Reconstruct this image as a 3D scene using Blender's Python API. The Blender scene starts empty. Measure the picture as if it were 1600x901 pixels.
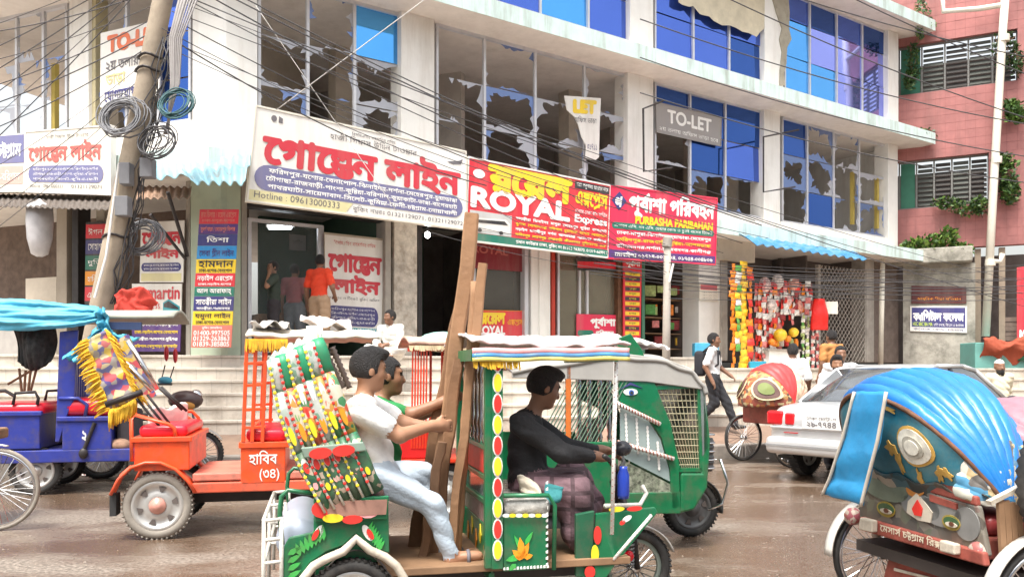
import bpy, bmesh, math, random
import numpy as np
from mathutils import Vector, Matrix, noise as mnoise
random.seed(7)
R = math.radians
sc = bpy.context.scene
C = sc.collection

# ---------------------------------------------------------------- camera
EYE, FPX, UC, VH = 1.38, 1300.0, 800.0, 580.0      # eye height, focal length in photo pixels, principal column, horizon row
cam_d = bpy.data.cameras.new('camera'); cam = bpy.data.objects.new('camera', cam_d); C.objects.link(cam)
cam.location = (0, 0, EYE); cam.rotation_euler = (R(90), 0, 0)
cam_d.sensor_width = 36; cam_d.lens = 36*FPX/1600; cam_d.shift_y = (VH-450.5)/1600
cam_d.clip_start = .05; cam_d.clip_end = 500
sc.camera = cam
# ---------------------------------------------------------------- sky, sun, exposure (overcast day)
SUN_EL, SUN_ROT = 66, 205
w = bpy.data.worlds.new('World'); sc.world = w; w.use_nodes = True
wn = w.node_tree.nodes; wl = w.node_tree.links
sky = wn.new('ShaderNodeTexSky'); sky.sky_type = 'NISHITA'; sky.sun_disc = False
sky.sun_elevation = R(SUN_EL); sky.sun_rotation = R(SUN_ROT); sky.dust_density = 6; sky.air_density = 1.6; sky.ozone_density = .6
hs = wn.new('ShaderNodeHueSaturation'); hs.inputs['Saturation'].default_value = .28
wl.new(sky.outputs[0], hs.inputs['Color']); wl.new(hs.outputs[0], wn['Background'].inputs['Color'])
wn['Background'].inputs['Strength'].default_value = .11
sd = bpy.data.lights.new('sun', 'SUN'); sd.energy = 1.5; sd.angle = R(16); sd.color = (1, .95, .88)
sun = bpy.data.objects.new('sun', sd); C.objects.link(sun)
_a, _e = R(SUN_ROT), R(SUN_EL)
_dir = Vector((math.sin(_a)*math.cos(_e), math.cos(_a)*math.cos(_e), math.sin(_e)))   # towards the sun
sun.rotation_euler = _dir.to_track_quat('Z', 'Y').to_euler()
vs = sc.view_settings; vs.view_transform = 'Standard'; vs.look = 'None'; vs.exposure = 1.58; vs.gamma = 1; vs.use_curve_mapping = False
sc.cycles.max_bounces = 6; sc.cycles.use_denoising = True

# ---------------------------------------------------------------- materials
MATS = {}
def M(key, col=(.5,.5,.5), rough=.6, metal=0., var=.12, scale=5., bump=0., dirt=0., dcol=(.10,.08,.06), dscale=2.5, coat=0., emit=0., streak=False, alpha=1., trans=0., fine=0.):
    """procedural Principled material: base colour with noise variation, dirt blotches and fine relief"""
    if key in MATS: return MATS[key]
    m = bpy.data.materials.new(key); m.use_nodes = True; nt = m.node_tree; N = nt.nodes; L = nt.links
    b = N['Principled BSDF']; MATS[key] = m
    b.inputs['Roughness'].default_value = rough; b.inputs['Metallic'].default_value = metal
    if coat: b.inputs['Coat Weight'].default_value = coat
    if trans: b.inputs['Transmission Weight'].default_value = trans
    if alpha < 1: b.inputs['Alpha'].default_value = alpha
    tc = N.new('ShaderNodeTexCoord'); src = tc.outputs['Object']
    if streak:
        mp = N.new('ShaderNodeMapping'); mp.inputs['Scale'].default_value = (1, 1, .12); L.new(src, mp.inputs[0]); ssrc = mp.outputs[0]
    else: ssrc = src
    n1 = N.new('ShaderNodeTexNoise'); n1.inputs['Scale'].default_value = scale; n1.inputs['Detail'].default_value = 5; n1.inputs['Roughness'].default_value = .65
    L.new(src, n1.inputs['Vector'])
    mr = N.new('ShaderNodeMapRange'); mr.inputs[1].default_value = .3; mr.inputs[2].default_value = .7; mr.inputs[3].default_value = 1-var; mr.inputs[4].default_value = 1+var
    L.new(n1.outputs[0], mr.inputs[0])
    mx = N.new('ShaderNodeVectorMath'); mx.operation = 'SCALE'; mx.inputs[0].default_value = col[:3]; L.new(mr.outputs[0], mx.inputs['Scale'])
    out = mx.outputs[0]
    if dirt:
        n2 = N.new('ShaderNodeTexNoise'); n2.inputs['Scale'].default_value = dscale; n2.inputs['Detail'].default_value = 8; n2.inputs['Roughness'].default_value = .7
        L.new(ssrc, n2.inputs['Vector'])
        r2 = N.new('ShaderNodeMapRange'); r2.inputs[1].default_value = .48; r2.inputs[2].default_value = .72; r2.inputs[3].default_value = 0; r2.inputs[4].default_value = dirt
        L.new(n2.outputs[0], r2.inputs[0])
        mm = N.new('ShaderNodeMix'); mm.data_type = 'RGBA'; L.new(r2.outputs[0], mm.inputs['Factor']); L.new(out, mm.inputs['A']); mm.inputs['B'].default_value = (*dcol, 1)
        out = mm.outputs['Result']
    L.new(out, b.inputs['Base Color'])
    if emit: b.inputs['Emission Color'].default_value = (*col[:3], 1); b.inputs['Emission Strength'].default_value = emit
    if bump or fine:
        bp = N.new('ShaderNodeBump'); bp.inputs['Strength'].default_value = bump or .2; bp.inputs['Distance'].default_value = .02
        n3 = N.new('ShaderNodeTexNoise'); n3.inputs['Scale'].default_value = fine or scale*4; n3.inputs['Detail'].default_value = 4; L.new(src, n3.inputs['Vector'])
        L.new(n3.outputs[0], bp.inputs['Height']); L.new(bp.outputs[0], b.inputs['Normal'])
    return m
def art(key, cols, scale=26., rough=.5, dirt=.35):
    """busy hand-painted pattern: small cells of several paint colours, then grime"""
    if key in MATS: return MATS[key]
    m = M(key, (.5,.5,.5), rough); nt = m.node_tree; N = nt.nodes; L = nt.links; b = N['Principled BSDF']; tc = N.new('ShaderNodeTexCoord')
    nz = N.new('ShaderNodeTexNoise'); nz.inputs['Scale'].default_value = 9; L.new(tc.outputs['Object'], nz.inputs['Vector'])
    mv = N.new('ShaderNodeMix'); mv.data_type = 'VECTOR'; mv.inputs['Factor'].default_value = .06; L.new(tc.outputs['Object'], mv.inputs['A']); L.new(nz.outputs['Color'], mv.inputs['B'])
    vo = N.new('ShaderNodeTexVoronoi'); vo.inputs['Scale'].default_value = scale; L.new(mv.outputs['Result'], vo.inputs['Vector'])
    sp = N.new('ShaderNodeSeparateColor'); L.new(vo.outputs['Color'], sp.inputs[0])
    cr = N.new('ShaderNodeValToRGB'); cr.color_ramp.interpolation = 'CONSTANT'; E = cr.color_ramp.elements
    for i, c in enumerate(cols):
        e = E[i] if i < 2 else E.new(i/len(cols))
        e.position = i/len(cols); e.color = (*c, 1)
    L.new(sp.outputs[0], cr.inputs[0])
    n2 = N.new('ShaderNodeTexNoise'); n2.inputs['Scale'].default_value = 6; n2.inputs['Detail'].default_value = 7; L.new(tc.outputs['Object'], n2.inputs['Vector'])
    r2 = N.new('ShaderNodeMapRange'); r2.inputs[1].default_value = .42; r2.inputs[2].default_value = .7; r2.inputs[4].default_value = dirt; L.new(n2.outputs[0], r2.inputs[0])
    mm = N.new('ShaderNodeMix'); mm.data_type = 'RGBA'; L.new(r2.outputs[0], mm.inputs['Factor']); L.new(cr.outputs[0], mm.inputs['A']); mm.inputs['B'].default_value = (.20,.16,.11,1); L.new(mm.outputs['Result'], b.inputs['Base Color'])
    return m
def paint(key, col=(.5,.5,.5), rough=.35, **k): return M(key, col, rough, **{**dict(var=.16, scale=4., dirt=.65, dcol=(.13,.10,.075), dscale=6., bump=.10), **k})
def cloth(key, col=(.5,.5,.5), **k): return M(key, col, **{**dict(rough=.85, var=.14, scale=7., bump=.25, fine=60.), **k})

# ---------------------------------------------------------------- things, parts
INV = {}
def thing(name, label, cat, loc=(0,0,0), yaw=0, group=None, local=False):
    o = bpy.data.objects.new(name, None); C.objects.link(o); o.empty_display_size = .2
    o.location = loc; o.rotation_euler = (0, 0, yaw); tag(o, label, cat, group)
    INV[o.name] = None if local else (Matrix.Translation(loc) @ Matrix.Rotation(yaw, 4, 'Z')).inverted()
    return o
def tag(o, label=None, cat=None, group=None, kind=None):
    if label: o['label'] = label
    if cat: o['category'] = cat
    if group: o['group'] = group
    if kind: o['kind'] = kind
    return o
def attach(o, parent):
    o.parent = parent
    iv = INV.get(parent.name)
    if iv is not None: o.matrix_parent_inverse = iv; INV[o.name] = Matrix.Identity(4)

class MB:
    """collects shapes; build() links them as one mesh object"""
    def __init__(s): s.v = []; s.f = []; s.mi = []; s.cur = 0
    def m(s, i): s.cur = i; return s
    def add(s, vs, fs):
        k = len(s.v); s.v += [tuple(p) for p in vs]
        for f in fs: s.f.append([k+i for i in f]); s.mi.append(s.cur)
        return s
    def hexa(s, p): # 8 corners: bottom loop 0-3, top loop 4-7
        return s.add(p, [(3,2,1,0),(4,5,6,7),(0,1,5,4),(1,2,6,5),(2,3,7,6),(3,0,4,7)])
    def box(s, x0, x1, y0, y1, z0, z1):
        return s.hexa([(x0,y0,z0),(x1,y0,z0),(x1,y1,z0),(x0,y1,z0),(x0,y0,z1),(x1,y0,z1),(x1,y1,z1),(x0,y1,z1)])
    def bar(s, a, b, w, h=None, up=(0,0,1)): # rectangular bar from a to b
        a = Vector(a); b = Vector(b); d = (b-a).normalized(); h = h or w
        u = Vector(up)
        if abs(d.dot(u)) > .98: u = Vector((1,0,0))
        r = d.cross(u).normalized()*w/2; t = r.cross(d).normalized()*h/2
        return s.hexa([a-r-t, a+r-t, b+r-t, b-r-t, a-r+t, a+r+t, b+r+t, b-r+t])
    def tube(s, pts, r, n=8, r1=None, closed=False, cap=True):
        pts = [Vector(p) for p in pts]; N_ = len(pts); k = len(s.v); up = None
        for i, p in enumerate(pts):
            if closed: d = pts[(i+1) % N_]-pts[i-1]
            else: d = pts[min(i+1, N_-1)]-pts[max(i-1, 0)]
            d = d.normalized() if d.length > 1e-9 else Vector((0,0,1))
            if up is None:
                up = Vector((0,0,1)) if abs(d.z) < .9 else Vector((1,0,0))
            x = d.cross(up)
            x = x.normalized() if x.length > 1e-6 else d.orthogonal().normalized()
            up = x.cross(d).normalized()
            rr = r if r1 is None else r+(r1-r)*i/max(N_-1, 1)
            if isinstance(r, (list, tuple)): rr = r[i]
            for j in range(n):
                t = 2*math.pi*j/n; s.v.append(tuple(p+x*math.cos(t)*rr+up*math.sin(t)*rr))
        for i in range(N_ if closed else N_-1):
            a = k+i*n; b = k+((i+1) % N_)*n
            for j in range(n): s.f.append([a+j, a+(j+1) % n, b+(j+1) % n, b+j]); s.mi.append(s.cur)
        if cap and not closed:
            s.f.append([k+j for j in range(n)][::-1]); s.mi.append(s.cur); s.f.append([k+(N_-1)*n+j for j in range(n)]); s.mi.append(s.cur)
        return s
    def lathe(s, prof, c, axis, n=24): # prof: (radius, offset along axis)
        c = Vector(c); ax = Vector(axis).normalized(); x = ax.orthogonal().normalized(); y = ax.cross(x); k = len(s.v); P_ = len(prof)
        for j in range(n):
            t = 2*math.pi*j/n; d = x*math.cos(t)+y*math.sin(t)
            for r, o in prof: s.v.append(tuple(c+d*r+ax*o))
        for j in range(n):
            for i in range(P_-1):
                a = k+j*P_+i; b = k+((j+1) % n)*P_+i; s.f.append([a, b, b+1, a+1]); s.mi.append(s.cur)
        return s
    def prism(s, pts, ext): # planar polygon extruded by a vector
        e = Vector(ext); pts = [Vector(p) for p in pts]; n = len(pts); k = len(s.v)
        s.v += [tuple(p) for p in pts]+[tuple(p+e) for p in pts]
        nrm = Vector((0,0,0))
        for i in range(n): nrm += pts[i].cross(pts[(i+1) % n])
        fl = nrm.dot(e) > 0
        A = list(range(k, k+n)); B = list(range(k+n, k+2*n))
        s.f.append(A[::-1] if fl else A); s.mi.append(s.cur); s.f.append(B if fl else B[::-1]); s.mi.append(s.cur)
        for i in range(n):
            j = (i+1) % n; q = [A[i], A[j], B[j], B[i]]; s.f.append(q if fl else q[::-1]); s.mi.append(s.cur)
        return s
    def grid(s, fn, nu, nv, wrapu=False):
        k = len(s.v)
        for i in range(nu+1):
            for j in range(nv+1): s.v.append(tuple(fn(i/nu, j/nv)))
        for i in range(nu):
            for j in range(nv):
                a = k+i*(nv+1)+j; s.f.append([a, a+nv+1, a+nv+2, a+1]); s.mi.append(s.cur)
        return s
    def ell(s, c, r, n=12, m_=8, ax=None):
        c = Vector(c); k = len(s.v)
        def p(i, j):
            th = math.pi*j/m_; ph = 2*math.pi*i/n; q = Vector((r[0]*math.sin(th)*math.cos(ph), r[1]*math.sin(th)*math.sin(ph), r[2]*math.cos(th)))
            return c+(ax @ q if ax else q)
        return s.grid(lambda a, b: p(a*n, b*m_), n, m_)
    def crumple(s, amp, freq): # cloth creases: ridged noise displacement
        out = []
        for p in s.v:
            q = Vector(p)*freq; d = mnoise.noise_vector(q)*.6; r_ = 1-abs(mnoise.noise(q*1.7+Vector((3,1,7))))*2; e = mnoise.noise_vector(q*3.1)*.3
            out.append(tuple(Vector(p)+(d+e+Vector((0,-.3,.5))*r_)*amp))
        s.v = out; return s
    def build(s, name, mats, parent=None, smooth=False, bevel=0., solid=0., kind=None, label=None):
        me = bpy.data.meshes.new(name); me.from_pydata(s.v, [], s.f)
        if not isinstance(mats, (list, tuple)): mats = [mats]
        for m in mats: me.materials.append(m)
        if len(mats) > 1: me.polygons.foreach_set('material_index', s.mi)
        if smooth: me.polygons.foreach_set('use_smooth', [True]*len(me.polygons))
        me.update()
        o = bpy.data.objects.new(name, me); C.objects.link(o)
        if parent is not None: attach(o, parent)
        if solid: q = o.modifiers.new('solid', 'SOLIDIFY'); q.thickness = solid; q.offset = 0
        if bevel: q = o.modifiers.new('bevel', 'BEVEL'); q.width = bevel; q.segments = 2; q.limit_method = 'ANGLE'; q.angle_limit = R(40)
        if kind: o['kind'] = kind
        if label: o['label'] = label
        return o
def dup(o, parent=None):
    c = o.copy(); C.objects.link(c); c.parent = parent; return c
def P(u, v, Y): return Vector(((u-UC)*Y/FPX, Y, EYE+(VH-v)*Y/FPX))
def sag(a, b, s, n=14):
    a = Vector(a); b = Vector(b)
    return [a.lerp(b, i/n)-Vector((0, 0, s*4*(i/n)*(1-i/n))) for i in range(n+1)]
class Plane:
    """vertical plane: origin, direction along it; n points to the street"""
    def __init__(s, o, d, n=None):
        s.o = Vector((o[0], o[1], 0)); s.d = Vector((d[0], d[1], 0)).normalized(); s.n = Vector((s.d.y, -s.d.x, 0))
        if s.n.y > 0: s.n = -s.n
    def s_u(s, u, off=0):
        k = (u-UC)/FPX; o = s.o+s.n*off
        return (k*o.y-o.x)/(s.d.x-k*s.d.y)
    def pt(s, a, z, off=0): p = s.o+s.d*a+s.n*off; return Vector((p.x, p.y, z))
    def q(s, u, v, off=0):
        p = s.pt(s.s_u(u, off), 0, off); return Vector((p.x, p.y, EYE+(VH-v)*p.y/FPX))
    def box(s, mb, a0, a1, z0, z1, o0, o1):
        if a0 > a1: a0, a1 = a1, a0
        c = [s.pt(a0,z0,o0), s.pt(a1,z0,o0), s.pt(a1,z0,o1), s.pt(a0,z0,o1)]; t = [Vector((p.x,p.y,z1)) for p in c]
        e1 = c[1]-c[0]; e2 = c[3]-c[0]
        if e1.x*e2.y-e1.y*e2.x < 0: c = c[::-1]; t = t[::-1]
        return mb.hexa(c+t)
    def ubox(s, mb, u0, u1, z0, z1, o0, o1): return s.box(mb, s.s_u(u0, o1), s.s_u(u1, o1), z0, z1, o0, o1)

# ---------------------------------------------------------------- lettering: glyph outlines -> filled mesh
GL = {}
def _curve(txt):
    cu = bpy.data.curves.new('glyph', 'FONT'); cu.body = txt; cu.size = 1; cu.resolution_u = 4
    o = bpy.data.objects.new('glyph', cu); C.objects.link(o)
    bpy.context.view_layer.update(); dg = bpy.context.evaluated_depsgraph_get()
    c2 = o.evaluated_get(dg).to_curve(dg); res = []
    for sp in c2.splines:
        pts = []
        if sp.type == 'BEZIER':
            bp = sp.bezier_points; n = len(bp)
            for i in range(n):
                p0, h0, h1, p1 = bp[i].co, bp[i].handle_right, bp[(i+1) % n].handle_left, bp[(i+1) % n].co
                for k in range(5):
                    t = k/5; pts.append((p0*(1-t)**3+h0*3*t*(1-t)**2+h1*3*t*t*(1-t)+p1*t**3)[:2])
        else: pts = [p.co[:2] for p in sp.points]
        if len(pts) > 2: res.append(np.array(pts))
    o.to_curve_clear() if hasattr(o, 'to_curve_clear') else None
    bpy.data.objects.remove(o); bpy.data.curves.remove(cu)
    return res
def glyph(t):
    if t not in GL:
        if t == ' ': GL[t] = ([], .28)
        else:
            c = _curve(t+'|'); b = GL.setdefault('_bar', _curve('|'))
            GL[t] = (c[:-1], float(c[-1][:, 0].min()-b[0][:, 0].min()))
    return GL[t]
PRE = 'িেৈ'; VOW = 'ািীুূৃেৈোৌ'; HAS = '্'
def layout(txt):
    """Bengali visual order: pre-base vowels first, conjuncts stacked; returns contours, width"""
    for a_, b_ in (('\u09af\u09bc', '\u09df'), ('\u09a1\u09bc', '\u09dc'), ('\u09a2\u09bc', '\u09dd')): txt = txt.replace(a_, b_)
    cons = lambda c: 'ক' <= c <= 'হ' or c in '\u09dc\u09dd\u09df\u09ce'
    out = []; x = 0.; i = 0
    def put(g, sx=1., sy=1., dx=0., dy=0., adv=True):
        nonlocal x
        cs, a = glyph(g)
        for c in cs: out.append(c*np.array([sx, sy])+np.array([x+dx, dy]))
        if adv: x += a*sx
    while i < len(txt):
        ch = txt[i]
        if not cons(ch): put(ch); i += 1; continue
        cl = [ch]; i += 1
        while i+1 < len(txt) and txt[i] == HAS and cons(txt[i+1]): cl.append(txt[i+1]); i += 2
        vw = ''
        if i < len(txt) and txt[i] in VOW: vw = txt[i]; i += 1
        if vw in ('ে','ৈ','ি') and vw: put(vw)
        if vw in ('ো','ৌ') and vw: put('ে')
        reph = len(cl) > 1 and cl[0] == 'র'
        if reph: cl = cl[1:]
        x0 = x
        if len(cl) == 1: put(cl[0])
        elif cl[1] == 'য': put(cl[0]); put('য', .55, .8, 0, -.05)
        elif cl[1] == 'র':
            put(cl[0]); out.append(np.array([[x0+.12,-.12],[x-.02,.10],[x-.02,.17],[x0+.12,-.04]]))
        else:
            put(cl[0], .78, .62, 0, .24, adv=False); a0 = glyph(cl[0])[1]*.78; a1 = glyph(cl[1])[1]*.78
            put(cl[1], .78, .56, .05, -.09, adv=False); x += max(a0, a1)
        if reph: out.append(np.array([[x-.30,.64],[x-.02,.86],[x+.03,.80],[x-.22,.60]]))
        if vw in ('া','ী','ু','ূ','ৃ') and vw: put(vw)
        if vw == 'ো': put('া')
        if vw == 'ৌ': put('ৗ')
    return out, x
TX = {}
def raster(txt, res=40, bold=0.):
    """filled mesh of a text line, unit em; returns verts (n,2), faces, bbox"""
    key = (txt, res, bold)
    if key in TX: return TX[key]
    cs, wd = layout(txt); allp = np.concatenate(cs); pad = .06+bold
    x0, y0 = allp.min(0)-pad; x1, y1 = allp.max(0)+pad
    S = 3; h = 1/(res*S); W_ = int((x1-x0)/h)//S*S+S; H_ = int((y1-y0)/h)//S*S+S
    wind = np.zeros((H_, W_+1), np.int16)
    for c in cs:   # non-zero winding by scanline crossings
        a = c; b = np.roll(c, -1, 0)
        for (ax, ay), (bx, by) in zip(a, b):
            if ay == by: continue
            sg = 1 if by > ay else -1; lo, hi = (ay, by) if by > ay else (by, ay)
            j0 = max(int(math.ceil((lo-y0)/h-.5)), 0); j1 = min(int(math.ceil((hi-y0)/h-.5)), H_)
            if j1 <= j0: continue
            j = np.arange(j0, j1); yy = y0+(j+.5)*h; xx = ax+(yy-ay)*(bx-ax)/(by-ay)
            k = np.clip(np.ceil((xx-x0)/h-.5).astype(int), 0, W_); np.add.at(wind, (j, k), sg)
    bm = (np.cumsum(wind, 1)[:, :W_] != 0)
    rr = int(round(bold/h))
    if rr > 0:
        acc = bm.copy()
        for dx in range(-rr, rr+1):
            for dy in range(-rr, rr+1):
                if dx*dx+dy*dy <= rr*rr+.5 and (dx or dy): acc |= np.roll(np.roll(bm, dx, 1), dy, 0)
        bm = acc
    cov = bm.reshape(H_//S, S, W_//S, S).mean((1, 3)); g = h*S
    f = np.pad(cov, 1)-.5; ny, nx = f.shape
    vid = {}; V = []; F = []
    def vert(k, p):
        if k not in vid: vid[k] = len(V); V.append(p)
        return vid[k]
    def corner(i, j): return vert(('c', i, j), (x0+(i-.5)*g, y0+(j-.5)*g))
    def edge(i, j, i2, j2):
        a, b = f[j, i], f[j2, i2]; t = a/(a-b)
        k = ('e', i, j, i2, j2) if (i, j) < (i2, j2) else ('e', i2, j2, i, j)
        return vert(k, (x0+(i+(i2-i)*t-.5)*g, y0+(j+(j2-j)*t-.5)*g))
    ins = f > 0; full = ins[:-1, :-1] & ins[1:, :-1] & ins[:-1, 1:] & ins[1:, 1:]
    any_ = ins[:-1, :-1] | ins[1:, :-1] | ins[:-1, 1:] | ins[1:, 1:]
    for j in range(ny-1):
        i = 0; row = full[j]; ra = any_[j]
        while i < nx-1:
            if row[i]:
                k = i
                while k < nx-1 and row[k]: k += 1
                F.append([corner(i, j), corner(k, j), corner(k, j+1), corner(i, j+1)]); i = k; continue
            if ra[i]:
                q = [(i, j), (i+1, j), (i+1, j+1), (i, j+1)]; poly = []
                for a in range(4):
                    p, n_ = q[a], q[(a+1) % 4]
                    if ins[p[1], p[0]]: poly.append(corner(*p))
                    if ins[p[1], p[0]] != ins[n_[1], n_[0]]: poly.append(edge(*p, *n_))
                if len(poly) > 2: F.append(poly)
            i += 1
    V = np.array(V); TX[key] = (V, F, V.min(0), V.max(0))
    return TX[key]

class Board:
    """a flat panel given by its four corners; decals are laid on it in 0..1 coordinates (y down)"""
    def __init__(s, tl, tr, br, bl, th=.04):
        s.c = [Vector(p) for p in (tl, tr, br, bl)]; s.n = (s.c[1]-s.c[0]).cross(s.c[3]-s.c[0]).normalized()
        if s.n.y > 0: s.n = -s.n
        s.th = th
    def p(s, x, y, off=0):
        a = s.c[0].lerp(s.c[1], x); b = s.c[3].lerp(s.c[2], x); return a.lerp(b, y)+s.n*off
    def slab(s, mb, x0=0, y0=0, x1=1, y1=1, o0=None, o1=0):
        o0 = -s.th if o0 is None else o0
        return mb.hexa([s.p(x0,y1,o0), s.p(x0,y1,o1), s.p(x1,y1,o1), s.p(x1,y1,o0), s.p(x0,y0,o0), s.p(x0,y0,o1), s.p(x1,y0,o1), s.p(x1,y0,o0)])
    def poly(s, mb, pts, off, th=.003):
        mb.prism([s.p(x, y, off) for x, y in pts], s.n*th); return mb
    def pill(s, mb, x0, y0, x1, y1, off, rx=None):
        ry = (y1-y0)/2; asp = (s.c[1]-s.c[0]).length/(s.c[3]-s.c[0]).length; rx = rx or ry/asp
        pts = []
        for k in range(9): t = math.pi*(.5-k/8); pts.append((x1-rx+rx*math.cos(t), (y0+y1)/2-ry*math.sin(t)))
        for k in range(9): t = math.pi*(-.5-k/8); pts.append((x0+rx+rx*math.cos(t), (y0+y1)/2-ry*math.sin(t)))
        return s.poly(mb, pts, off)
    def disc(s, mb, x, y, rx, ry, off, n=20, a0=0, a1=360):
        return s.poly(mb, [(x+rx*math.cos(R(a0+(a1-a0)*k/n)), y+ry*math.sin(R(a0+(a1-a0)*k/n))) for k in range(n+(a1-a0 < 360))], off)
    def text(s, mb, txt, x0, y0, x1, y1, off=.009, res=22, bold=.0):
        V, F, lo, hi = raster(txt, res, bold); sx = (x1-x0)/(hi[0]-lo[0]); sy = (y1-y0)/(hi[1]-lo[1])
        mb.add([s.p(x0+(a-lo[0])*sx, y1-(b-lo[1])*sy, off) for a, b in V], F); return mb

# ---------------------------------------------------------------- bodies: smooth union of tapered capsules, meshed as one surface
class SDF:
    def __init__(s, h): s.h = h; s.pr = []
    def cone(s, a, b, ra, rb, lab, k=.03): s.pr.append(('c', np.array(a, float), np.array(b, float), ra, rb, lab, k)); return s
    def ell(s, c, r, lab, ax=None, k=.03): s.pr.append(('e', np.array(c, float), np.array(r, float), None if ax is None else np.array(ax, float), None, lab, k)); return s
    def mesh(s, post=None):
        lo = np.full(3, 1e9); hi = -lo
        for p in s.pr:
            if p[0] == 'c':
                r = max(p[3], p[4]); lo = np.minimum(lo, np.minimum(p[1], p[2])-r); hi = np.maximum(hi, np.maximum(p[1], p[2])+r)
            else: lo = np.minimum(lo, p[1]-p[2].max()); hi = np.maximum(hi, p[1]+p[2].max())
        h = s.h; lo = lo-4*h; n = np.ceil((hi-lo)/h).astype(int)+5
        D = np.full(n, 1., np.float32); Lb = np.zeros(n, np.int8); best = np.full(n, 1., np.float32)
        for p in s.pr:
            if p[0] == 'c': r = max(p[3], p[4]); a0 = np.minimum(p[1], p[2])-r; b0 = np.maximum(p[1], p[2])+r
            else: a0 = p[1]-p[2].max(); b0 = p[1]+p[2].max()
            mg = p[6]+3*h
            i0 = np.clip(((a0-mg-lo)/h).astype(int), 0, n); i1 = np.clip(((b0+mg-lo)/h).astype(int)+2, 0, n)
            X = lo[0]+h*np.arange(i0[0], i1[0])[:, None, None]; Y = lo[1]+h*np.arange(i0[1], i1[1])[None, :, None]; Z = lo[2]+h*np.arange(i0[2], i1[2])[None, None, :]
            if p[0] == 'c':
                ab = p[2]-p[1]; dx, dy, dz = X-p[1][0], Y-p[1][1], Z-p[1][2]
                t = np.clip((dx*ab[0]+dy*ab[1]+dz*ab[2])/max(ab @ ab, 1e-9), 0, 1)
                d = np.sqrt((dx-t*ab[0])**2+(dy-t*ab[1])**2+(dz-t*ab[2])**2)-(p[3]+(p[4]-p[3])*t)
            else:
                dx, dy, dz = X-p[1][0], Y-p[1][1], Z-p[1][2]; A = np.eye(3) if p[3] is None else p[3]
                q = [dx*A[k][0]+dy*A[k][1]+dz*A[k][2] for k in range(3)]
                k0 = np.sqrt(sum((q[k]/p[2][k])**2 for k in range(3))); k1 = np.sqrt(sum((q[k]/p[2][k]**2)**2 for k in range(3)))
                d = k0*(k0-1)/np.maximum(k1, 1e-6)
            sl = tuple(slice(i0[k], i1[k]) for k in range(3)); cur = D[sl]; kk = p[6]
            hh = np.maximum(kk-np.abs(cur-d), 0)/kk; D[sl] = np.minimum(cur, d)-hh*hh*kk/4
            up = d < best[sl]; best[sl] = np.where(up, d, best[sl]); Lb[sl] = np.where(up, p[5], Lb[sl])
        if post is not None:
            X = lo[0]+h*np.arange(n[0])[:, None, None]; Y = lo[1]+h*np.arange(n[1])[None, :, None]; Z = lo[2]+h*np.arange(n[2])[None, None, :]
            D = post(D, Lb, X, Y, Z)
        return surfnet(D, lo, h, Lb)
def surfnet(D, lo, h, Lb):
    ins = D < 0; n = np.array(D.shape)
    c8 = [(i, j, k) for i in (0, 1) for j in (0, 1) for k in (0, 1)]
    cnt = sum(ins[i:n[0]-1+i, j:n[1]-1+j, k:n[2]-1+k].astype(np.int8) for i, j, k in c8)
    act = np.argwhere((cnt > 0) & (cnt < 8)); vid = np.full(n-1, -1, np.int32); vid[tuple(act.T)] = np.arange(len(act))
    pos = np.zeros((len(act), 3)); num = np.zeros(len(act))
    val = {c: D[act[:, 0]+c[0], act[:, 1]+c[1], act[:, 2]+c[2]] for c in c8}
    for a in c8:
        for ax in range(3):
            if a[ax]: continue
            b = list(a); b[ax] = 1; b = tuple(b); va, vb = val[a], val[b]; x = (va < 0) != (vb < 0)
            t = np.where(x, va/np.where(x, va-vb, 1), 0)
            for q in range(3): pos[:, q] += np.where(x, a[q]+(t if q == ax else 0), 0)
            num += x
    V = lo+h*(act+pos/num[:, None])
    near = np.clip(np.round((V-lo)/h).astype(int), 0, n-1); lab = Lb[tuple(near.T)]
    F = []
    for ax in range(3):
        o1, o2 = [(1, 2), (2, 0), (0, 1)][ax]
        sl0 = [slice(None)]*3; sl1 = [slice(None)]*3; sl0[ax] = slice(0, -1); sl1[ax] = slice(1, None)
        e = np.argwhere(ins[tuple(sl0)] != ins[tuple(sl1)])
        e = e[(e[:, o1] > 0) & (e[:, o2] > 0)]
        def cell(d1, d2): q = e.copy(); q[:, o1] -= d1; q[:, o2] -= d2; return vid[tuple(q.T)]
        q = np.stack([cell(1, 1), cell(0, 1), cell(0, 0), cell(1, 0)], 1)
        fl = ~ins[tuple(e.T)]; q[fl] = q[fl][:, ::-1]; F.append(q)
    F = np.concatenate(F); F = F[(F >= 0).all(1)]
    return V, F, lab
def sdf_obj(name, V, F, lab, mats, parent=None, xf=None):
    me = bpy.data.meshes.new(name)
    if xf is not None: V = V @ np.array(xf.to_3x3()).T+np.array(xf.translation)
    me.vertices.add(len(V)); me.vertices.foreach_set('co', V.astype(np.float32).ravel())
    me.loops.add(F.size); me.loops.foreach_set('vertex_index', F.astype(np.int32).ravel())
    me.polygons.add(len(F)); me.polygons.foreach_set('loop_start', np.arange(0, F.size, 4, dtype=np.int32))
    for m in mats: me.materials.append(m)
    me.polygons.foreach_set('material_index', lab[F[:, 0]].astype(np.int32)); me.polygons.foreach_set('use_smooth', np.ones(len(F), bool))
    me.update(calc_edges=True); me.validate()
    o = bpy.data.objects.new(name, me); C.objects.link(o)
    if parent is not None: attach(o, parent)
    return o
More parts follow.
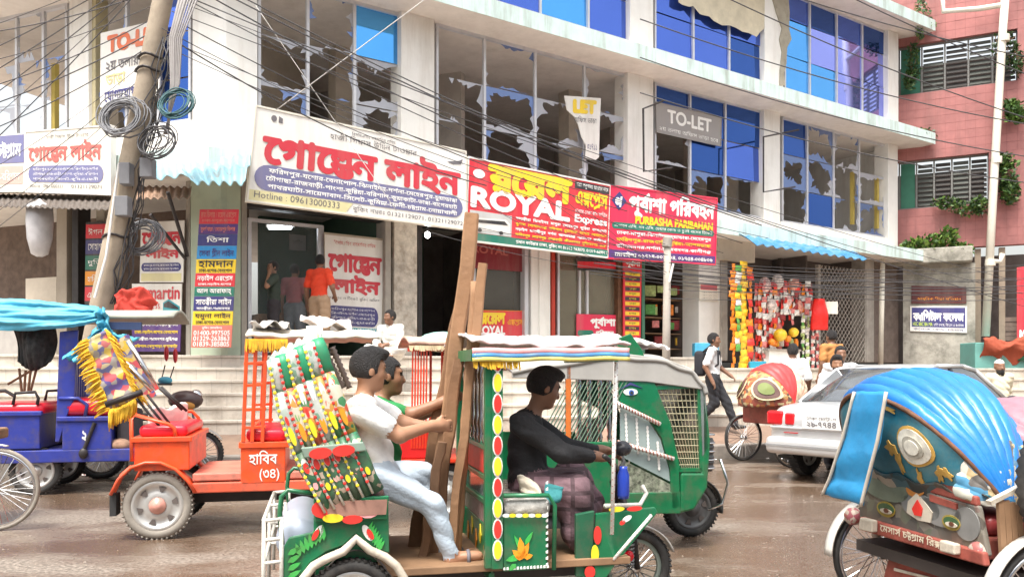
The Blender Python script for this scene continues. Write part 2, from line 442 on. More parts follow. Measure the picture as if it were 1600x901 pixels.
# ================================================================= planes of the place
FR = Plane(((500-UC)/FPX*14.9, 14.9), (1.46, 1))                      # street front of the corner building
_s = FR.s_u(352); _c = FR.pt(_s, 0)
FL = Plane((_c.x, _c.y), (-2.46, 1)); FL.n = Vector((-.3765, -.926, 0))   # its side-street front, left of the corner
_p = Vector(((1407-UC)/FPX*25.6, 25.6, 0))
FP = Plane((_p.x, _p.y), (2.02, -1))                                   # the pink building
Z1b, Z1t = FR.q(1200, 374, .8).z, FR.q(1200, 355, .8).z
Z2b, Z2t = FR.q(1200, 150, .8).z, FR.q(1200, 130, .8).z
Z3b = FR.q(1400, 22, .8).z; Z3t = Z3b+.3
SILL1, SILL2, ZF = Z1t+.42, Z2t+.42, 1.65
KD = Vector((math.cos(R(13)), math.sin(R(13)), 0)); KN = Vector((KD.y, -KD.x, 0))     # kerb direction, towards the road
K0 = P(80, 580, 10.87); K0.z = 0                                                      # a point on the kerb foot
def kp(a, o, z): p = K0+KD*a+KN*o; return Vector((p.x, p.y, z))                       # along, towards road, height
print('LEVELS', Z1b, Z1t, Z2b, Z2t, Z3b)

# ================================================================= materials of the setting
def road_mat():
    m = M('road_asphalt', (.10,.085,.07), .5, var=.2, scale=1.2)
    nt = m.node_tree; N = nt.nodes; L = nt.links; b = N['Principled BSDF']; tc = N.new('ShaderNodeTexCoord')
    mp = N.new('ShaderNodeMapping'); mp.inputs['Rotation'].default_value = (0, 0, R(-13)); mp.inputs['Scale'].default_value = (.45, 1.0, 1); L.new(tc.outputs['Object'], mp.inputs[0])
    big = N.new('ShaderNodeTexNoise'); big.inputs['Scale'].default_value = .7; big.inputs['Detail'].default_value = 6; big.inputs['Roughness'].default_value = .6; L.new(mp.outputs[0], big.inputs['Vector'])
    wet = N.new('ShaderNodeMapRange'); wet.inputs[1].default_value = .40; wet.inputs[2].default_value = .54; L.new(big.outputs[0], wet.inputs[0])
    g = N.new('ShaderNodeTexVoronoi'); g.inputs['Scale'].default_value = 55; L.new(tc.outputs['Object'], g.inputs['Vector'])
    gn = N.new('ShaderNodeTexNoise'); gn.inputs['Scale'].default_value = 34; gn.inputs['Detail'].default_value = 5; L.new(tc.outputs['Object'], gn.inputs['Vector'])
    cr = N.new('ShaderNodeValToRGB'); cr.color_ramp.elements[0].position = .38; cr.color_ramp.elements[0].color = (.12,.098,.078,1); cr.color_ramp.elements[1].position = .66; cr.color_ramp.elements[1].color = (.30,.255,.21,1); L.new(gn.outputs[0], cr.inputs[0])
    mx = N.new('ShaderNodeMix'); mx.data_type = 'RGBA'; L.new(wet.outputs[0], mx.inputs['Factor']); L.new(cr.outputs[0], mx.inputs['A']); mx.inputs['B'].default_value = (.125,.082,.055,1)
    L.new(mx.outputs['Result'], b.inputs['Base Color'])
    rr = N.new('ShaderNodeMapRange'); rr.inputs[3].default_value = .55; rr.inputs[4].default_value = .12; L.new(wet.outputs[0], rr.inputs[0]); L.new(rr.outputs[0], b.inputs['Roughness'])
    bp = N.new('ShaderNodeBump'); bp.inputs['Strength'].default_value = .35; bp.inputs['Distance'].default_value = .01
    L.new(g.outputs['Distance'], bp.inputs['Height']); L.new(bp.outputs[0], b.inputs['Normal'])
    return m
wall_white = M('wall_white', (.80,.79,.75), .8, var=.06, scale=2., dirt=.55, dcol=(.46,.41,.34), dscale=1.6, streak=True, bump=.08)
fascia_teal = M('fascia_teal', (.60,.74,.71), .8, var=.10, scale=3., dirt=.8, dcol=(.25,.27,.22), dscale=3., streak=True)
soffit_m = M('soffit', (.70,.65,.60), .9, var=.08, scale=2., dirt=.3, dcol=(.4,.34,.28))
inner_m = M('inner_plaster', (.52,.48,.43), .9, var=.12, scale=1.5, dirt=.4, dcol=(.22,.19,.16))
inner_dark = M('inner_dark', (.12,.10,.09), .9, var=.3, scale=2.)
beige_m = M('beige_wall', (.52,.46,.38), .9, var=.1, scale=2., dirt=.35, dcol=(.3,.24,.18))
alu = M('mullion_alu', (.62,.63,.66), .45, metal=.3, dirt=.3)
dark_metal = M('dark_metal', (.035,.03,.03), .5, metal=.3, var=.3)
rust = M('rusty_metal', (.16,.075,.04), .75, metal=.2, var=.4, scale=9.)
conc = M('concrete', (.36,.33,.29), .9, var=.14, scale=4., bump=.2, dirt=.5, dcol=(.16,.14,.12))
def glass(key, col, rough=.05, metal=.8): return M(key, col, rough, metal=metal, var=.05, scale=.8)
g_navy = glass('glass_navy', (.035,.10,.36)); g_blue = glass('glass_blue', (.09,.17,.60)); g_sky = glass('glass_sky', (.10,.40,.85))
g_lilac = glass('glass_lilac', (.30,.34,.82)); g_shard = glass('glass_shard', (.42,.43,.47), .45, .25); g_shardb = glass('glass_shard_blue', (.17,.24,.45), .3, .5)
g_grey = glass('glass_grey', (.30,.30,.32), .12, .5)
mos = M('mossy_wall', (.38,.36,.31), .95, var=.3, scale=3., bump=.3, dirt=.85, dcol=(.07,.07,.05), dscale=1.6)

# ================================================================= ground
road = MB().add([(-60,-40,0),(60,-40,0),(60,60,0),(-60,60,0)], [(0,1,2,3)]).build('road', road_mat()); road['kind'] = 'structure'
pav = M('pavement_brown', (.24,.16,.115), .6, var=.25, scale=1.5, bump=.15, fine=30., dirt=.5, dcol=(.14,.10,.08), dscale=1.2)
pv = MB(); z0, z1 = .215, .43
pv.add([kp(-30,-.24,z0), kp(40,-.24,z0), kp(40,-1.5,z1), kp(-30,-1.5,z1), kp(40,-40,z1), kp(-30,-40,z1)], [(0,1,2,3),(3,2,4,5)])
pavement = pv.build('pavement', pav); pavement['kind'] = 'structure'
gut = MB().add([kp(-30,.55,.004), kp(40,.45,.004), kp(40,-.05,.006), kp(-30,-.05,.006)], [(0,1,2,3)]).build('gutter', M('gutter_mud', (.085,.065,.05), .3, var=.4, scale=3.)); gut['kind'] = 'structure'
kerb = tag(bpy.data.objects.new('kerb', None), kind='structure'); C.objects.link(kerb)
kmat = M('kerb_concrete', (.25,.22,.19), .85, var=.25, scale=3., bump=.3, dirt=.7, dcol=(.10,.085,.07), dscale=2.)
for i in range(26):
    a = -4+i*.82; mb = MB(); j = random.uniform(-.012, .012)
    c = [kp(a+.008,j,-.05), kp(a+.812,j,-.05), kp(a+.812,-.24,-.05), kp(a+.008,-.24,-.05)]
    mb.hexa(c+[Vector((p.x,p.y,.225+j)) for p in c]); o = mb.build('kerbstone', kmat, bevel=.02); o.parent = kerb

# terrace with steps in front of the shops
st_m = M('step_tiles', (.62,.56,.48), .55, var=.16, scale=2.5, dirt=.85, dcol=(.26,.19,.13), dscale=1.3)
def brickify(m, sx, sy, mort=.012, dark=.75):
    nt = m.node_tree; N = nt.nodes; L = nt.links; b = N['Principled BSDF']; src = b.inputs['Base Color'].links[0].from_socket
    tc = N.new('ShaderNodeTexCoord'); sep = N.new('ShaderNodeSeparateXYZ'); L.new(tc.outputs['Object'], sep.inputs[0]); cb = N.new('ShaderNodeCombineXYZ'); L.new(sep.outputs[0], cb.inputs[0]); L.new(sep.outputs[2], cb.inputs[1])
    br = N.new('ShaderNodeTexBrick'); br.offset = 0; br.inputs['Scale'].default_value = 1; br.inputs['Brick Width'].default_value = sx; br.inputs['Row Height'].default_value = sy; br.inputs['Mortar Size'].default_value = mort
    br.inputs['Color1'].default_value = (1,1,1,1); br.inputs['Color2'].default_value = (.92,.92,.92,1); br.inputs['Mortar'].default_value = (dark,dark,dark,1); L.new(cb.outputs[0], br.inputs['Vector'])
    mu = N.new('ShaderNodeMix'); mu.data_type = 'RGBA'; mu.blend_type = 'MULTIPLY'; mu.inputs['Factor'].default_value = 1; L.new(src, mu.inputs['A']); L.new(br.outputs['Color'], mu.inputs['B']); L.new(mu.outputs['Result'], b.inputs['Base Color'])
brickify(st_m, .3, 5, .008, .8)
steps = thing('shop_steps', 'wide flight of pale tiled steps running below the bus ticket shops', 'steps', kp(2, -1.3, .43))
for i in range(6):
    mb = MB(); o0 = -1.42-i*.22; zt = .43+(i+1)*.203
    back = -1.64-i*.22 if i < 5 else -16
    aE = 17.5 if i < 5 else 10.84
    nose = .02
    c = [kp(-9,o0+nose,zt-.045), kp(aE,o0+nose,zt-.045), kp(aE,back,zt-.045), kp(-9,back,zt-.045)]
    mb.hexa(c+[Vector((p.x,p.y,zt)) for p in c])
    c = [kp(-9,o0,.30), kp(aE,o0,.30), kp(aE,o0-.3 if i < 5 else -16,.30), kp(-9,o0-.3,.30)]
    mb.hexa(c+[Vector((p.x,p.y,zt-.045)) for p in c])
    mb.build('step', st_m, steps, bevel=.008)

mb = MB(); zt = .43+5*.203; c = [kp(10.85,-2.5,zt-.05), kp(17.5,-2.5,zt-.05), kp(17.5,-16,zt-.05), kp(10.85,-16,zt-.05)]; mb.hexa(c+[Vector((p.x,p.y,zt-.003)) for p in c]); mb.build('landing', st_m, steps)

# ================================================================= corner building
B = thing('commercial_building', 'white corner block with blue glass windows, many of them smashed', 'building', FR.pt(0, .43))
sE = FR.s_u(1404)
# slabs with teal painted fascias
def slab(zb, zt, off, endR, endL, depth, name='floor_slab'):
    lc = FR.pt(FR.s_u(400, off), 0, off); 
    # chamfered outer corner
    a = FR.pt(endR, zb, off); b = FR.pt(FR.s_u(392, off), zb, off); c = FL.pt(.35, zb, off); d = FL.pt(endL, zb, off)
    mid = (b+c)/2+(b+c-2*FR.pt(_s, zb)).normalized()*.10; mid.z = zb
    e = FL.pt(endL, zb, -depth); f = FR.pt(endR, zb, -depth)
    mb = MB().prism([a, b, mid, c, d, e, f], (0, 0, zt-zb)); o = mb.build(name, soffit_m, B)
    fb = MB(); t = .012
    line = [a, b, mid, c, d]
    for p, q in zip(line, line[1:]):
        nn = Vector(((q-p).y, -(q-p).x, 0)).normalized(); nn = nn if nn.y < 0 else -nn
        fb.hexa([p+Vector((0,0,-.01)), p+nn*t+Vector((0,0,-.01)), q+nn*t+Vector((0,0,-.01)), q+Vector((0,0,-.01)), p+Vector((0,0,zt-zb+.01)), p+nn*t+Vector((0,0,zt-zb+.01)), q+nn*t+Vector((0,0,zt-zb+.01)), q+Vector((0,0,zt-zb+.01))])
    # thin top skirting
    fb.build('fascia', fascia_teal, B)
    return o
slab(Z1b, Z1t, .8, sE+.6, 9, 7); slab(Z2b, Z2t, .8, sE+.6, 9, 7); slab(Z3b, Z3t, .8, sE+.6, 9, 7, 'roof_slab')
# columns: (u0,u1) on the street front
def column(F, u0, u1, z0, z1, o0=-.4, o1=.06, m=wall_white, name='column'):
    mb = MB(); F.ubox(mb, u0, u1, z0, z1, o0, o1); return mb.build(name, m, B, bevel=.012)
for (u0, u1) in ((627,679),(981,1021),(1194,1219),(1388,1403)):
    column(FR, u0, u1, Z1t, Z2b)
for (u0, u1) in ((627,660),(985,1021),(1195,1224),(1388,1404)):
    column(FR, u0, u1, Z2t, Z3b)
def corner_col(z0, z1):
    mb = MB(); a0, a1 = FR.s_u(402, .06), _s
    p = [FR.pt(a0, z0, .06), FR.pt(_s, z0, .06), FL.pt(0, z0, .06), FL.pt(FL.s_u(301, .06), z0, .06), FL.pt(FL.s_u(301, .06), z0, -.35), FR.pt(a0, z0, -.45)]
    mb.prism(p, (0, 0, z1-z0)); mb.build('corner_column', wall_white, B)
corner_col(Z1t, Z2b); corner_col(Z2t, Z3b)
column(FL, 108, 138, Z1t, Z2b); column(FL, 138.5, 149, Z1t, Z2b, -.3, -.02, M('ochre_wall', (.52,.46,.28), .85, dirt=.4))
column(FL, -120, -40, Z1t, Z2b)
# sills (parapet strips under the windows)
def strip(F, u0, u1, z0, z1, o0, o1, name='sill', m=wall_white): mb = MB(); F.ubox(mb, u0, u1, z0, z1, o0, o1); return mb.build(name, m, B, bevel=.01)
for (u0, u1) in ((402.5,626.5),(679.5,980.5),(1021.5,1193.5),(1219.5,1387.5)): strip(FR, u0, u1, Z1t, SILL1, -.25, .02)
for (u0, u1) in ((402.5,626.5),(660.5,984.5),(1021.5,1194.5),(1224.5,1387.5)): strip(FR, u0, u1, Z2t, SILL2, -.25, .02)
for (u0, u1) in ((-40,107.5),(149.5,300.5)): strip(FL, u0, u1, Z1t, SILL1+.3, -.25, .02)
# rooms behind the glass
for z0, z1 in ((Z1t, Z2b), (Z2t, Z3b)):
    mb = MB(); FR.box(mb, FR.s_u(352), sE, z0, z1, -6.4, -6.2); mb.build('interior_wall', inner_m, B)
    mb = MB(); FL.box(mb, -1.5, 9, z0, z1, -6.2, -6.0); mb.build('interior_wall', inner_m, B)
    mb = MB(); FR.box(mb, sE-.15, sE, z0, z1, -6.1, -.45); mb.build('end_wall', wall_white, B)
    for u, o in ((600, -2.2), (960, -1.6), (1168, -1.8), (1250, -2.6)):
        mb = MB(); FR.box(mb, FR.s_u(u)-.05, FR.s_u(u)+.45, z0, z1, o-.4, o); mb.build('interior_column', beige_m, B)
    for u in (500, 820, 1100, 1300):
        mb = MB(); FR.box(mb, FR.s_u(u)-.08, FR.s_u(u)+.08, z0, z1, -6.0, -3.4); mb.build('partition', inner_m, B)
    for u in (20, 240):
        mb = MB(); FL.box(mb, FL.s_u(u)-.08, FL.s_u(u)+.3, z0, z1, -4.4, -2.4); mb.build('interior_column', beige_m, B)
# windows
rngW = random.Random(11)
def window(F, us, zs, st, glassm, o=-.1):
    """us: column edges (photo columns on plane F), zs: row edges; st: rows top-down of pane codes"""
    S = [F.s_u(u, o) for u in us]; fr = MB(); t = .03
    a0, a1 = min(S), max(S)
    for z in (zs[0], zs[-1]): F.box(fr, a0, a1, z-(0 if z == zs[0] else .06), z+(.06 if z == zs[0] else 0), o-.03, o+.05)
    F.box(fr, a0, a0+.05, zs[0]+.06, zs[-1]-.06, o-.03, o+.05); F.box(fr, a1-.05, a1, zs[0]+.06, zs[-1]-.06, o-.03, o+.05)
    wo = fr.build('window', alu, B)
    for s_ in S[1:-1]:
        mb = MB(); F.box(mb, s_-.028, s_+.028, zs[0]+.06, zs[-1]-.06, o-.02, o+.045); mb.build('mullion', alu, wo)
    zr = zs[::-1]
    for r, row in enumerate(st):
        zt, zb = zr[r], zr[r+1]
        for c, code in enumerate(row):
            sa, sb = sorted((S[c], S[c+1])); sa += .025; sb -= .025; z_t, z_b = zt-.012, zb+.012
            if code == '.': continue
            gm = {'f': glassm, 'n': g_navy, 'b': g_blue, 's': g_sky, 'l': g_lilac, 'g': g_grey}.get(code)
            if gm:
                mb = MB(); tl = rngW.uniform(-.02, .02); tv = rngW.uniform(-.025, .015); A = lambda s_, z: F.pt(s_, z, o+tl*(s_-(sa+sb)/2)+tv*(z-zb))
                mb.hexa([A(sa,z_b)-F.n*.008, A(sa,z_b), A(sb,z_b), A(sb,z_b)-F.n*.008, A(sa,z_t)-F.n*.008, A(sa,z_t), A(sb,z_t), A(sb,z_t)-F.n*.008]); mb.build('pane', gm, wo)
                continue
            # broken pane: what is left of the glass round a ragged hole ('1' a little left ... '4' most left)
            k = int(code) if code.isdigit() else 2; N_ = 56; cx, cz = (sa+sb)/2+rngW.uniform(-.15,.15)*(sb-sa), (zt+zb)/2+rngW.uniform(-.15,.15)*(zt-zb)
            base = {1: 1.02, 2: .93, 3: .80, 4: .60}[k]; ph = [rngW.uniform(0, 6.28) for _ in range(4)]; rr = []; jag = 0
            for i in range(N_):
                th = 2*math.pi*i/N_; jag = .6*jag+rngW.uniform(-.07, .07)
                rr.append(min(1., max(.12, base+.13*math.sin(2*th+ph[0])+.09*math.sin(3*th+ph[1])+.05*math.sin(7*th+ph[2])+jag-(rngW.uniform(.08,.30) if rngW.random() < .12 else 0))))
            mb = MB(); pts = []
            for i in range(N_):
                th = 2*math.pi*i/N_; dx, dz = math.cos(th), math.sin(th)
                q = min(((sb-cx) if dx > 0 else (sa-cx))/dx if abs(dx) > 1e-6 else 9, ((z_t-cz) if dz > 0 else (z_b-cz))/dz if abs(dz) > 1e-6 else 9)
                pts.append(((cx+dx*q, cz+dz*q), (cx+dx*q*rr[i], cz+dz*q*rr[i]), rr[i]))
            # keep the four corners exact
            for i in range(N_):
                j = (i+1) % N_; (oa, ia, ra), (ob, ib, rb) = pts[i], pts[j]
                if ra > .985 and rb > .985:
                    if mb.f: mb.build('broken_pane', [g_shardb if rngW.random() < .5 else g_shard], wo, solid=.008); mb = MB()
                    continue
                poly = [oa]
                if abs(oa[0]-ob[0]) > 1e-4 and abs(oa[1]-ob[1]) > 1e-4: poly.append((sa if min(oa[0],ob[0]) < sa+1e-3 else sb, z_b if min(oa[1],ob[1]) < z_b+1e-3 else z_t))
                poly += [ob, ib, ia]
                mb.add([F.pt(x, z, o) for x, z in poly], [tuple(range(len(poly)))])
            if mb.f: mb.build('broken_pane', [g_shardb if code in 'xyz' or rngW.random() < .35 else g_shard], wo, solid=.008)
    return wo
T1, T2 = SILL1+.95, SILL1+1.85
ZA = [SILL1, T1, T2, Z2b]
window(FR, [402, 480, 553, 627], ZA, ['.1s', '213', '2.3'], g_blue)
window(FR, [680, 756, 835, 912, 981], ZA, ['.1.2', '1323', '.212'], g_blue)
window(FR, [1021, 1077, 1132, 1194], ZA, ['nnn', '2nb', '.31'], g_navy)
window(FR, [1220, 1260, 1301, 1341, 1388], ZA, ['n32.', '4313', '1n23'], g_navy)
U1, U2 = SILL2+.95, SILL2+1.95
ZB = [SILL2, U1, U2, Z3b]
window(FR, [402, 500, 580, 627], ZB, ['bbb', 'bsb', 'lbb'], g_blue)
window(FR, [660, 760, 843, 918, 985], ZB, ['bbbb', 'bsbb', 'lbsb'], g_blue)
window(FR, [1021, 1082, 1138, 1195], ZB, ['sss', 'bbb', 'bbn'], g_blue)
window(FR, [1224, 1264, 1306, 1346, 1388], ZB, ['bnbn', 'slll', 'ssll'], g_lilac)
ZL = [SILL1+.3, SILL1+1.1, SILL1+1.9, Z2b]
window(FL, [108, 70, 28, -40], ZL, ['.1.', '212', '.12'], g_blue)
window(FL, [301, 250, 200, 150], ZL, ['b.1', 'n1.', 'n.1'], g_blue)
for u in (66, 1345, 1383): mb = MB(); FX = FL if u < 300 else FR; FX.box(mb, FX.s_u(u)-.05, FX.s_u(u)+.04, SILL1+.32, T2, -.32, -.22); mb.build('yellow_post', M('yellow_post', (.55,.42,.10), .7, dirt=.3), B)
# torn plaster strip and torn banner on the upper floor
tp = M('bare_plaster', (.36,.33,.26), .95, var=.25, scale=5., bump=.4, dirt=.5, dcol=(.18,.16,.12))
def torn(F, pts, off, name, m, th=.02, parent=None):
    mb = MB(); mb.prism([F.q(u, v, off) for u, v in pts], F.n*th); return mb.build(name, m, parent or B)
torn(FR, [(1205,-5),(1231,-5),(1233,20),(1232,45),(1236,62),(1229,75),(1228,100),(1224,116),(1226,134),(1217,134),(1218,110),(1221,82),(1217,62),(1221,45),(1212,20)], .065, 'bare_plaster', tp)
bn = M('torn_banner', (.62,.56,.42), .9, var=.12, scale=3., bump=.4, dirt=.4, dcol=(.40,.35,.25))
ob = torn(FR, [(1060,-20),(1195,-20),(1194,45),(1188,50),(1182,58),(1176,55),(1170,52),(1160,50),(1150,44),(1140,40),(1128,40),(1115,33),(1108,26),(1098,24),(1093,22),(1088,16),(1083,10),(1077,11),(1066,8),(1060,4)], .05, 'torn_banner', bn, .006)
tag(ob, 'torn beige cloth banner hanging over the upper blue window', 'banner'); ob.parent = None

# ground floor: piers, back walls, ceiling lights
g_green = M('pale_green_wall', (.44,.52,.40), .85, dirt=.35, dcol=(.25,.25,.18))
def gpier(u0, u1, m, o0=-.4, o1=.0, z0=None, z1=None, name='pier', F=FR): mb = MB(); F.ubox(mb, u0, u1, z0 or ZF, z1 or Z1b, o0, o1); return mb.build(name, m, B, bevel=.01)
peel = M('peeling_wall', (.52,.47,.40), .9, var=.3, scale=6., dirt=.8, dcol=(.22,.16,.11), dscale=5., bump=.2)
gpier(377, 386, M('door_jamb', (.34,.31,.27), .6)); gpier(602, 611, M('door_jamb', (.34,.31,.27)))
gpier(616, 652, peel, -.6, .02); gpier(653, 660, dark_metal); gpier(820, 826, alu); gpier(830, 842, wall_white); gpier(843, 860, wall_white, -.5, .03); gpier(862, 868, M('red_jamb', (.45,.04,.02), .5)); gpier(1003, 1008, M('green_jamb', (.05,.16,.10), .5)); gpier(966, 974, rust)
gpier(1092, 1125, wall_white, -.5, .05); gpier(1127, 1137, conc, -.4, .1); gpier(1352, 1366, conc, -.4, .05); gpier(1366, 1404, M('brown_door', (.16,.12,.10), .7, var=.3), -.4, -.1)
mbc = MB(); mbc.prism([FR.pt(FR.s_u(376, .1), ZF, .1), FR.pt(_s, ZF, .1), FL.pt(0, ZF, .1), FL.pt(FL.s_u(298, .1), ZF, .1), FL.pt(FL.s_u(298, .1), ZF, -.4), FR.pt(FR.s_u(376, .1), ZF, -.4)], (0, 0, Z1b-ZF)); mbc.build('corner_pier', g_green, B)
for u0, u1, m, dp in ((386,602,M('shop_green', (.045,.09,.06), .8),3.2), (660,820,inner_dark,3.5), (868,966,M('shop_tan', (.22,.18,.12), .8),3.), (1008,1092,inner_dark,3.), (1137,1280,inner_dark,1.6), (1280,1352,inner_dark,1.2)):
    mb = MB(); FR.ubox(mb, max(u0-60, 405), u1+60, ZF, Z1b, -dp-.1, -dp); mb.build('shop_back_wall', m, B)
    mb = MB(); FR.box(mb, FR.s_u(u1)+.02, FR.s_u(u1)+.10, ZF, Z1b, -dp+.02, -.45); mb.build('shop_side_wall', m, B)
mb = MB(); FL.box(mb, 1.25, 9, ZF, Z1b, -2.1, -2.); mb.build('shop_back_wall', M('brown_wall', (.14,.10,.08), .9, var=.3), B)
for u0, u1, m in ((150, 163, M('pale_jamb', (.30,.27,.22), .8)), (88, 104, M('tan_jamb', (.36,.31,.25), .85, dirt=.4)), (290, 297, M('door_jamb')), (112, 122, dark_metal)):
    gpier(u0, u1, m, -.3, -.02, F=FL)
mb = MB(); FL.ubox(mb, 40, 88, ZF, ZF+1.5, -.25, -.1); mb.build('shop_panel', beige_m, B)
mb = MB(); FL.ubox(mb, -60, 36, ZF, ZF+1.0, -.3, -.15); mb.build('shop_panel', M('grey_panel', (.35,.33,.31), .7), B)
# lintel above the shops
for u0, u1 in ((386, 602), (660, 820), (868, 966), (1008, 1092)):
    mb = MB(); FR.ubox(mb, u0, u1, Z1b-.45, Z1b, -.3, -.06); mb.build('lintel', dark_metal, B)
strip(FR, 1122, 1180, FR.q(1150, 410).z, FR.q(1150, 378).z, .05, .25, 'canopy_beam', beige_m)

# ================================================================= pink building on the right
PB = thing('pink_building', 'pink tiled building on the right with louvred windows and creepers', 'building', FP.pt(0, .43))
pink = M('pink_tiles', (.35,.135,.125), .6, var=.30, scale=.9, dirt=.9, dcol=(.19,.085,.075), dscale=1.1, streak=True)
zw = [FP.q(1480, v).z for v in (640, 388, 322, 245, 140, 62, -60)]
s0, s1 = FP.s_u(1403), FP.s_u(1640)
wl_ = FP.s_u(1405); wr_ = FP.s_u(1545); wr2 = FP.s_u(1590)
pb = MB(); FP.box(pb, s0-.4, s1, zw[1], zw[2], -.3, 0); FP.box(pb, s0-.4, s1, zw[3], zw[4], -.3, 0); FP.box(pb, s0-.4, s1, zw[5], zw[6]+3, -.3, 0)
pb.build('wall', M('pink_joint', (.29,.11,.10), .8), PB)
tl_ = MB(); tw = .26
def tiles(a0, a1, z0, z1):
    na = max(1, round((a1-a0)/tw)); nz = max(1, round((z1-z0)/tw))
    for i in range(na):
        for j in range(nz):
            g = .004; d = random.uniform(.003, .009)
            FP.box(tl_, a0+(a1-a0)*i/na+g, a0+(a1-a0)*(i+1)/na-g, z0+(z1-z0)*j/nz+g, z0+(z1-z0)*(j+1)/nz-g, 0.001, d)
for za, zb_ in ((zw[1], zw[2]), (zw[3], zw[4]), (zw[5], zw[6]+1)): tiles(s0-.3, s1, za, zb_)
tl_.build('wall_tiles', pink, PB, kind='stuff')
for za, zb_, re in ((zw[2], zw[3], wr_), (zw[4], zw[5], wr2)):
    mb = MB(); FP.box(mb, re, s1, za, zb_, -.3, .004); mb.build('wall_end', pink, PB)
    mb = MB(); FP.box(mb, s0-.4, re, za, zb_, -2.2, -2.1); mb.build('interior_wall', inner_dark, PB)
    fr = MB(); t = .05
    for k in range(6):
        a = wl_+(re-wl_)*k/5; FP.box(fr, a-t/2, a+t/2, za, zb_, -.22, -.14)
    FP.box(fr, wl_, re, za, za+.05, -.22, -.13); FP.box(fr, wl_, re, zb_-.05, zb_, -.22, -.13)
    wo = fr.build('window', M('win_frame_grey', (.17,.17,.16), .6), PB)
    for k in range(1, 5):
        sl = MB(); a0 = wl_+(re-wl_)*k/5+.04; a1 = wl_+(re-wl_)*(k+1)/5-.04; n = 9
        for i in range(n):
            z = za+.1+(zb_-za-.2)*i/n; sl.hexa([FP.pt(a0,z,-.16), FP.pt(a0,z-.01,-.15), FP.pt(a1,z-.01,-.15), FP.pt(a1,z,-.16), FP.pt(a0,z+.12,-.24), FP.pt(a0,z+.115,-.225), FP.pt(a1,z+.115,-.225), FP.pt(a1,z+.12,-.24)])
        sl.build('louvre', M('louvre_glass%d' % (k % 2), (.075,.08,.07) if k % 2 else (.04,.036,.033), .8), wo, kind='stuff')
    mb = MB(); FP.box(mb, wl_+.04, wl_+(re-wl_)/5-.04, za+.06, zb_-.06, -.19, -.18); mb.build('shutter_panel', M('shutter_green', (.03,.16,.10), .6), wo)
# ground floor of the pink building
gz = .43
mb = MB(); FP.box(mb, FP.s_u(1411, .3), FP.s_u(1524, .3), gz, zw[1]-.5, -.2, .3); mb.build('mossy_wall', mos, PB)
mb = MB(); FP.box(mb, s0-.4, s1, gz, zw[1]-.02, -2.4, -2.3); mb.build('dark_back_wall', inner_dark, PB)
mb = MB(); FP.box(mb, s0-.3, FP.s_u(1520, .8), zw[1]-.5, zw[1]-.06, -.2, .8); mb.build('ledge', mos, PB, bevel=.03)
for k in range(14):
    mb = MB(); z = gz+.6+k*.14; FP.box(mb, FP.s_u(1570), FP.s_u(1590), z, z+.125, -.25, -.2+.02*(k % 2)); mb.build('shutter_slat', M('shutter_brown', (.20,.15,.12), .6, var=.2), PB)
for u in (1527, 1565): mb = MB(); FP.box(mb, FP.s_u(u)-.06, FP.s_u(u)+.1, gz, zw[1]-.05, -.3, -.1); mb.build('door_post', M('post_tan', (.30,.24,.18), .8), PB)

# ================================================================= across the street, behind the viewer (seen only in the glass)
OB = thing('opposite_building', 'blue grey building across the street mirrored in the blue glass', 'building', (6, -16, 0))
for q in ((-7,9,-24,-16,0,11.5),(9.2,20,-26,-18,0,9),(-24,-7.2,-25,-17,0,8.5)): MB().box(*q).build('wall', M('opp_wall', (.30,.33,.38), .8, var=.2), OB)
for k in range(9):
    for j in range(3):
        mb = MB(); mb.box(-6.3+k*1.7, -5.2+k*1.7, -16.0, -15.96, 1.6+j*3.3, 3.2+j*3.3); mb.build('window', g_navy, OB)
mb = MB()
for k in range(17): mb.bar((-7+k, -16.1, 11.5), (-7+k, -16.1, 12.5), .05)
for z in (12., 12.5): mb.bar((-7, -16.1, z), (9, -16.1, z), .05)
mb.build('roof_railing', dark_metal, OB)
# ================================================================= signs
def plain(key, col=(.5,.5,.5), rough=.45, **k): return M(key, col, rough, **{**dict(var=.04, scale=2., dirt=.32, dcol=(.34,.28,.22), dscale=2.2, streak=True), **k})
S_WHITE = plain('sign_white', (.82,.80,.75)); S_CREAM = plain('sign_cream', (.78,.74,.64)); S_RED = plain('sign_red', (.72,.03,.05)); S_REDT = plain('sign_red_ink', (.60,.04,.06)); S_PINKRED = plain('sign_pink_red', (.74,.03,.09))
S_NAVY = plain('sign_navy', (.05,.05,.20)); S_YEL = plain('sign_yellow', (.88,.62,.03)); S_ORA = plain('sign_orange', (.88,.33,.02)); S_GRN = plain('sign_green', (.02,.19,.13)); S_BLK = plain('sign_black', (.03,.03,.035)); S_BLUE = plain('sign_blue', (.03,.28,.62)); S_PUR = plain('sign_purple', (.10,.04,.20)); S_TEAL = plain('sign_teal', (.02,.35,.42)); S_GREY = plain('sign_grey', (.32,.30,.29)); S_TXT = plain('ink_white', (.88,.87,.84), dirt=0.); S_INK = plain('ink_grey', (.16,.15,.16)); S_SLATE = plain('sign_slate', (.17,.17,.33)); S_FADE = plain('ink_faded_red', (.62,.13,.11)); S_SALM = plain('sign_salmon', (.72,.20,.15))
def board(name, label, quad, face, th=.05, frame=None, cat='sign', parent=None):
    b = Board(*quad, th=th); o = b.slab(MB()).build(name, face, parent, bevel=.004)
    if parent is None: tag(o, label, cat); INV[o.name] = Matrix.Identity(4)
    if frame:
        for e in ((-.006,-.02,1.006,0),(-.006,1,1.006,1.02),(-.006,0,0,1),(1,0,1.006,1)): b.slab(MB(), *e, o0=-th, o1=.012).build('frame', frame, o)
    return b, o
def line(b, o, txt, box, m, off=.009, res=22, bold=0., name='lettering'): return b.text(MB(), txt, *box, off=off, res=res, bold=bold).build(name, m, o)
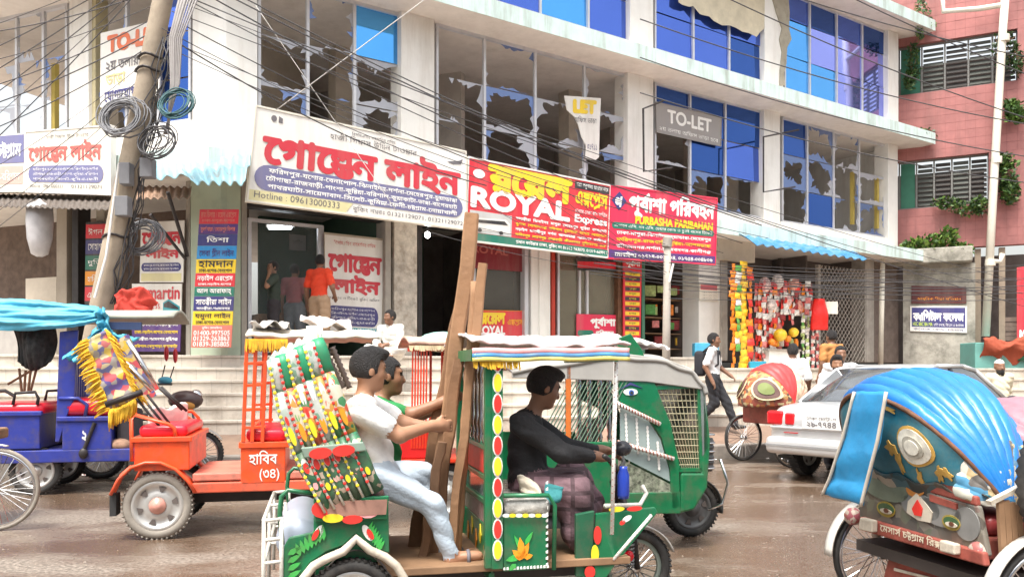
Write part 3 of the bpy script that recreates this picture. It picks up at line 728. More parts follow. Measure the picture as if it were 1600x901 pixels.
def fq(F, off, *uv): return [F.q(u, v, off) for u, v in uv]

# --- the big white ticket-office board
b, o = board('shop_sign', 'large white board with red Bengali lettering above the open ticket office', fq(FR, .98, (401,167), (727,238), (727,357), (388,312)), S_WHITE, .10, S_CREAM)
line(b, o, 'বিসমিল্লাহির রাহমানির রাহিম', (.42,.045,.63,.095), S_INK, res=12)
line(b, o, 'হাজী গিয়াস উদ্দিন টাওয়ার', (.32,.10,.74,.185), S_INK, res=16)
line(b, o, 'গোল্ডেন লাইন', (.035,.17,.975,.62), S_REDT, res=46, bold=.045)
b.pill(MB(), .015, .60, .985, .875, .004).build('route_panel', S_SLATE, o)
for k, t in enumerate(('ফরিদপুর-যশোর-বেনাপোল-ঝিনাইদহ-দর্শনা-মেহেরপুর-চুয়াডাঙ্গা', 'চৌগাছা-রাজবাড়ী-পাংশা-কুষ্টিয়া-বরিশাল-কুয়াকাটা-ভাঙ্গা-বাগেরহাট', 'পাথরঘাটা-সায়েদাবাদ-সিলেট-কুমিল্লা-ফেনী-চট্টগ্রাম-নোয়াখালী')):
    line(b, o, t, (.06+.01*(k != 1), .615+.085*k, .955, .70+.085*k), S_TXT, .011, res=18, bold=.012)
b.poly(MB(), [(.0,.885),(.44,.885),(.41,1),(0,1)], .003).build('hotline_strip', plain('strip_yellow', (.72,.66,.36)), o)
line(b, o, 'Hotline : 09613000333', (.02,.895,.38,.965), S_INK, res=16); line(b, o, 'বুকিং নম্বরঃ 01321129071, 01321129072', (.44,.90,.985,.985), S_INK, res=16)
mb = MB(); b.disc(mb, .075, .085, .012, .035, .004, 12); b.poly(mb, [(.095,.05),(.112,.07),(.112,.12),(.095,.12)], .004); mb.build('emblem', S_INK, o)
mb = MB(); b.poly(mb, [(.90,.17),(.965,.13),(.985,.10),(.975,.17),(.93,.19)], .004); mb.build('emblem', S_INK, o)
# --- red boards
b, o = board('shop_sign', 'red board with yellow Bengali and white ROYAL lettering and a bus picture', fq(FR, .95, (733,247), (953,291), (949,401), (729,374)), S_RED, .06, S_WHITE)
line(b, o, 'রয়েল', (.12,.02,.71,.37), S_YEL, res=40, bold=.06); line(b, o, 'ROYAL', (.015,.33,.70,.60), S_TXT, res=36, bold=.05)
line(b, o, 'এক্সপ্রেস', (.735,.13,.985,.37), S_YEL, res=28, bold=.04); line(b, o, 'Express', (.735,.47,.985,.61), S_TXT, res=28, bold=.035)
b.slab(MB(), .73, .02, .995, .12, .001, .005).build('label_strip', S_BLK, o); line(b, o, 'পরম করুণাময় আল্লাহর নামে', (.74,.035,.985,.11), S_TXT, .011, res=14); line(b, o, 'চট্টগ্রাম-ঢাকা বাস সার্ভিস', (.735,.385,.985,.46), S_TXT, res=14)
mb = MB(); b.disc(mb, .065, .17, .038, .055, .004); mb.build('emblem', S_TXT, o)
for k, (t, m) in enumerate((('সাতক্ষীরা  ঝিনাইদহ  মাগুরা  মেহেরপুর  কুষ্টিয়া  বাগেরহাট', S_TXT), ('খুলনা  গোপালগঞ্জ  বরিশাল  চুয়াডাঙ্গা  যশোর  বেনাপোল', S_YEL), ('নড়াইল  মাদারীপুর  দর্শনা  আলমডাঙ্গা  শ্যামনগর  কালীগঞ্জ', S_TXT), ('ফরিদপুর  মহেশপুর  রাজবাড়ী  জীবননগর  মুজিবনগর  ভাঙ্গা', S_YEL))):
    line(b, o, t, (.315, .62+.069*k, .985, .68+.069*k), m, res=14, bold=.02)
b.slab(MB(), .0, .905, 1, 1, .001, .005).build('phone_strip', S_GRN, o); line(b, o, 'প্রধান কাউন্টার ঢাকা, বুকিং নং 01312-263070, 01319-669911', (.32,.915,.99,.985), S_TXT, .011, res=16, bold=.015)
b.slab(MB(), .015, .63, .29, .90, .001, .005).build('bus_picture', plain('photo_grey', (.55,.56,.55)), o)
mb = MB(); b.poly(mb, [(.04,.72),(.25,.69),(.28,.74),(.28,.86),(.04,.86)], .006); b.build_ = None; mb.build('bus_body', S_WHITE, o)
mb = MB(); b.poly(mb, [(.05,.74),(.24,.715),(.265,.76),(.05,.775)], .010); mb.m(0); b.disc(mb, .08, .865, .014, .022, .010); b.disc(mb, .22, .865, .014, .022, .010); mb.build('bus_windows', S_BLK, o)
b, o = board('shop_sign', 'crimson board reading PURBASHA PARIBAHAN in yellow next to the ROYAL board', fq(FR, .95, (954.5,291), (1120,311), (1117,412), (950.5,402)), S_PINKRED, .06, S_PINKRED)
line(b, o, 'পূর্বাশা পরিবহন', (.16,.02,.98,.40), S_TXT, res=36, bold=.05); line(b, o, 'PURBASHA PARIBAHAN', (.22,.375,.965,.50), S_YEL, res=24, bold=.05)
b.pill(MB(), .02, .495, .98, .585, .003).build('strip', S_GRN, o); line(b, o, 'এখানে এসি, নন এসি, চেয়ার কোচ ও হুন্দাই বাসের টিকেট', (.04,.505,.96,.575), S_TXT, .011, res=14, bold=.01)
for k, (t, m) in enumerate((('ঢাকা-মাগুরা-ঝিনাইদহ-চুয়াডাঙ্গা-মেহেরপুর', S_TXT), ('ফরিদপুর-রাজবাড়ী-কুষ্টিয়া-আলমডাঙ্গা', S_YEL), ('জীবননগর-দর্শনা-মুজিবনগর-কালীগঞ্জ', S_TXT))): line(b, o, t, (.06, .60+.095*k, .95, .68+.095*k), m, res=16, bold=.025)
b.slab(MB(), 0, .885, 1, 1, .001, .005).build('phone_strip', S_PUR, o); line(b, o, 'মোবাইলঃ ০১৭১৪-০০১৮০৪, ০১৭৫৪-০০৪৮০৬', (.05,.90,.97,.985), S_TXT, .011, res=16, bold=.02)
mb = MB(); b.poly(mb, [(.075,.06),(.14,.19),(.075,.33),(.01,.19)], .004); mb.build('emblem', S_NAVY, o)
mb = MB(); b.disc(mb, .06, .20, .022, .055, .010, 14); b.poly(mb, [(.085,.13),(.10,.13),(.09,.28),(.075,.28)], .010); mb.build('emblem_mark', S_TXT, o)
# --- left side street board
b, o = board('shop_sign', 'cream board with faded red Bengali lettering at the left above the side shops', fq(FL, .95, (41,207), (173,197), (173,303), (41,299)), S_CREAM, .10, S_WHITE)
line(b, o, 'গোল্ডেন লাইন', (.03,.17,.90,.52), S_FADE, res=36, bold=.04); line(b, o, 'হাজী গিয়াস উদ্দিন টাওয়ার', (.25,.06,.75,.14), S_INK, res=12)
b.pill(MB(), .03, .57, .92, .84, .004).build('route_panel', S_SLATE, o)
for k, t in enumerate(('ফরিদপুর-যশোর-বেনাপোল-ঝিনাইদহ-দর্শনা', 'চৌগাছা-রাজবাড়ী-পাংশা-কুষ্টিয়া-বরিশাল', 'পাথরঘাটা-সিলেট-কুমিল্লা-ফেনী')): line(b, o, t, (.09, .595+.08*k, .86, .66+.08*k), S_TXT, .011, res=12)
line(b, o, 'Hotline : 09613000333', (.05,.87,.45,.93), S_INK, res=12); line(b, o, '01321129071', (.55,.87,.90,.93), S_INK, res=12)
b, o = board('shop_sign', 'faded slate and salmon board cut off by the left edge', fq(FL, .95, (-40,214), (40,208), (40,300), (-40,301)), S_CREAM, .08)
b.slab(MB(), 0, .02, .97, .50, .001, .005).build('upper_panel', S_SLATE, o); b.slab(MB(), 0, .55, .95, .86, .001, .005).build('lower_panel', plain('faded_salmon', (.68,.42,.36)), o)
line(b, o, 'চট্টগ্রাম', (.45,.12,.93,.42), S_TXT, .011, res=24, bold=.03); line(b, o, 'ঢাকা-বরিশাল', (.3,.62,.9,.8), S_TXT, .011, res=18)
# --- stack of route panels on the corner pier
SY = 13.45
st = thing('route_sign_stack', 'column of coloured route panels on the green corner pier', 'sign', P(335, 543, SY))
def eu(v, r): # slanted side edges of the stack
    t = (v-327)/216; return (312-14*t, 373-12*t)[r]
rows = [(327,350,S_RED,['স্টার ডিলাক্স / রয়েল এক্সপ্রেস','ঢাকা-মাগুরা-যশোর'],S_SALM),(350,366,S_PUR,['সুবর্ণ যাত্রা / মেহেরপুর ডিলাক্স'],S_SALM),(366,384,S_NAVY,['তিশা'],S_TXT),(384,405,S_BLUE,['সেবা গ্রীন লাইন'],S_NAVY),(405,427,S_YEL,['হামদান','ঢাকা-যশোর-বেনাপোল'],S_BLK),(427,448,S_RED,['নড়াইল এক্সপ্রেস','ঢাকা-নড়াইল-যশোর'],S_TXT),(448,463,S_GRN,['আল আরাফাহ্'],S_TXT),(463,486,S_NAVY,['সাতক্ষীরা লাইন','সাতক্ষীরা-শ্যামনগর'],S_TXT),(486,508,S_YEL,['যমুনা লাইন','ঢাকা-যশোর-বেনাপোল'],S_BLK),(508,543,S_SALM,['বুকিং মোবাইলঃ','01400-997505','01329-263863','01839-385805'],S_TXT)]
for v0, v1, m, ts, tm in rows:
    b, o = board('panel', None, [P(eu(v0,0),v0,SY), P(eu(v0,1),v0,SY), P(eu(v1-.4,1),v1-.4,SY), P(eu(v1-.4,0),v1-.4,SY)], m, .02, parent=st)
    n = len(ts)
    for k, t in enumerate(ts):
        if n == 2: bx = (.05,.06,.95,.62) if k == 0 else (.08,.68,.92,.94)
        elif n == 4: bx = (.25,.04,.75,.2) if k == 0 else (.05,.23+.25*(k-1),.95,.45+.25*(k-1))
        else: bx = (.22,.15,.80,.72) if t == 'তিশা' else (.06,.18,.94,.85)
        line(b, o, t, bx, tm, .006, res=20, bold=.02)
# --- posters at the left shop
b, o = board('poster', 'white poster with red Bengali letters left of the corner pier', fq(FL, .06, (220,347), (288,344), (286,441), (218,441)), S_WHITE, .02)
line(b, o, 'গোল্ডেন', (.04,.16,.96,.40), S_REDT, res=30, bold=.04); line(b, o, 'লাইন', (.12,.42,.92,.62), S_REDT, res=30, bold=.04); b.pill(MB(), .04, .68, .95, .82, .003).build('panel', S_NAVY, o)
for k in range(2): line(b, o, 'ফরিদপুর-যশোর-বেনাপোল-ঝিনাইদহ', (.10,.70+.06*k,.90,.745+.06*k), S_TXT, .008, res=10)
b.slab(MB(), .04, .85, .96, .98, .001, .004).build('panel', plain('strip_yellow'), o)
b, o = board('poster', 'white poster reading tmartin in red with a small teal bus', fq(FL, .06, (206,443), (284,443), (283,497), (206,497)), S_WHITE, .02)
line(b, o, 'stmartin', (.15,.08,.97,.46), S_REDT, res=26, bold=.03); line(b, o, 'press', (.30,.58,.58,.80), S_REDT, res=16)
mb = MB(); b.poly(mb, [(.64,.55),(.75,.45),(.97,.66),(.97,.86),(.70,.86),(.64,.78)], .003); mb.build('bus', S_TEAL, o)
mb = MB(); b.poly(mb, [(.66,.58),(.75,.50),(.95,.69),(.95,.75),(.66,.68)], .007); mb.build('bus_windows', S_BLK, o)
b, o = board('poster', 'purple route poster with white lines of writing below the tmartin poster', fq(FL, .06, (206,498), (283,498), (281,549), (206,549)), S_PUR, .02)
for k, t in enumerate(('নড়াইল-লোহাগড়া-খুলনা', 'ঢাকা-নড়াইল-যশোর-বেনাপোল', 'সাতক্ষীরা-শ্যামনগর-মুন্সিগঞ্জ', 'বরিশাল-খেপুপাড়া-কুয়াকাটা')): line(b, o, t, (.06,.10+.22*k,.95,.25+.22*k), (S_TXT, S_YEL)[k % 2], .006, res=14, bold=.02)
b, o = board('poster', 'dark striped route poster at the far left behind the leaning pole', fq(FL, .06, (134,347), (166,346), (162,475), (132,475)), S_BLK, .02)
for k, m in enumerate((S_RED, S_NAVY, S_GRN, S_ORA, S_RED)): b.slab(MB(), .02, .03+.19*k, .98, .2+.19*k, .001, .004).build('panel', m, o); line(b, o, ('ঈগল','সোহাগ','দ্রুতি','হানিফ','এসপি')[k], (.15,.07+.19*k,.85,.16+.19*k), S_TXT, .008, res=14)
# --- door poster of the ticket office
b, o = board('door_poster', 'tall white poster with red Bengali letters on the ticket office door', fq(FR, -.12, (507,366), (600,376), (596,527), (509,523)), S_WHITE, .03, M('door_frame_tan', (.42,.36,.28), .6))
line(b, o, 'গোল্ডেন', (.05,.17,.97,.38), S_REDT, res=36, bold=.05); line(b, o, 'লাইন', (.12,.38,.95,.58), S_REDT, res=36, bold=.05)
b.pill(MB(), .02, .70, .93, .90, .003, .1).build('panel', S_NAVY, o); b.poly(MB(), [(.25,.915),(.97,.915),(.97,.995),(.30,.995)], .003).build('panel', S_TEAL, o)
for k in range(4): line(b, o, ('ফরিদপুর-যশোর-বেনাপোল','ঝিনাইদহ-দর্শনা-মেহেরপুর','বরিশাল-কুষ্টিয়া-রাজবাড়ী','পাথরঘাটা-কুয়াকাটা')[k], (.10,.715+.043*k,.86,.75+.043*k), S_TXT, .008, res=12)
for k in range(2): line(b, o, ('01321129071','01321129072')[k], (.45,.92+.037*k,.95,.952+.037*k), S_TXT, .008, res=14)
line(b, o, 'বিসমিল্লাহির রাহমানির রাহিম', (.15,.04,.85,.09), S_FADE, res=10); line(b, o, 'কাউন্টার ও টিকেট বুকিং অফিস', (.05,.60,.95,.645), S_INK, res=12)
# --- Royal window posters
b, o = board('window_poster', 'dark red ROYAL panel across the top of the shop window', fq(FR, -.10, (735,378), (824,388), (823,425), (735,418)), plain('maroon', (.22,.02,.03)), .02); line(b, o, 'ROYAL', (.03,.08,.65,.40), plain('ink_dull_red', (.45,.12,.10)), res=20, bold=.03)
b, o = board('window_poster', 'red and yellow ROYAL poster low in the shop window', fq(FR, -.10, (738,485), (820,486), (819,530), (738,530)), S_RED, .02, S_ORA); line(b, o, 'রয়েল', (.14,.06,.62,.48), S_YEL, res=24, bold=.05); line(b, o, 'ROYAL', (.08,.52,.62,.84), S_TXT, res=22, bold=.05); line(b, o, 'এক্সপ্রেস', (.66,.28,.96,.52), S_ORA, res=18, bold=.03)
b, o = board('window_poster', 'crimson door panel with white Bengali name beside the yellow strip sign', fq(FR, -.08, (901,490), (965,492), (965,527), (901,526)), S_PINKRED, .02); line(b, o, 'পূর্বাশা', (.32,.10,.95,.62), S_TXT, res=26, bold=.05); line(b, o, 'পরিবহন', (.45,.66,.90,.92), S_TXT, res=18, bold=.03); b.pill(MB(), .02,.70,.40,.95,.003).build('panel', S_GRN, o)
b, o = board('window_poster', 'red and black band above the glass door', fq(FR, -.08, (901,402), (966,404), (966,424), (901,422)), S_BLK, .02); b.slab(MB(), .02,.3,.98,.8,.001,.004).build('panel', S_RED, o)
b, o = board('strip_sign', 'narrow red sign with a ladder of yellow and black route tabs', fq(FR, .06, (974,404), (1003,406), (1001,527), (974,526)), S_RED, .03); line(b, o, 'পূর্বাশা', (.12,.02,.9,.11), S_TXT, res=18, bold=.04)
for k in range(13): b.slab(MB(), .1,.17+.063*k,.9,.215+.063*k,.001,.005).build('tab', (S_YEL, S_BLK)[k % 2], o); line(b, o, ('ঢাকা','মাগুরা','যশোর')[k % 3], (.3,.18+.063*k,.7,.207+.063*k), (S_BLK, S_YEL)[k % 2], .009, res=10)
b, o = board('notice_board', 'small white notice sheet on the white pillar', fq(FR, .10, (1093,443), (1122,445), (1122,470), (1093,469)), S_CREAM, .02); b.slab(MB(), .05,.05,.95,.35,.001,.004).build('panel', plain('notice_pink', (.55,.12,.14)), o)
for k in range(3): line(b, o, 'এখানে ফ্লেক্সি লোড', (.1,.45+.17*k,.9,.55+.17*k), S_INK, .006, res=8)
# --- to-let boards
b, o = board('to_let_sign', 'white to let board in the left window behind the pole', fq(FL, .08, (157,52), (252,30), (248,149), (156,168)), S_WHITE, .03); line(b, o, 'TO-LET', (.12,.06,1.02,.30), plain('ink_orange_red', (.72,.16,.06)), res=26, bold=.07); line(b, o, '২য় তলায়', (.10,.40,.66,.54), S_INK, res=20, bold=.02); line(b, o, 'ভাড়া', (.10,.58,.44,.76), plain('ink_pale_yellow', (.72,.60,.30)), res=20, bold=.02); line(b, o, 'যোগাযোগ', (.08,.80,.62,.95), S_NAVY, res=20, bold=.02)
mb = MB(); brk = [(881,150),(938,154),(936,200),(935,246),(929,251),(914,247),(915,228),(908,214),(903,196),(897,183),(885,172)]; mb.prism([FR.q(u, v, .07) for u, v in brk], FR.n*.02); o = mb.build('to_let_sign', S_WHITE); tag(o, 'shattered white sign with yellow LET letters in the broken window', 'sign'); INV[o.name] = Matrix.Identity(4)
b = Board(*fq(FR, .092, (881,150), (938,154), (936,246), (881,242))); line(b, o, 'LET', (.24,.04,.90,.28), S_YEL, .004, 24, .08); line(b, o, 'অফিস ভাড়া', (.28,.32,.9,.45), S_INK, .004, 14); line(b, o, '০১৭১১', (.66,.78,.93,.88), S_NAVY, .004, 12)
b, o = board('to_let_sign', 'grey TO-LET panel stuck on the dark blue window', fq(FR, .0, (1025,160), (1127,184), (1126,228), (1026,206)), S_GREY, .02, S_GREY); line(b, o, 'TO-LET', (.16,.14,.84,.62), S_TXT, res=30, bold=.03); line(b, o, '২য় তলায় অফিস ভাড়া হবে', (.04,.74,.95,.94), S_TXT, res=14)
# --- college sign, red sign at the right edge
b, o = board('college_sign', 'navy sign with white Bengali letters on the mossy wall', fq(FP, .34, (1422,478), (1511,478), (1511,520), (1422,517)), S_WHITE, .03); b.slab(MB(), .03,.06,.97,.82,.001,.004).build('panel', S_NAVY, o); line(b, o, 'ক্যাপিটাল কলেজ', (.05,.14,.95,.60), S_TXT, .008, 30, .05); line(b, o, 'HSC BBC BA MA', (.05,.63,.40,.78), plain('ink_lime', (.55,.70,.08)), .008, 16, .03); line(b, o, 'ভর্তি চলছে, বিজ্ঞান ও ব্যবসায়', (.42,.65,.94,.78), S_TXT, .008, 12); line(b, o, 'কলেজ রোড, চট্টগ্রাম', (.06,.86,.94,.96), S_NAVY, .004, 12)
b, o = board('shop_sign', 'dark crimson signboard hanging above the navy college sign', fq(FP, .34, (1424,446), (1510,448), (1510,474), (1424,474)), plain('dull_maroon', (.10,.02,.02)), .03); line(b, o, 'আধুনিক শিক্ষা প্রতিষ্ঠান', (.1,.62,.9,.85), S_ORA, res=12)
b, o = board('shop_sign', 'plain bright red signboard at the right edge of the street', fq(FP, .40, (1589,418), (1640,412), (1640,560), (1589,552)), S_RED, .05); line(b, o, 'BCB', (.08,.72,.35,.88), S_TXT, res=16, bold=.04)

# ================================================================= awnings
blue_tin = M('blue_tin', (.04,.19,.36), .55, var=.2, scale=3., dirt=.5, dcol=(.30,.33,.33), dscale=3.); pale_tin = M('pale_blue_tin', (.26,.48,.55), .6, var=.15, scale=3., dirt=.5, dcol=(.32,.25,.16), dscale=3.)
def corr(name, label, q, m, n, amp=.03, curl=.0):
    b = Board(*q); mb = MB()
    mb.grid(lambda x, y: b.p(x, y, amp*math.cos(x*n*2*math.pi)+curl*math.sin(y*math.pi*.5)), n*8, 5)
    o = mb.build(name, m, smooth=True, solid=.006); return tag(o, label, 'awning')
corr('tin_awning', 'blue corrugated tin awning over the snack shop', [FR.q(1153,366,.75), FR.q(1330,393,.75), FR.q(1352,411,1.5), FR.q(1174,386,1.5)], blue_tin, 13, .03, .08)
corr('tin_awning', 'pale blue corrugated tin sheet beside the big white board', [FL.q(236,252,.75), FR.q(392,240,.85), FR.q(392,262,1.3), FL.q(240,280,1.3)], pale_tin, 7, .035)
corr('tin_awning', 'bent lower tin sheet with rust patch at the corner', [P(285,268,12.4), P(388,258,12.5), P(384,287,12.1), P(300,286,12.0)], M('rusty_pale_tin', (.33,.58,.66), .6, var=.15, dirt=.75, dcol=(.30,.15,.06), dscale=5.), 5, .04)
corr('tin_awning', 'dark rusty tin canopy below the cream board', [FL.q(-30,303,.5), FL.q(176,306,.5), FL.q(170,328,1.5), FL.q(-30,322,1.5)], M('dark_tin', (.11,.09,.075), .75, var=.3, dirt=.5, dcol=(.06,.04,.03)), 22, .012)
corr('tin_awning', 'short brown tin sheet behind the leaning pole', [FL.q(190,290,.5), FL.q(300,293,.3), FL.q(298,309,.9), FL.q(186,311,1.0)], M('brown_tin', (.24,.15,.10), .75, var=.3), 10, .02)
br = MB(); br.tube([P(262,300,12.9), P(293,400,13.6)], .03, 8); br.tube([P(235,335,12.9), P(290,405,13.6)], .025, 8); tag(br.build('awning_bracket', dark_metal, kind='stuff'), 'crossed dark struts holding up the corner tin sheet', 'bracket')

# ================================================================= poles
pole_m = M('pole_concrete', (.34,.28,.21), .9, var=.2, scale=5., bump=.25, dirt=.5, dcol=(.18,.14,.10))
pl = thing('utility_pole', 'leaning concrete utility pole wrapped with cable coils', 'pole', P(112, 715, 11.6))
A0 = P(112, 722, 11.6); A1 = P(272, -90, 11.6)
MB().tube([A0.lerp(A1, k/10) for k in range(11)], .185, 20, r1=.125).build('shaft', pole_m, pl, smooth=True)
def on_pole(v): t = (722-v)/812; return A0.lerp(A1, t)
for v in (92, 112, 370): MB().tube([on_pole(v)+Vector((.17*math.cos(a), .17*math.sin(a), .02*math.sin(3*a))) for a in [k*math.pi/8 for k in range(17)]], .018, 6).build('clamp', dark_metal, pl)
gb = M('meter_grey', (.17,.17,.18), .6)
for u0, u1, v0, v1 in ((190,206,256,289),(222,241,249,278),(183,203,308,338)):
    c = P((u0+u1)/2, (v0+v1)/2, 11.35); MB().box(c.x-(u1-u0)/2/112, c.x+(u1-u0)/2/112, 11.27, 11.43, c.z-(v1-v0)/2/112, c.z+(v1-v0)/2/112).build('meter_box', gb, pl, bevel=.01)
bt = P(168, 440, 11.35); MB().tube([P(186,255,11.38), P(166,400,11.38), P(148,465,11.36)], .018, 8).build('white_conduit', M('white_paint_old', (.75,.73,.70), .7, dirt=.4), pl)
rgc = random.Random(3)
def coil(u, v, rad, n, col, name, label, Y=11.25):
    mb = MB(); c = P(u, v, Y)
    for k in range(n):
        r = rad*rgc.uniform(.75, 1.1); cx = c+Vector((rgc.uniform(-.06,.06), rgc.uniform(-.10,.10), rgc.uniform(-.06,.06))); t1 = rgc.uniform(-.3,.3)
        mb.tube([cx+Vector((r*math.cos(a), .1*math.sin(a+t1), r*rgc.uniform(.95,1.03)*math.sin(a))) for a in [j*math.pi/11 for j in range(22)]], rgc.uniform(.007,.012), 5, closed=True)
    return tag(mb.build(name, col, smooth=True), label, 'cable coil')
blk = M('cable_black', (.055,.052,.055), .6); cab_teal = M('cable_teal', (.03,.10,.11), .6); cab_grey = M('cable_grey', (.16,.16,.17), .6)
coil(192, 184, .27, 16, cab_grey, 'cable_coil', 'big grey coil of cable hung left of the leaning pole')
coil(273, 157, .21, 9, cab_teal, 'cable_coil', 'teal coil of cable hung right of the leaning pole')
coil(246, 222, .24, 9, blk, 'cable_coil', 'black tangle of cable above the meter boxes')
coil(222, 372, .24, 12, cab_grey, 'cable_coil', 'grey bundle of cable loops low behind the pole', 11.9)
mb = MB()
for k in range(12):
    p = [on_pole(60)+Vector((rgc.uniform(.1,.32), -.05, 0))]
    for j in range(1, 9): p.append(on_pole(60+j*52)+Vector((rgc.uniform(.08,.36), rgc.uniform(-.15,.1), 0)))
    mb.tube(p, .008, 5)
tag(mb.build('cable_bundle', blk, smooth=True), 'loose bundle of cables running down the leaning pole', 'cable')
mb = MB()
for k in range(7): mb.tube([on_pole(-40)+Vector((.3+.05*k, -.1, 0)), P(266+k*3, 60, 11.5), P(268+k*2, 130, 11.5), P(262-k, 210, 11.5)], .02 if k < 3 else .012, 6)
tag(mb.build('conduit_bundle', M('conduit_pale', (.30,.28,.27), .6), smooth=True), 'bundle of pale conduits beside the top of the leaning pole', 'conduit')
mb = MB().tube([P(1040,640,14.6), P(1043,368,14.6)], .075, 14, r1=.06); o = thing('slim_pole', 'slim grey post standing in front of the crimson board', 'pole', P(1040,640,14.6)); mb.build('shaft', M('post_grey', (.42,.38,.33), .8, dirt=.5), o, smooth=True)
MB().tube([P(1042,386,14.6), P(1043.5,372,14.6)], .085, 12).build('cap', conc, o); MB().tube([P(1046,440,14.5), P(1052,412,14.5)], .02, 8).build('insulator', S_WHITE, o)
pp = thing('drain_pipe', 'tall cream drain pipe in front of the pink building', 'pipe', FP.q(1540, 520, .5))
cr_pipe = M('cream_pipe', (.72,.68,.58), .5, var=.08, dirt=.3)
MB().tube([FP.q(1540,525,.5), FP.q(1552,300,.5), FP.q(1566,60,.5), FP.q(1573,-40,.5)], .11, 14).build('main_pipe', cr_pipe, pp, smooth=True)
MB().tube([FP.q(1568,8,.5), FP.q(1530,14,.5), FP.q(1474,18,.5), FP.q(1472,-20,.5)], .075, 10).build('branch_pipe', cr_pipe, pp, smooth=True)
for v in (60, 250, 410): MB().tube([FP.q(1540+(525-v)*.062,v+5,.5), FP.q(1540+(525-v)*.062+.5,v-5,.5)], .14, 14).build('collar', cr_pipe, pp)
MB().tube([FP.q(1551,408,.5), FP.q(1564,408,.5), FP.q(1566,396,.5)], .07, 10).build('elbow', cr_pipe, pp, smooth=True)
tag(MB().tube([FR.q(1379,405,.3), FR.q(1376,575,.3)], .07, 12).build('vertical_pipe', cr_pipe, smooth=True), 'thin cream pipe beside the lattice gate', 'pipe')

# ================================================================= overhead cables
rc = random.Random(5)
def cable(a, b, s, r, m=blk, lab='thin dark cable strung diagonally across the front of the building'):
    o = MB().tube(sag(a, b, s), r*.62, 5).build('overhead_cable', m, smooth=True); return tag(o, lab, 'cable', 'overhead cables')
top = lambda k: P(262+rc.uniform(-10,25), -60+k*13, 11.5)
for k, (u, v) in enumerate(((1180,345),(1190,352),(1020,310),(1160,380),(1640,490),(1640,452),(1640,470),(980,330),(880,300),(760,290),(1200,372),(1130,395))):
    cable(top(k), P(u, v, 15.2 if u < 1500 else 18), .25, rc.uniform(.008,.018))
for v0, v1 in ((-60,96),(-150,130),(-40,196),(60,200),(120,250),(175,290)): cable(P(1000,v0-30,15), P(1640,v1,17), .2, .018, lab='dark cable running down to the right past the pink building')
for k in range(9): cable(P(940+rc.uniform(-20,20), 395+k*4, 14.4), P(1640, 415+k*6+rc.uniform(-6,6), 17.5), .22, rc.uniform(.008,.02), lab='cable of the low bundle across the snack shop and lattice gate')
for k in range(9): cable(P(-40, 60+k*42+rc.uniform(-15,15), 11.2), on_pole(-20+k*22), .08, rc.uniform(.006,.014), lab='thin cable reaching the leaning pole from the left edge')
for k in range(6): cable(P(-40, 250-k*40, 11.5), P(240, -40-k*5, 11.5), .05, rc.uniform(.006,.012), lab='thin cable rising to the pole top from the left edge')
cable(P(432,172,12.5), P(690,-20,12.5), .0, .012, M('cable_pale', (.55,.53,.50), .6), 'pale cable rising across the broken window above the big board')
cable(P(400,10,12.6), P(620,330,12.6), .0, .008, M('cable_pale'), 'pale cable dropping across the big white board')
for u0, v0, u1, v1 in ((430,300,1280,660),(560,340,960,470),(740,330,980,470),(830,410,1060,560)): pass
for k in range(10): cable(P(1040+rc.uniform(-4,4), 378+rc.uniform(0,60), 14.5), P(700+rc.uniform(-60,200), 330+rc.uniform(-40,60), 14.2), .12, .008, lab='thin cable tied to the slim post from the left')
for k in range(5): cable(P(1045, 410+k*14, 14.5), P(1400, 430+k*5, 16), .1, .01, lab='thin cable tied to the slim post from the right')
# window grilles brackets
for k, (q, lab) in enumerate(((((1036,158),(1005,170),(1006,268),(1050,262)), 'black bent iron bracket left of the grey TO-LET panel'), (((1248,203),(1193,214),(1193,300),(1242,292)), 'black bent iron bracket by the lower right window'))):
    tag(MB().tube([FR.q(u, v, .6) for u, v in q], .025, 6).build('iron_bracket', dark_metal), lab, 'bracket')
# ================================================================= vehicles
class Veh:
    """local frame of a vehicle: x forward, y to its far side, origin on the ground at the near side"""
    def __init__(s, u, Y, yaw): s.o = P(u, VH, Y); s.o.z = 0; s.yaw = R(yaw); s.c, s.s = math.cos(s.yaw), math.sin(s.yaw)
    def px(s, u, v, y=0.): # photo position on the plane at lateral y
        k = (u-UC)/FPX; x = (k*(s.o.y+y*s.c)-s.o.x+y*s.s)/(s.c-k*s.s); Yw = s.o.y+x*s.s+y*s.c
        return Vector((x, y, EYE+(VH-v)*Yw/FPX))
    def rp(s, u, v, x=0.): # photo position on the cross plane at x
        k = (u-UC)/FPX; y = (s.o.x+x*s.c-k*(s.o.y+x*s.s))/(s.s+k*s.c); Yw = s.o.y+x*s.s+y*s.c
        return Vector((x, y, EYE+(VH-v)*Yw/FPX))
    def thing(s, name, label, cat, group=None): return thing(name, label, cat, s.o, s.yaw, group, local=True)
rubber = M('rubber', (.025,.024,.023), .75, var=.25, dirt=.5, dcol=(.14,.12,.10), dscale=5.); rubber_pale = M('rubber_dusty', (.30,.27,.23), .9, var=.2, dirt=.5, dcol=(.16,.14,.12), dscale=6.)
silver = M('silver_paint', (.56,.55,.52), .35, metal=.5, dirt=.3); chrome = M('chrome', (.70,.70,.70), .18, metal=1., var=.1); dirty_white = paint('dirty_white', (.62,.60,.54), .5)
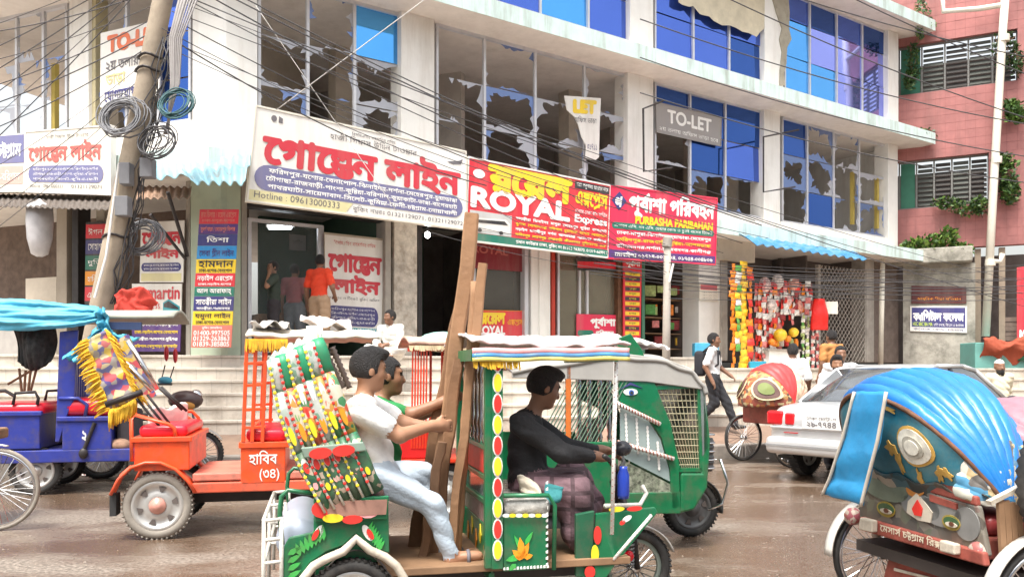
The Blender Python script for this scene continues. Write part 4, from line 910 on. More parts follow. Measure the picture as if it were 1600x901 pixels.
def wheel(par, c, r, tw, tyre_m, rim_m, spokes=0, hub_m=None, name='wheel'):
    c = Vector(c); rr = r-tw*.75
    prof = [(rr, -tw*.32), (rr+tw*.12, -tw*.5), (r-tw*.2, -tw*.5), (r-.004, -tw*.3), (r, 0), (r-.004, tw*.3), (r-tw*.2, tw*.5), (rr+tw*.12, tw*.5), (rr, tw*.32), (rr, -tw*.32)]
    t = MB().lathe(prof, c, (0,1,0), 40).build(name, tyre_m, par, smooth=True)
    tr = MB()
    if tw > .05:
        for k in range(44):
            a = 2*math.pi*k/44; q = c+Vector((math.cos(a), 0, math.sin(a)))*(r-.003); d = Vector((-math.sin(a), 0, math.cos(a)))
            tr.bar(q+Vector((0,-tw*.46,0))-d*.004, q+Vector((0,-tw*.12,0))+d*.01, .014, .012); tr.bar(q+Vector((0,tw*.12,0))+d*.01, q+Vector((0,tw*.46,0))-d*.004, .014, .012)
        tr.build('tread', tyre_m, t, kind='stuff')
    if spokes:
        MB().lathe([(rr-.022,-.012),(rr,-.018),(rr+.006,0),(rr,.018),(rr-.022,.012),(rr-.022,-.012)], c, (0,1,0), 40).build('rim', rim_m, t, smooth=True)
        sp = MB()
        for k in range(spokes):
            a = 2*math.pi*k/spokes; b = a+(.35 if k % 2 else -.35); sg = .03 if k % 4 < 2 else -.03
            sp.tube([c+Vector((.03*math.cos(b), sg, .03*math.sin(b))), c+Vector(((rr-.02)*math.cos(a), 0, (rr-.02)*math.sin(a)))], .0032, 4)
        sp.build('spokes', chrome, t, kind='stuff')
        MB().lathe([(0,-.05),(.03,-.05),(.03,-.035),(.018,-.03),(.018,.03),(.03,.035),(.03,.05),(0,.05)], c, (0,1,0), 14).build('hub', hub_m or chrome, t, smooth=True)
    else:
        MB().lathe([(.06,-tw*.28),(rr*.45,-tw*.34),(rr*.55,-tw*.22),(rr*.82,-tw*.16),(rr*.88,-tw*.40),(rr,-tw*.42),(rr+.012,-tw*.30),(rr,tw*.3),(rr*.5,tw*.2),(.06,tw*.2)], c, (0,1,0), 40).build('rim', rim_m, t, smooth=True)
        for k in range(6):
            a = R(15+60*k); h = c+Vector((math.cos(a)*rr*.69, -tw*.24, math.sin(a)*rr*.69)); e1 = Vector((math.cos(a),0,math.sin(a))); e2 = Vector((-math.sin(a),0,math.cos(a)))
            MB().prism([h-e1*.022-e2*.011, h-e1*.022+e2*.011, h+e1*.02+e2*.03, h+e1*.02-e2*.03], (0,-.004,0)).build('rim_hole', inner_dark, t)
        MB().lathe([(0,-tw*.62),(.035,-tw*.62),(.04,-tw*.5),(.065,-tw*.45),(.07,-tw*.3),(0,-tw*.3)], c, (0,1,0), 14).build('hub', hub_m or rim_m, t, smooth=True)
    return t
def side(par, name, pts, m, y0, th=.03, bevel=.006): # polygon in the x,z plane of a vehicle, given thickness
    mb = MB().prism([Vector((p[0], y0, p[2])) for p in pts], (0, th, 0)); return mb.build(name, m, par, bevel=bevel)
def cushion(par, name, x0, x1, y0, y1, z0, z1, m):
    mb = MB(); mb.box(x0, x1, y0, y1, z0, z1); o = mb.build(name, m, par, smooth=True); q = o.modifiers.new('bevel', 'BEVEL'); q.width = (z1-z0)*.42; q.segments = 4; return o
def oval(mb, c, rx, rz, y, tilt=0., n=14): mb.prism([(c[0]+rx*math.cos(a)*math.cos(tilt)-rz*math.sin(a)*math.sin(tilt), y, c[2]+rx*math.cos(a)*math.sin(tilt)+rz*math.sin(a)*math.cos(tilt)) for a in [2*math.pi*k/n for k in range(n)]], (0, -.004, 0)); return mb
def leaf(mb, a, b, w, y): # pointed leaf from a to b on a side plane
    a = Vector((a[0], 0, a[2])); b = Vector((b[0], 0, b[2])); d = b-a; n = Vector((-d.z, 0, d.x)).normalized()*w
    q = [a, a+d*.3+n, a+d*.7+n*.7, b, a+d*.7-n*.7, a+d*.3-n]; mb.prism([(p.x, y, p.z) for p in q], (0, -.004, 0)); return mb
def fringe(par, pts, drop, m, name='fringe', n=60, seed=1): # row of hanging threads along a line
    rg = random.Random(seed); mb = MB(); pts = [Vector(p) for p in pts]
    L_ = len(pts)-1
    for k in range(n):
        t = k/n*L_; i = min(int(t), L_-1); a = pts[i].lerp(pts[i+1], t-i); b = pts[i].lerp(pts[i+1], min(t-i+1.25*L_/n, 1)); d = drop*rg.uniform(.75, 1.1); sh = Vector((rg.uniform(-.01,.01), rg.uniform(-.012,.004), 0))
        mb.add([a, b, b+sh-Vector((0,0,d)), a+sh-Vector((0,0,d*rg.uniform(.85,1)))], [(0,1,2,3)])
    return mb.build(name, m, par, solid=.004, kind='stuff')
green = paint('rickshaw_green', (.01,.15,.06), .3); green_l = paint('bright_green', (.05,.42,.08)); pyel = paint('paint_yellow', (.85,.66,.03), .4, dirt=.15); pred = paint('paint_red', (.70,.04,.03), .4, dirt=.15); pwhite = paint('paint_white', (.80,.79,.75), .45, dirt=.15); porange = paint('paint_orange', (.85,.30,.02), .4, dirt=.15); ppink = paint('paint_pink', (.80,.35,.35), .45, dirt=.15); cream = paint('cream_trim', (.58,.52,.42), .6)
orange = paint('rickshaw_orange', (.80,.085,.02), .35); vinyl_red = M('vinyl_red', (.70,.02,.04), .28, var=.06); blue_v = paint('rickshaw_blue', (.03,.045,.28), .35); wood = M('brown_wood', (.26,.15,.08), .75, var=.25, scale=4., streak=True, dirt=.4, dcol=(.14,.08,.04)); plastic_clear = M('plastic_wrap', (.36,.35,.32), .15, var=.5, scale=14., bump=.6, fine=25.)
yellow_yarn = M('yellow_yarn', (.72,.42,.03), .9, var=.35, scale=12.)

# ----------------------------------------------------------------- green passenger rickshaw in front
G = Veh(550, 4.15, 13); g = G.px
T = G.thing('green_rickshaw', 'painted green rickshaw in front carrying two men and long timbers', 'rickshaw')
W = .95
wheel(T, (0, -.0, .225), .225, .085, rubber, silver, 0); wheel(T, (0, W, .225), .225, .085, rubber, silver, 0)
for y0, nm in ((-.02, 'side_panel'), (W-.01, 'side_panel')):
    o = side(T, nm, [g(444,852), g(452,838), g(490,830), g(490,779), g(606,775), g(608,862), g(592,858), g(575,849), g(556,832), g(537,850), g(510,860), g(484,878), g(470,905), g(462,960), g(440,960)], green, y0)
arch = [g(462,962), g(466,925), g(474,900), g(490,880), g(512,868), g(536,858), g(556,838), g(577,856), g(600,866), g(618,880), g(632,903), g(641,935), g(645,965)]
for y in (-.045, W+.03): MB().tube([Vector((p.x, y, p.z)) for p in arch], .022, 8).build('arch_trim', cream, T, smooth=True)
inn = MB(); ai = [Vector((p.x, 0, p.z-.03)) for p in arch[2:-2]]
inn.grid(lambda a, b: Vector((ai[0].x+(ai[-1].x-ai[0].x)*a, -.02+b*.12, .225+.265*math.sin(math.pi*(.03+.94*a)))), 16, 2); inn.build('wheel_guard', inner_dark, T, smooth=True)
MB().lathe([(0,.06),(.10,.06),(.115,.1),(.115,.8),(.10,.84),(0,.84)], g(467,848), (0,1,0), 24).build('gas_cylinder', M('tank_grey_blue', (.42,.47,.56), .35, metal=.2, dirt=.3), T, smooth=True)
rk = MB()
for y in (-.02, .45, W):
    rk.tube([g(413,812,0)+Vector((0,y,0)), g(411,960,0)+Vector((0,y,0))], .011, 6); rk.tube([g(440,806,0)+Vector((0,y,0)), g(440,960,0)+Vector((0,y,0))], .011, 6)
    for v in (812, 842, 878): rk.tube([g(411,v,0)+Vector((0,y,0)), g(441,v-3,0)+Vector((0,y,0))], .010, 6)
for v in (812, 878): rk.tube([g(412,v,-.02), g(412,v,W)+Vector((0,0,0)) if False else Vector((g(412,v).x, W, g(412,v).z))], .011, 6)
rk.build('rear_rack', dirty_white, T, smooth=True)
bent = [g(441,850), g(437,800), g(440,775), g(450,765), g(470,768), g(505,772)]
for y in (.0, W): MB().tube([p+Vector((0,y,0)) for p in bent], .012, 8).build('hood_stay', green, T, smooth=True)
zs = g(540,772).z; xs0, xs1 = g(492,772).x, g(640,772).x
MB().box(xs0, xs1-.16, .02, W-.02, .30, zs-.08).build('seat_box', green, T, bevel=.01)
cushion(T, 'seat_cushion', xs0+.02, xs1-.12, .03, W-.03, zs-.08, zs+.03, M('seat_brown', (.10,.05,.04), .5, var=.3))
cushion(T, 'seat_back', xs0-.02, xs0+.09, .05, W-.05, zs, zs+.42, M('seat_brown'))
MB().box(xs1-.18, g(990,880).x, .04, W-.04, .335, .375).build('floor_board', wood, T, bevel=.005)
[MB().box(-.35, g(960,880).x, y, y+.1, .25, .33).build('chassis_rail', dark_metal, T) for y in (.2, .65)]
# motifs on the side panel
for (u, v, ru, rv, m, tl) in ((497,831,.02,.045,pwhite,-.5),(574,830,.02,.045,pwhite,.5),(493,833,.013,.03,pred,-.5),(578,832,.013,.03,pred,.5)): oval(MB(), g(u,v), ru, rv, -.026 if m is pwhite else -.031, tl).build('painted_petal', m, T)
lv = MB()
for k in range(7): leaf(lv, g(470+k*6,866-k*4), g(462+k*7,846-k*5), .012, -.026); leaf(lv, g(590-k*3,858-k*4), g(600-k*3,842-k*5), .010, -.026)
for k in range(4): leaf(lv, g(450,900-k*12), g(470,888-k*12), .014, -.026)
lv.build('painted_leaves', green_l, T, kind='stuff')
# band over the seat with half-round motifs
side(T, 'seat_band', [g(490,775), g(607,772), g(604,808), g(492,812)], green, -.045, .02)
for (u, m) in ((506, pred), (574, ppink)): oval(MB(), g(u,792), .06, .045, -.052).build('painted_medallion', m, T)
for (u, v, m) in ((520,806,pyel),(550,808,pred)): oval(MB(), g(u,v), .05, .022, -.055).build('painted_medallion', m, T)
side(T, 'seat_strip', [g(510,780), g(604,777), g(602,800), g(512,804)], M('strip_brown', (.30,.16,.12), .6, var=.3), -.058, .004, 0)
# folded hood: six pleats leaning back
hw = art('hood_art_silver', [(.50,.55,.50),(.42,.50,.44),(.60,.62,.58),(.20,.36,.26),(.55,.58,.54)], 40.); hg = paint('hood_green', (.02,.26,.12), .5); hc = art('hood_art_cream', [(.62,.55,.40),(.60,.30,.06),(.66,.62,.50),(.62,.10,.05),(.62,.48,.08),(.06,.25,.10),(.66,.60,.46)], 30.); hd = art('hood_art_green', [(.025,.11,.055),(.02,.16,.07),(.025,.10,.055),(.03,.13,.06),(.50,.40,.30),(.02,.09,.05)], 34.)
hood_parts = []
HB = []
for i in range(7):
    t = i/6; tp_ = g(422+80*t, 566-38*t); bt_ = g(508+88*t, 797-36*t); HB.append((tp_, bt_))
for i in range(6):
    (a, b), (a2, b2) = HB[i], HB[i+1]; A = (a+a2)/2; Bb = (b+b2)/2
    for f0, f1, m in ((0, .22, hw if i % 2 == 0 else hg), (.22, .62, hc if i % 3 else hw), (.62, 1., hd)):
        p = [A.lerp(Bb, f0+(f1-f0)*k/4)+Vector((-.045*math.sin(math.pi*(f0+(f1-f0)*k/4))*(1-.6*i/5), -.03-.015*math.sin(k), .0)) for k in range(5)]
        MB().tube(p, [.036+.004*math.sin(q*2+i) for q in range(5)], 10).build('pleat', m, T, smooth=True)
for i in range(6):
    (a, b), (a2, b2) = HB[i], HB[i+1]; A = (a+a2)/2; Bb = (b+b2)/2; dr = (Bb-A).normalized(); tl = math.atan2(dr.z, dr.x)+math.pi/2
    for f_, dx in ((.0, 0),):
        MB().tube([a.lerp(b, k/12)+Vector((-.045*math.sin(math.pi*k/12)*(1-.6*i/5), -.068, 0)) for k in range(13)], .007, 5).build('hood_cord', M('cord_silver', (.62,.60,.52), .35, metal=.4), T, smooth=True)
        bd = MB(); [bd.ell(a.lerp(b, .04+k*.04)+Vector((-.045*math.sin(math.pi*(.04+k*.04))*(1-.6*i/5), -.074, 0)), (.009,.006,.009), 6, 4) for k in range(23)]; bd.build('hood_beads', pred if i % 2 else pyel, T, kind='stuff')
    for f, m, rx, rz in ((.70,pwhite,.022,.05),(.70+.012,pred,.017,.034),(.83+.03*(i % 2),pyel if i % 2 else ppink,.014,.026),(.30,pwhite,.016,.05),(.50,porange if i % 2 else pyel,.016,.06),(.40,green_l if i % 2 else pred,.010,.03)):
        oval(MB(), A.lerp(Bb, f)+Vector((-.045*math.sin(math.pi*f)*(1-.6*i/5),0,0)), rx*.8, rz*.8, -.071-(.005 if m in (pred, pyel) else 0), tl).build('painted_petal', m, T)
# belt across the pleats
bl_ = [HB[0][0].lerp(HB[0][1], .56), HB[6][0].lerp(HB[6][1], .68), HB[6][0].lerp(HB[6][1], .74), HB[0][0].lerp(HB[0][1], .63)]
side(T, 'hood_belt', bl_, M('belt_grey_green', (.22,.30,.24), .5), -.095, .02)
for f in (.25, .62): q = bl_[3].lerp(bl_[2], f); oval(MB(), q+Vector((0,0,.015)), .055, .028, -.098, .1).build('painted_medallion', pred, T)
# hood cloth across the width and back
hb = MB()
def hoodf(a, b):
    i = a*6; k = min(int(i), 5); q = HB[k][0].lerp(HB[k+1][0], i-k); q = q+Vector((0, b*W, .05*math.sin(math.pi*b)+.012*math.cos(a*36))); return q
hb.grid(hoodf, 60, 20); hb.crumple(.008, 9.); hb.build('hood_top', hw, T, smooth=True, solid=.01)
hb = MB(); hb.grid(lambda a, b: HB[0][0].lerp(HB[0][1], a)+Vector((.02*math.cos(a*25), b*W, .05*math.sin(math.pi*b)*(1-a))), 20, 8); hb.build('hood_back', hc, T, smooth=True, solid=.01)
side(T, 'hood_far_side', [HB[0][0], HB[6][0], HB[6][1], HB[0][1]], hc, W-.02)
hb = MB(); hb.grid(lambda a, b: HB[6][0].lerp(HB[6][1], a)+Vector((-.02, b*W, .05*math.sin(math.pi*b)*(1-a))), 10, 8); hb.build('hood_lining', hc, T, smooth=True, solid=.01)
MB().grid(lambda a, b: g(478+26*a, 528-3*a+18*b)+Vector((0,.25+.3*b,.10*math.sin(math.pi*b))), 18, 14).crumple(.010, 9.).build('white_flap', pwhite, T, smooth=True, solid=.006)
for k in range(2):
    mb = MB(); a = g(505+14*k,542,.5); b = g(536+10*k,606,.5); n = 18
    mb.tube([a.lerp(b, j/n) for j in range(n+1)], [.012 if j % 2 else .02 for j in range(n+1)], 8); mb.build('hood_rod', M('rod_dark', (.12,.09,.08), .4), T, smooth=True)
# partition between passengers and driver
xp = g(776,700).x; zt, zb = g(776,556).z, g(776,900).z
def pbox(name, y0, y1, z0, z1, m, th=.03, dx=0): return MB().box(xp-th+dx, xp+dx, y0, y1, z0, z1).build(name, m, T, bevel=.004)
Z_ = lambda v: EYE+(VH-v)*4.6/FPX
pbox('partition_post', -.0, .05, .36, Z_(560), green, .06); pbox('partition_post', W-.05, W, .36, Z_(560), green, .06)
for v0, v1 in ((692,700),(738,746),(775,783),(878,890)): pbox('partition_rail', .05, W-.05, Z_(v1), Z_(v0), green)
pbox('red_panel', .05, W-.05, Z_(738), Z_(700), pred, .012, -.008); pbox('glass_panel', .05, W-.05, Z_(775), Z_(746), M('pane_green_grey', (.16,.22,.20), .1, metal=.2), .008, -.01); pbox('lower_panel', .05, W-.05, Z_(878), Z_(815), green, .012, -.008); pbox('pink_panel', .05, W-.05, Z_(815), Z_(783), M('pane_dull_pink', (.34,.22,.20), .2), .008, -.01)
bal = [(.012,0),(.02,.03),(.012,.05),(.024,.10),(.014,.14),(.018,.22),(.014,.3),(.024,.35),(.012,.39),(.02,.41),(.012,.44)]
for k in range(7):
    y = .11+k*.12; h = (Z_(560)-Z_(692))/.44
    MB().lathe([(r, o*h) for r, o in bal], (xp-.015, y, Z_(692)), (0,0,1), 12).build('baluster', chrome, T, smooth=True)
for k in range(6): leaf(MB(), Vector((0,0,0)), Vector((0,0,0)), .0, 0) if False else None
for k in range(5):
    mb = MB(); y = .2+k*.13; z = Z_(850)+.05*(k % 2); mb.prism([(xp-.022, y, z-.05), (xp-.022, y+.03, z), (xp-.022, y, z+.06), (xp-.022, y-.03, z)], (-.004,0,0)); mb.build('painted_petal', pyel if k % 2 else porange, T)
strip_x0, strip_x1 = g(768,700).x, g(785,700).x
MB().box(strip_x0, strip_x1, -.012, -.002, .36, Z_(556)).build('post_face', green, T)
zz = Z_(566); k = 0
while zz > .40:
    m = pyel if k % 2 else pred; cx = (strip_x0+strip_x1)/2
    oval(MB(), (cx, 0, zz), .027, .055, -.013).build('painted_half_round', pwhite, T); oval(MB(), (cx, 0, zz), .020, .047, -.018).build('painted_half_round', m, T); zz -= .108; k += 1
# driver's box and cushion
x0, x1 = g(786,850).x, g(856,850).x
MB().box(x0, x1, .0, W-.15, .34, g(820,806).z).build('driver_box', green, T, bevel=.008)
cushion(T, 'driver_cushion', x0, x1+.02, -.01, W-.14, g(820,808).z, g(820,778).z, plastic_clear)
MB().tube([Vector((x1+.03,-.012,.34)), Vector((x1+.035,-.012,g(820,790).z)), Vector((x1,-.012,g(820,774).z)), Vector((x0,-.012,g(820,772).z))], .012, 8).build('seat_rail', green, T, smooth=True)
mb = MB()
for (a, b, w_) in (((816,872),(812,838),.022),((816,872),(826,846),.016),((816,872),(800,858),.018),((818,870),(832,866),.016),((816,872),(804,868),.012)): leaf(mb, g(*a), g(*b), w_, -.004)
mb.build('painted_flower', porange, T, kind='stuff')
mb = MB()
for (a, b, w_) in (((812,868),(790,875),.018),((815,860),(803,835),.012),((820,850),(832,830),.012),((806,880),(795,890),.014)): leaf(mb, g(*a), g(*b), w_, -.003)
mb.build('painted_leaves', green_l, T, kind='stuff')
for k in range(7): oval(MB(), g(790+k*10,804), .02, .010, -.013).build('painted_half_round', pyel if k % 2 else pwhite, T)
mb = MB()
for k in range(14): mb.prism([(x1-.012, -.002, .36+k*.033), (x1, -.002, .36+k*.033), (x1, -.002, .378+k*.033), (x1-.012, -.002, .37+k*.033)], (0,-.004,0))
for k in range(14): mb.prism([(x0+k*.018, -.002, .35), (x0+.012+k*.018, -.002, .35), (x0+.010+k*.018, -.002, .365), (x0+k*.018, -.002, .362)], (0,-.004,0))
mb.build('painted_rope_border', pwhite, T, kind='stuff')
# front post, roof, trims
def twist(name, a, b, r=.011, y=None, n=26):
    a = Vector(a); b = Vector(b); t = MB().tube([a, b], r, 10).build(name, pwhite, T, smooth=True); mb = MB(); d = (b-a); e1 = d.orthogonal().normalized(); e2 = d.normalized().cross(e1)
    mb.tube([a+d*(k/(n*4))+(e1*math.cos(k*math.pi/2)+e2*math.sin(k*math.pi/2))*r*.8 for k in range(n*4+1)], r*.42, 5); mb.build('winding', M('rope_rust', (.40,.16,.12), .7), t, smooth=True); return t
twist('front_post', g(963,556,.04), g(956,834,.04)); twist('front_post', g(962,552,.85), g(956,800,.85))
xr0, xr1 = g(736,550).x, g(966,550).x; zr = g(850,552).z
rgr = random.Random(4)
roofm = M('roof_fabric', (.68,.60,.57), .75, var=.3, scale=4., bump=.35, dirt=.75, dcol=(.55,.32,.36), dscale=3.)
mb = MB(); mb.grid(lambda a, b: Vector((xr0+(xr1+.06-xr0)*a, -.03+(W+.03)*b, zr+.035+.075*math.sin(math.pi*min(max(b,.06),.94))*(1-.2*abs(a-.5))+.006*math.sin(a*23+b*9)+.004*math.sin(a*41+b*15)+.012*math.sin(a*5+2))), 90, 30); mb.crumple(.008, 9.); mb.build('roof', roofm, T, smooth=True, solid=.012)
for k, (m, dz, h_) in enumerate(((ppink,.03,.035),(paint('trim_blue', (.05,.22,.45)),.002,.028),(paint('trim_yellow', (.70,.60,.15)),-.02,.02))):
    mb = MB(); mb.grid(lambda a, b: Vector((xr0+(xr1+.05-xr0)*a, -.035-.004*k+.004*math.sin(a*40+k), zr+dz-b*h_+.003*math.sin(a*17)+.01*(a-.5))), 40, 1); mb.build('roof_trim', m, T, smooth=True, solid=.006)
[MB().box(x_, x_+.02, 0, W, zr-.04, zr+.02).build('roof_frame', green, T) for x_ in (xr0, xr1-.02)]
fringe(T, [(xr0,-.03,zr-.02),(xr0+.25,-.03,zr-.025)], .06, yellow_yarn, n=30)
# steering head, fork, front wheel, nose panel
hub = g(990,898,.42); hub.z = .225
wheel(T, hub, .225, .075, rubber, M('rim_green_grey', (.25,.30,.26), .5, metal=.4), 24)
fk = MB()
for dy in (-.06, .06): fk.tube([g(962,752,.42)+Vector((0,dy,0)), hub+Vector((-.02,dy,.18)), hub+Vector((0,dy,0))], .018, 8)
fk.build('fork', dark_metal, T, smooth=True)
fk = MB(); sprg = [hub+Vector((-.05+.018*math.cos(k*.9), -.085+.018*math.sin(k*.9), .02+k*.0032)) for k in range(90)]; fk.tube(sprg, .006, 5); fk.build('fork_spring', M('spring_grey', (.25,.25,.25), .4, metal=.6), T, smooth=True)
MB().grid(lambda a, b: hub+Vector((.25*math.cos(R(20+120*a)), -.055+.11*b, .25*math.sin(R(20+120*a)))), 16, 3).build('front_mudguard', silver, T, smooth=True, solid=.008)
hbz = g(955,716,.15)
MB().tube([g(944,712,.10), g(958,722,.25), g(966,735,.42), g(975,722,.6), g(968,706,.75)], .014, 8).build('handlebar', M('handle_black', (.04,.04,.04), .4), T, smooth=True)
MB().tube([g(966,735,.42), g(966,800,.42)], .025, 10).build('steering_column', dark_metal, T, smooth=True)
MB().ell(g(972,700,.3), (.055,.06,.045)).build('headlamp', M('lamp_black', (.03,.03,.035), .25), T, smooth=True)
MB().lathe([(0,0),(.03,0),(.033,.02),(.033,.13),(.022,.16),(.022,.175),(0,.175)], g(974,778,.08), (0,0,1), 16).build('water_bottle', M('bottle_blue', (.02,.05,.35), .25), T, smooth=True)
mb = MB(); mb.prism([g(932,802,.05), g(1024,792,.30), g(1028,800,.30), g(962,880,.05), g(946,905,.05), g(928,905,.05)], (0,.03,0)); mb.build('nose_panel', green, T, bevel=.006)
side(T, 'foot_panel', [g(905,806), g(935,800), g(932,905), g(905,905)], paint('panel_dark_green', (.015,.10,.05)), .06)
for (u, v, m, ru, rv, tl) in ((938,838,pred,.022,.05,.0),(934,868,pyel,.022,.05,0.),(926,896,pred,.03,.035,0),(984,812,pwhite,.03,.014,.5),(977,818,pred,.018,.012,.5),(968,797,pyel,.045,.014,.05),(996,796,pred,.045,.014,.05)): oval(MB(), g(u,v,.0), ru, rv, .045 if u > 950 else .048, tl).build('painted_petal', m, T)
twist('rope_border', g(1018,804,.045), g(958,874,.045), .009, n=16)
MB().ell(g(983,868,.28), (.028,.028,.032)).build('red_lamp', M('lamp_red', (.70,.01,.02), .15), T, smooth=True)
MB().tube([g(945,790,.1), g(1000,788,.25), g(1010,770,.3), g(1003,758,.3)], .013, 8).build('front_rail', dirty_white, T, smooth=True)

# ----------------------------------------------------------------- green battery rickshaw with grilles behind it
E_ = Veh(960, 6.25, 13); e = E_.px
T = E_.thing('green_auto_rickshaw', 'green auto rickshaw with wire grilles and a painted eye behind the driver', 'auto rickshaw')
We = 1.1; auto_g = paint('auto_green', (.006,.15,.055), .3, coat=.2)
for y0 in (0., We-.03):
    side(T, 'side_pillar', [e(966,528), e(986,521), e(1003,545), e(1024,600), e(1048,660), e(1061,720), e(1063,792), e(1050,795), e(1047,732), e(1034,684), e(1010,648), e(968,628)], auto_g, y0)
    side(T, 'sill_panel', [e(880,772), e(1063,768), e(1064,802), e(940,802), e(880,790)], auto_g, y0)
    side(T, 'rear_side_panel', [e(820,690), e(966,690), e(966,770), e(820,790)], auto_g, y0)
side(T, 'side_glass', [e(970,632), e(1010,650), e(1033,686), e(1046,732), e(1048,752), e(970,712)], M('window_pale', (.36,.45,.44), .1, var=.1, alpha=.75), .012, .008, 0)
side(T, 'window_panel', [e(970,716), e(1048,756), e(1050,772), e(970,772)], M('leaf_pattern', (.16,.18,.13), .4, var=.9, scale=30., dirt=.6, dcol=(.55,.55,.45), dscale=22.), .012, .008, 0)
for u, v0, v1 in ((978,648,705),(995,655,712),(1012,668,722),(1028,692,736)):
    mb = MB(); n = 9
    for k in range(n): oval(mb, e(u+k*.3, v0+(v1-v0)*k/n), .010, .016, .008)
    mb.build('bead_decal', pwhite, T, kind='stuff')
for a, b in (((960,628),(1030,662)),((964,690),(1051,716))):
    A = e(*a)+Vector((0,-.02,0)); Bq = e(*b)+Vector((0,-.02,0)); t = MB().tube([A, Bq], .016, 8).build('rope_trim', pwhite, T, smooth=True); mb = MB(); d = Bq-A
    mb.tube([A+d*(k/80)+Vector((0,.014*math.cos(k*1.2),.014*math.sin(k*1.2))) for k in range(81)], .007, 5); mb.build('winding', M('rope_rust'), t, smooth=True)
oval(MB(), e(985,612), .058, .026, -.001).build('painted_eye', pwhite, T); oval(MB(), e(986,613), .021, .021, -.006).build('iris', paint('iris_blue', (.05,.15,.5)), T); oval(MB(), e(986,613), .012, .012, -.011).build('pupil', S_BLK, T); side(T, 'eyebrow', [e(968,608), e(985,597), e(1004,606), e(985,601)], S_NAVY, -.006, .005, 0)
# nose, windscreen, roof
mb = MB().prism([e(1096,602), e(1103,612), e(1111,690), e(1106,762), e(1086,796), e(1063,802), e(1064,738), e(1097,738)], (0, We, 0)); mb.build('nose', auto_g, T, bevel=.03)
mb = MB().prism([e(1094,600), e(1102,604), e(1106,700), e(1098,712)], (0, We, 0)); mb.build('windscreen', M('windscreen', (.22,.26,.25), .08, metal=.3), T)
for y0 in (.02, We-.04):
    fr = MB()
    c4 = [e(1014,606), e(1093,603), e(1097,734), e(1062,734)]
    for a, b in zip(c4, c4[1:]+c4[:1]): fr.bar(Vector((a.x,y0,a.z)), Vector((b.x,y0,b.z)), .03, .03)
    fo = fr.build('grille_frame', auto_g, T)
    gr = MB()
    for k in range(1, 13):
        v = 606+k*10; t = (v-605)/129; a = e(1015+46*t, v); b = e(1094+3*t, v); gr.tube([Vector((a.x,y0,a.z)), Vector((b.x,y0,b.z))], .0035, 4)
    for k in range(1, 11):
        f = k/11; a = e(1014+79*f, 606); b = e(1062+35*f, 734); gr.tube([Vector((a.x,y0,a.z)), Vector((b.x,y0,b.z))], .0035, 4)
    gr.build('wire_grille', M('grille_yellow_grey', (.45,.42,.28), .5, metal=.4), fo, kind='stuff')
gr = MB()
for k in range(16):
    a = e(880+k*6-40, 690); b = e(880+k*6+10, 596); gr.tube([a, b], .005, 4)
gr.build('wire_grille', M('grille_dark', (.10,.16,.11), .5, metal=.3), T, kind='stuff')
side(T, 'grille_rail', [e(830,690), e(965,690), e(965,698), e(830,698)], auto_g, -.01, .02); side(T, 'door_post', [e(884,560), e(892,560), e(892,690), e(884,690)], paint('post_orange', (.60,.16,.03)), -.01, .03)
for u in (905, 921, 938, 952):
    MB().lathe([(r, o*1.25) for r, o in bal], e(u,690,.05), (0,0,1), 10).build('baluster', chrome, T, smooth=True)
roof_e = M('auto_roof', (.40,.385,.355), .6, var=.15, scale=3., dirt=.4, dcol=(.30,.27,.22))
prof = [e(800,572), e(900,556), e(975,548), e(1040,556), e(1080,572), e(1098,592), e(1103,604)]
mb = MB(); mb.grid(lambda a, b: (lambda q: Vector((q.x, -.02+(We+.04)*b, q.z-.05*(2*b-1)**4+.008*math.sin(a*30))))(prof[min(int(a*6),5)].lerp(prof[min(int(a*6),5)+1], a*6-min(int(a*6),5))), 24, 12); mb.build('roof', roof_e, T, smooth=True, solid=.03)
side(T, 'roof_side', [e(800,575), e(975,552), e(1040,560), e(1080,576), e(1100,600), e(1096,608), e(1010,596), e(800,590)], roof_e, -.01, .03)
mb = MB(); rgz = random.Random(2)
mb.grid(lambda a, b: e(968+88*a, 545+12*a*a)+Vector((0, .1+.7*b, .06+.05*math.sin(math.pi*b)*(1+.4*math.sin(a*13))*(1-.5*a)+.012*math.sin(a*31+b*17))), 48, 20); mb.crumple(.014, 8.); mb.build('roof_bundle', M('bundle_white', (.74,.68,.66), .8, var=.2, dirt=.5, dcol=(.60,.25,.28), dscale=4.), T, smooth=True, solid=.012)
MB().lathe([(0,0),(.055,0),(.06,.02)]+[(.062 if k % 2 else .07, .03+k*.02) for k in range(11)]+[(.055,.26),(0,.26)], e(1102,735,.12), (0,0,1), 20).build('shock_cover', M('cover_black', (.05,.05,.05), .4), T)
for k in range(5): c = e(1102,730-k*13,.12); MB().tube([c+Vector((.072*math.cos(q*.5), .072*math.sin(q*.5), 0)) for q in range(13)], .007, 5, closed=True).build('chrome_ring', chrome, T, smooth=True)
hubE = e(1079,800,We/2); hubE.z = .235
wheel(T, hubE, .235, .09, rubber, M('rim_dark', (.12,.12,.12), .5, metal=.3), 0)
MB().grid(lambda a, b: hubE+Vector((.26*math.cos(R(-10+130*a)), -.07+.14*b, .26*math.sin(R(-10+130*a)))), 14, 3).build('front_mudguard', M('mudguard_dark', (.06,.06,.06), .5), T, smooth=True, solid=.01)
MB().tube([hubE+Vector((.1,-.12,.0)), hubE+Vector((.22,-.14,.05)), hubE+Vector((.27,-.14,.22)), hubE+Vector((.2,-.14,.42))], .012, 8).build('crash_bar', chrome, T, smooth=True)
wheel(T, (e(860,800).x, .12, .235), .235, .09, rubber, M('rim_dark'), 0); wheel(T, (e(860,800).x, We-.05, .235), .235, .09, rubber, M('rim_dark'), 0)
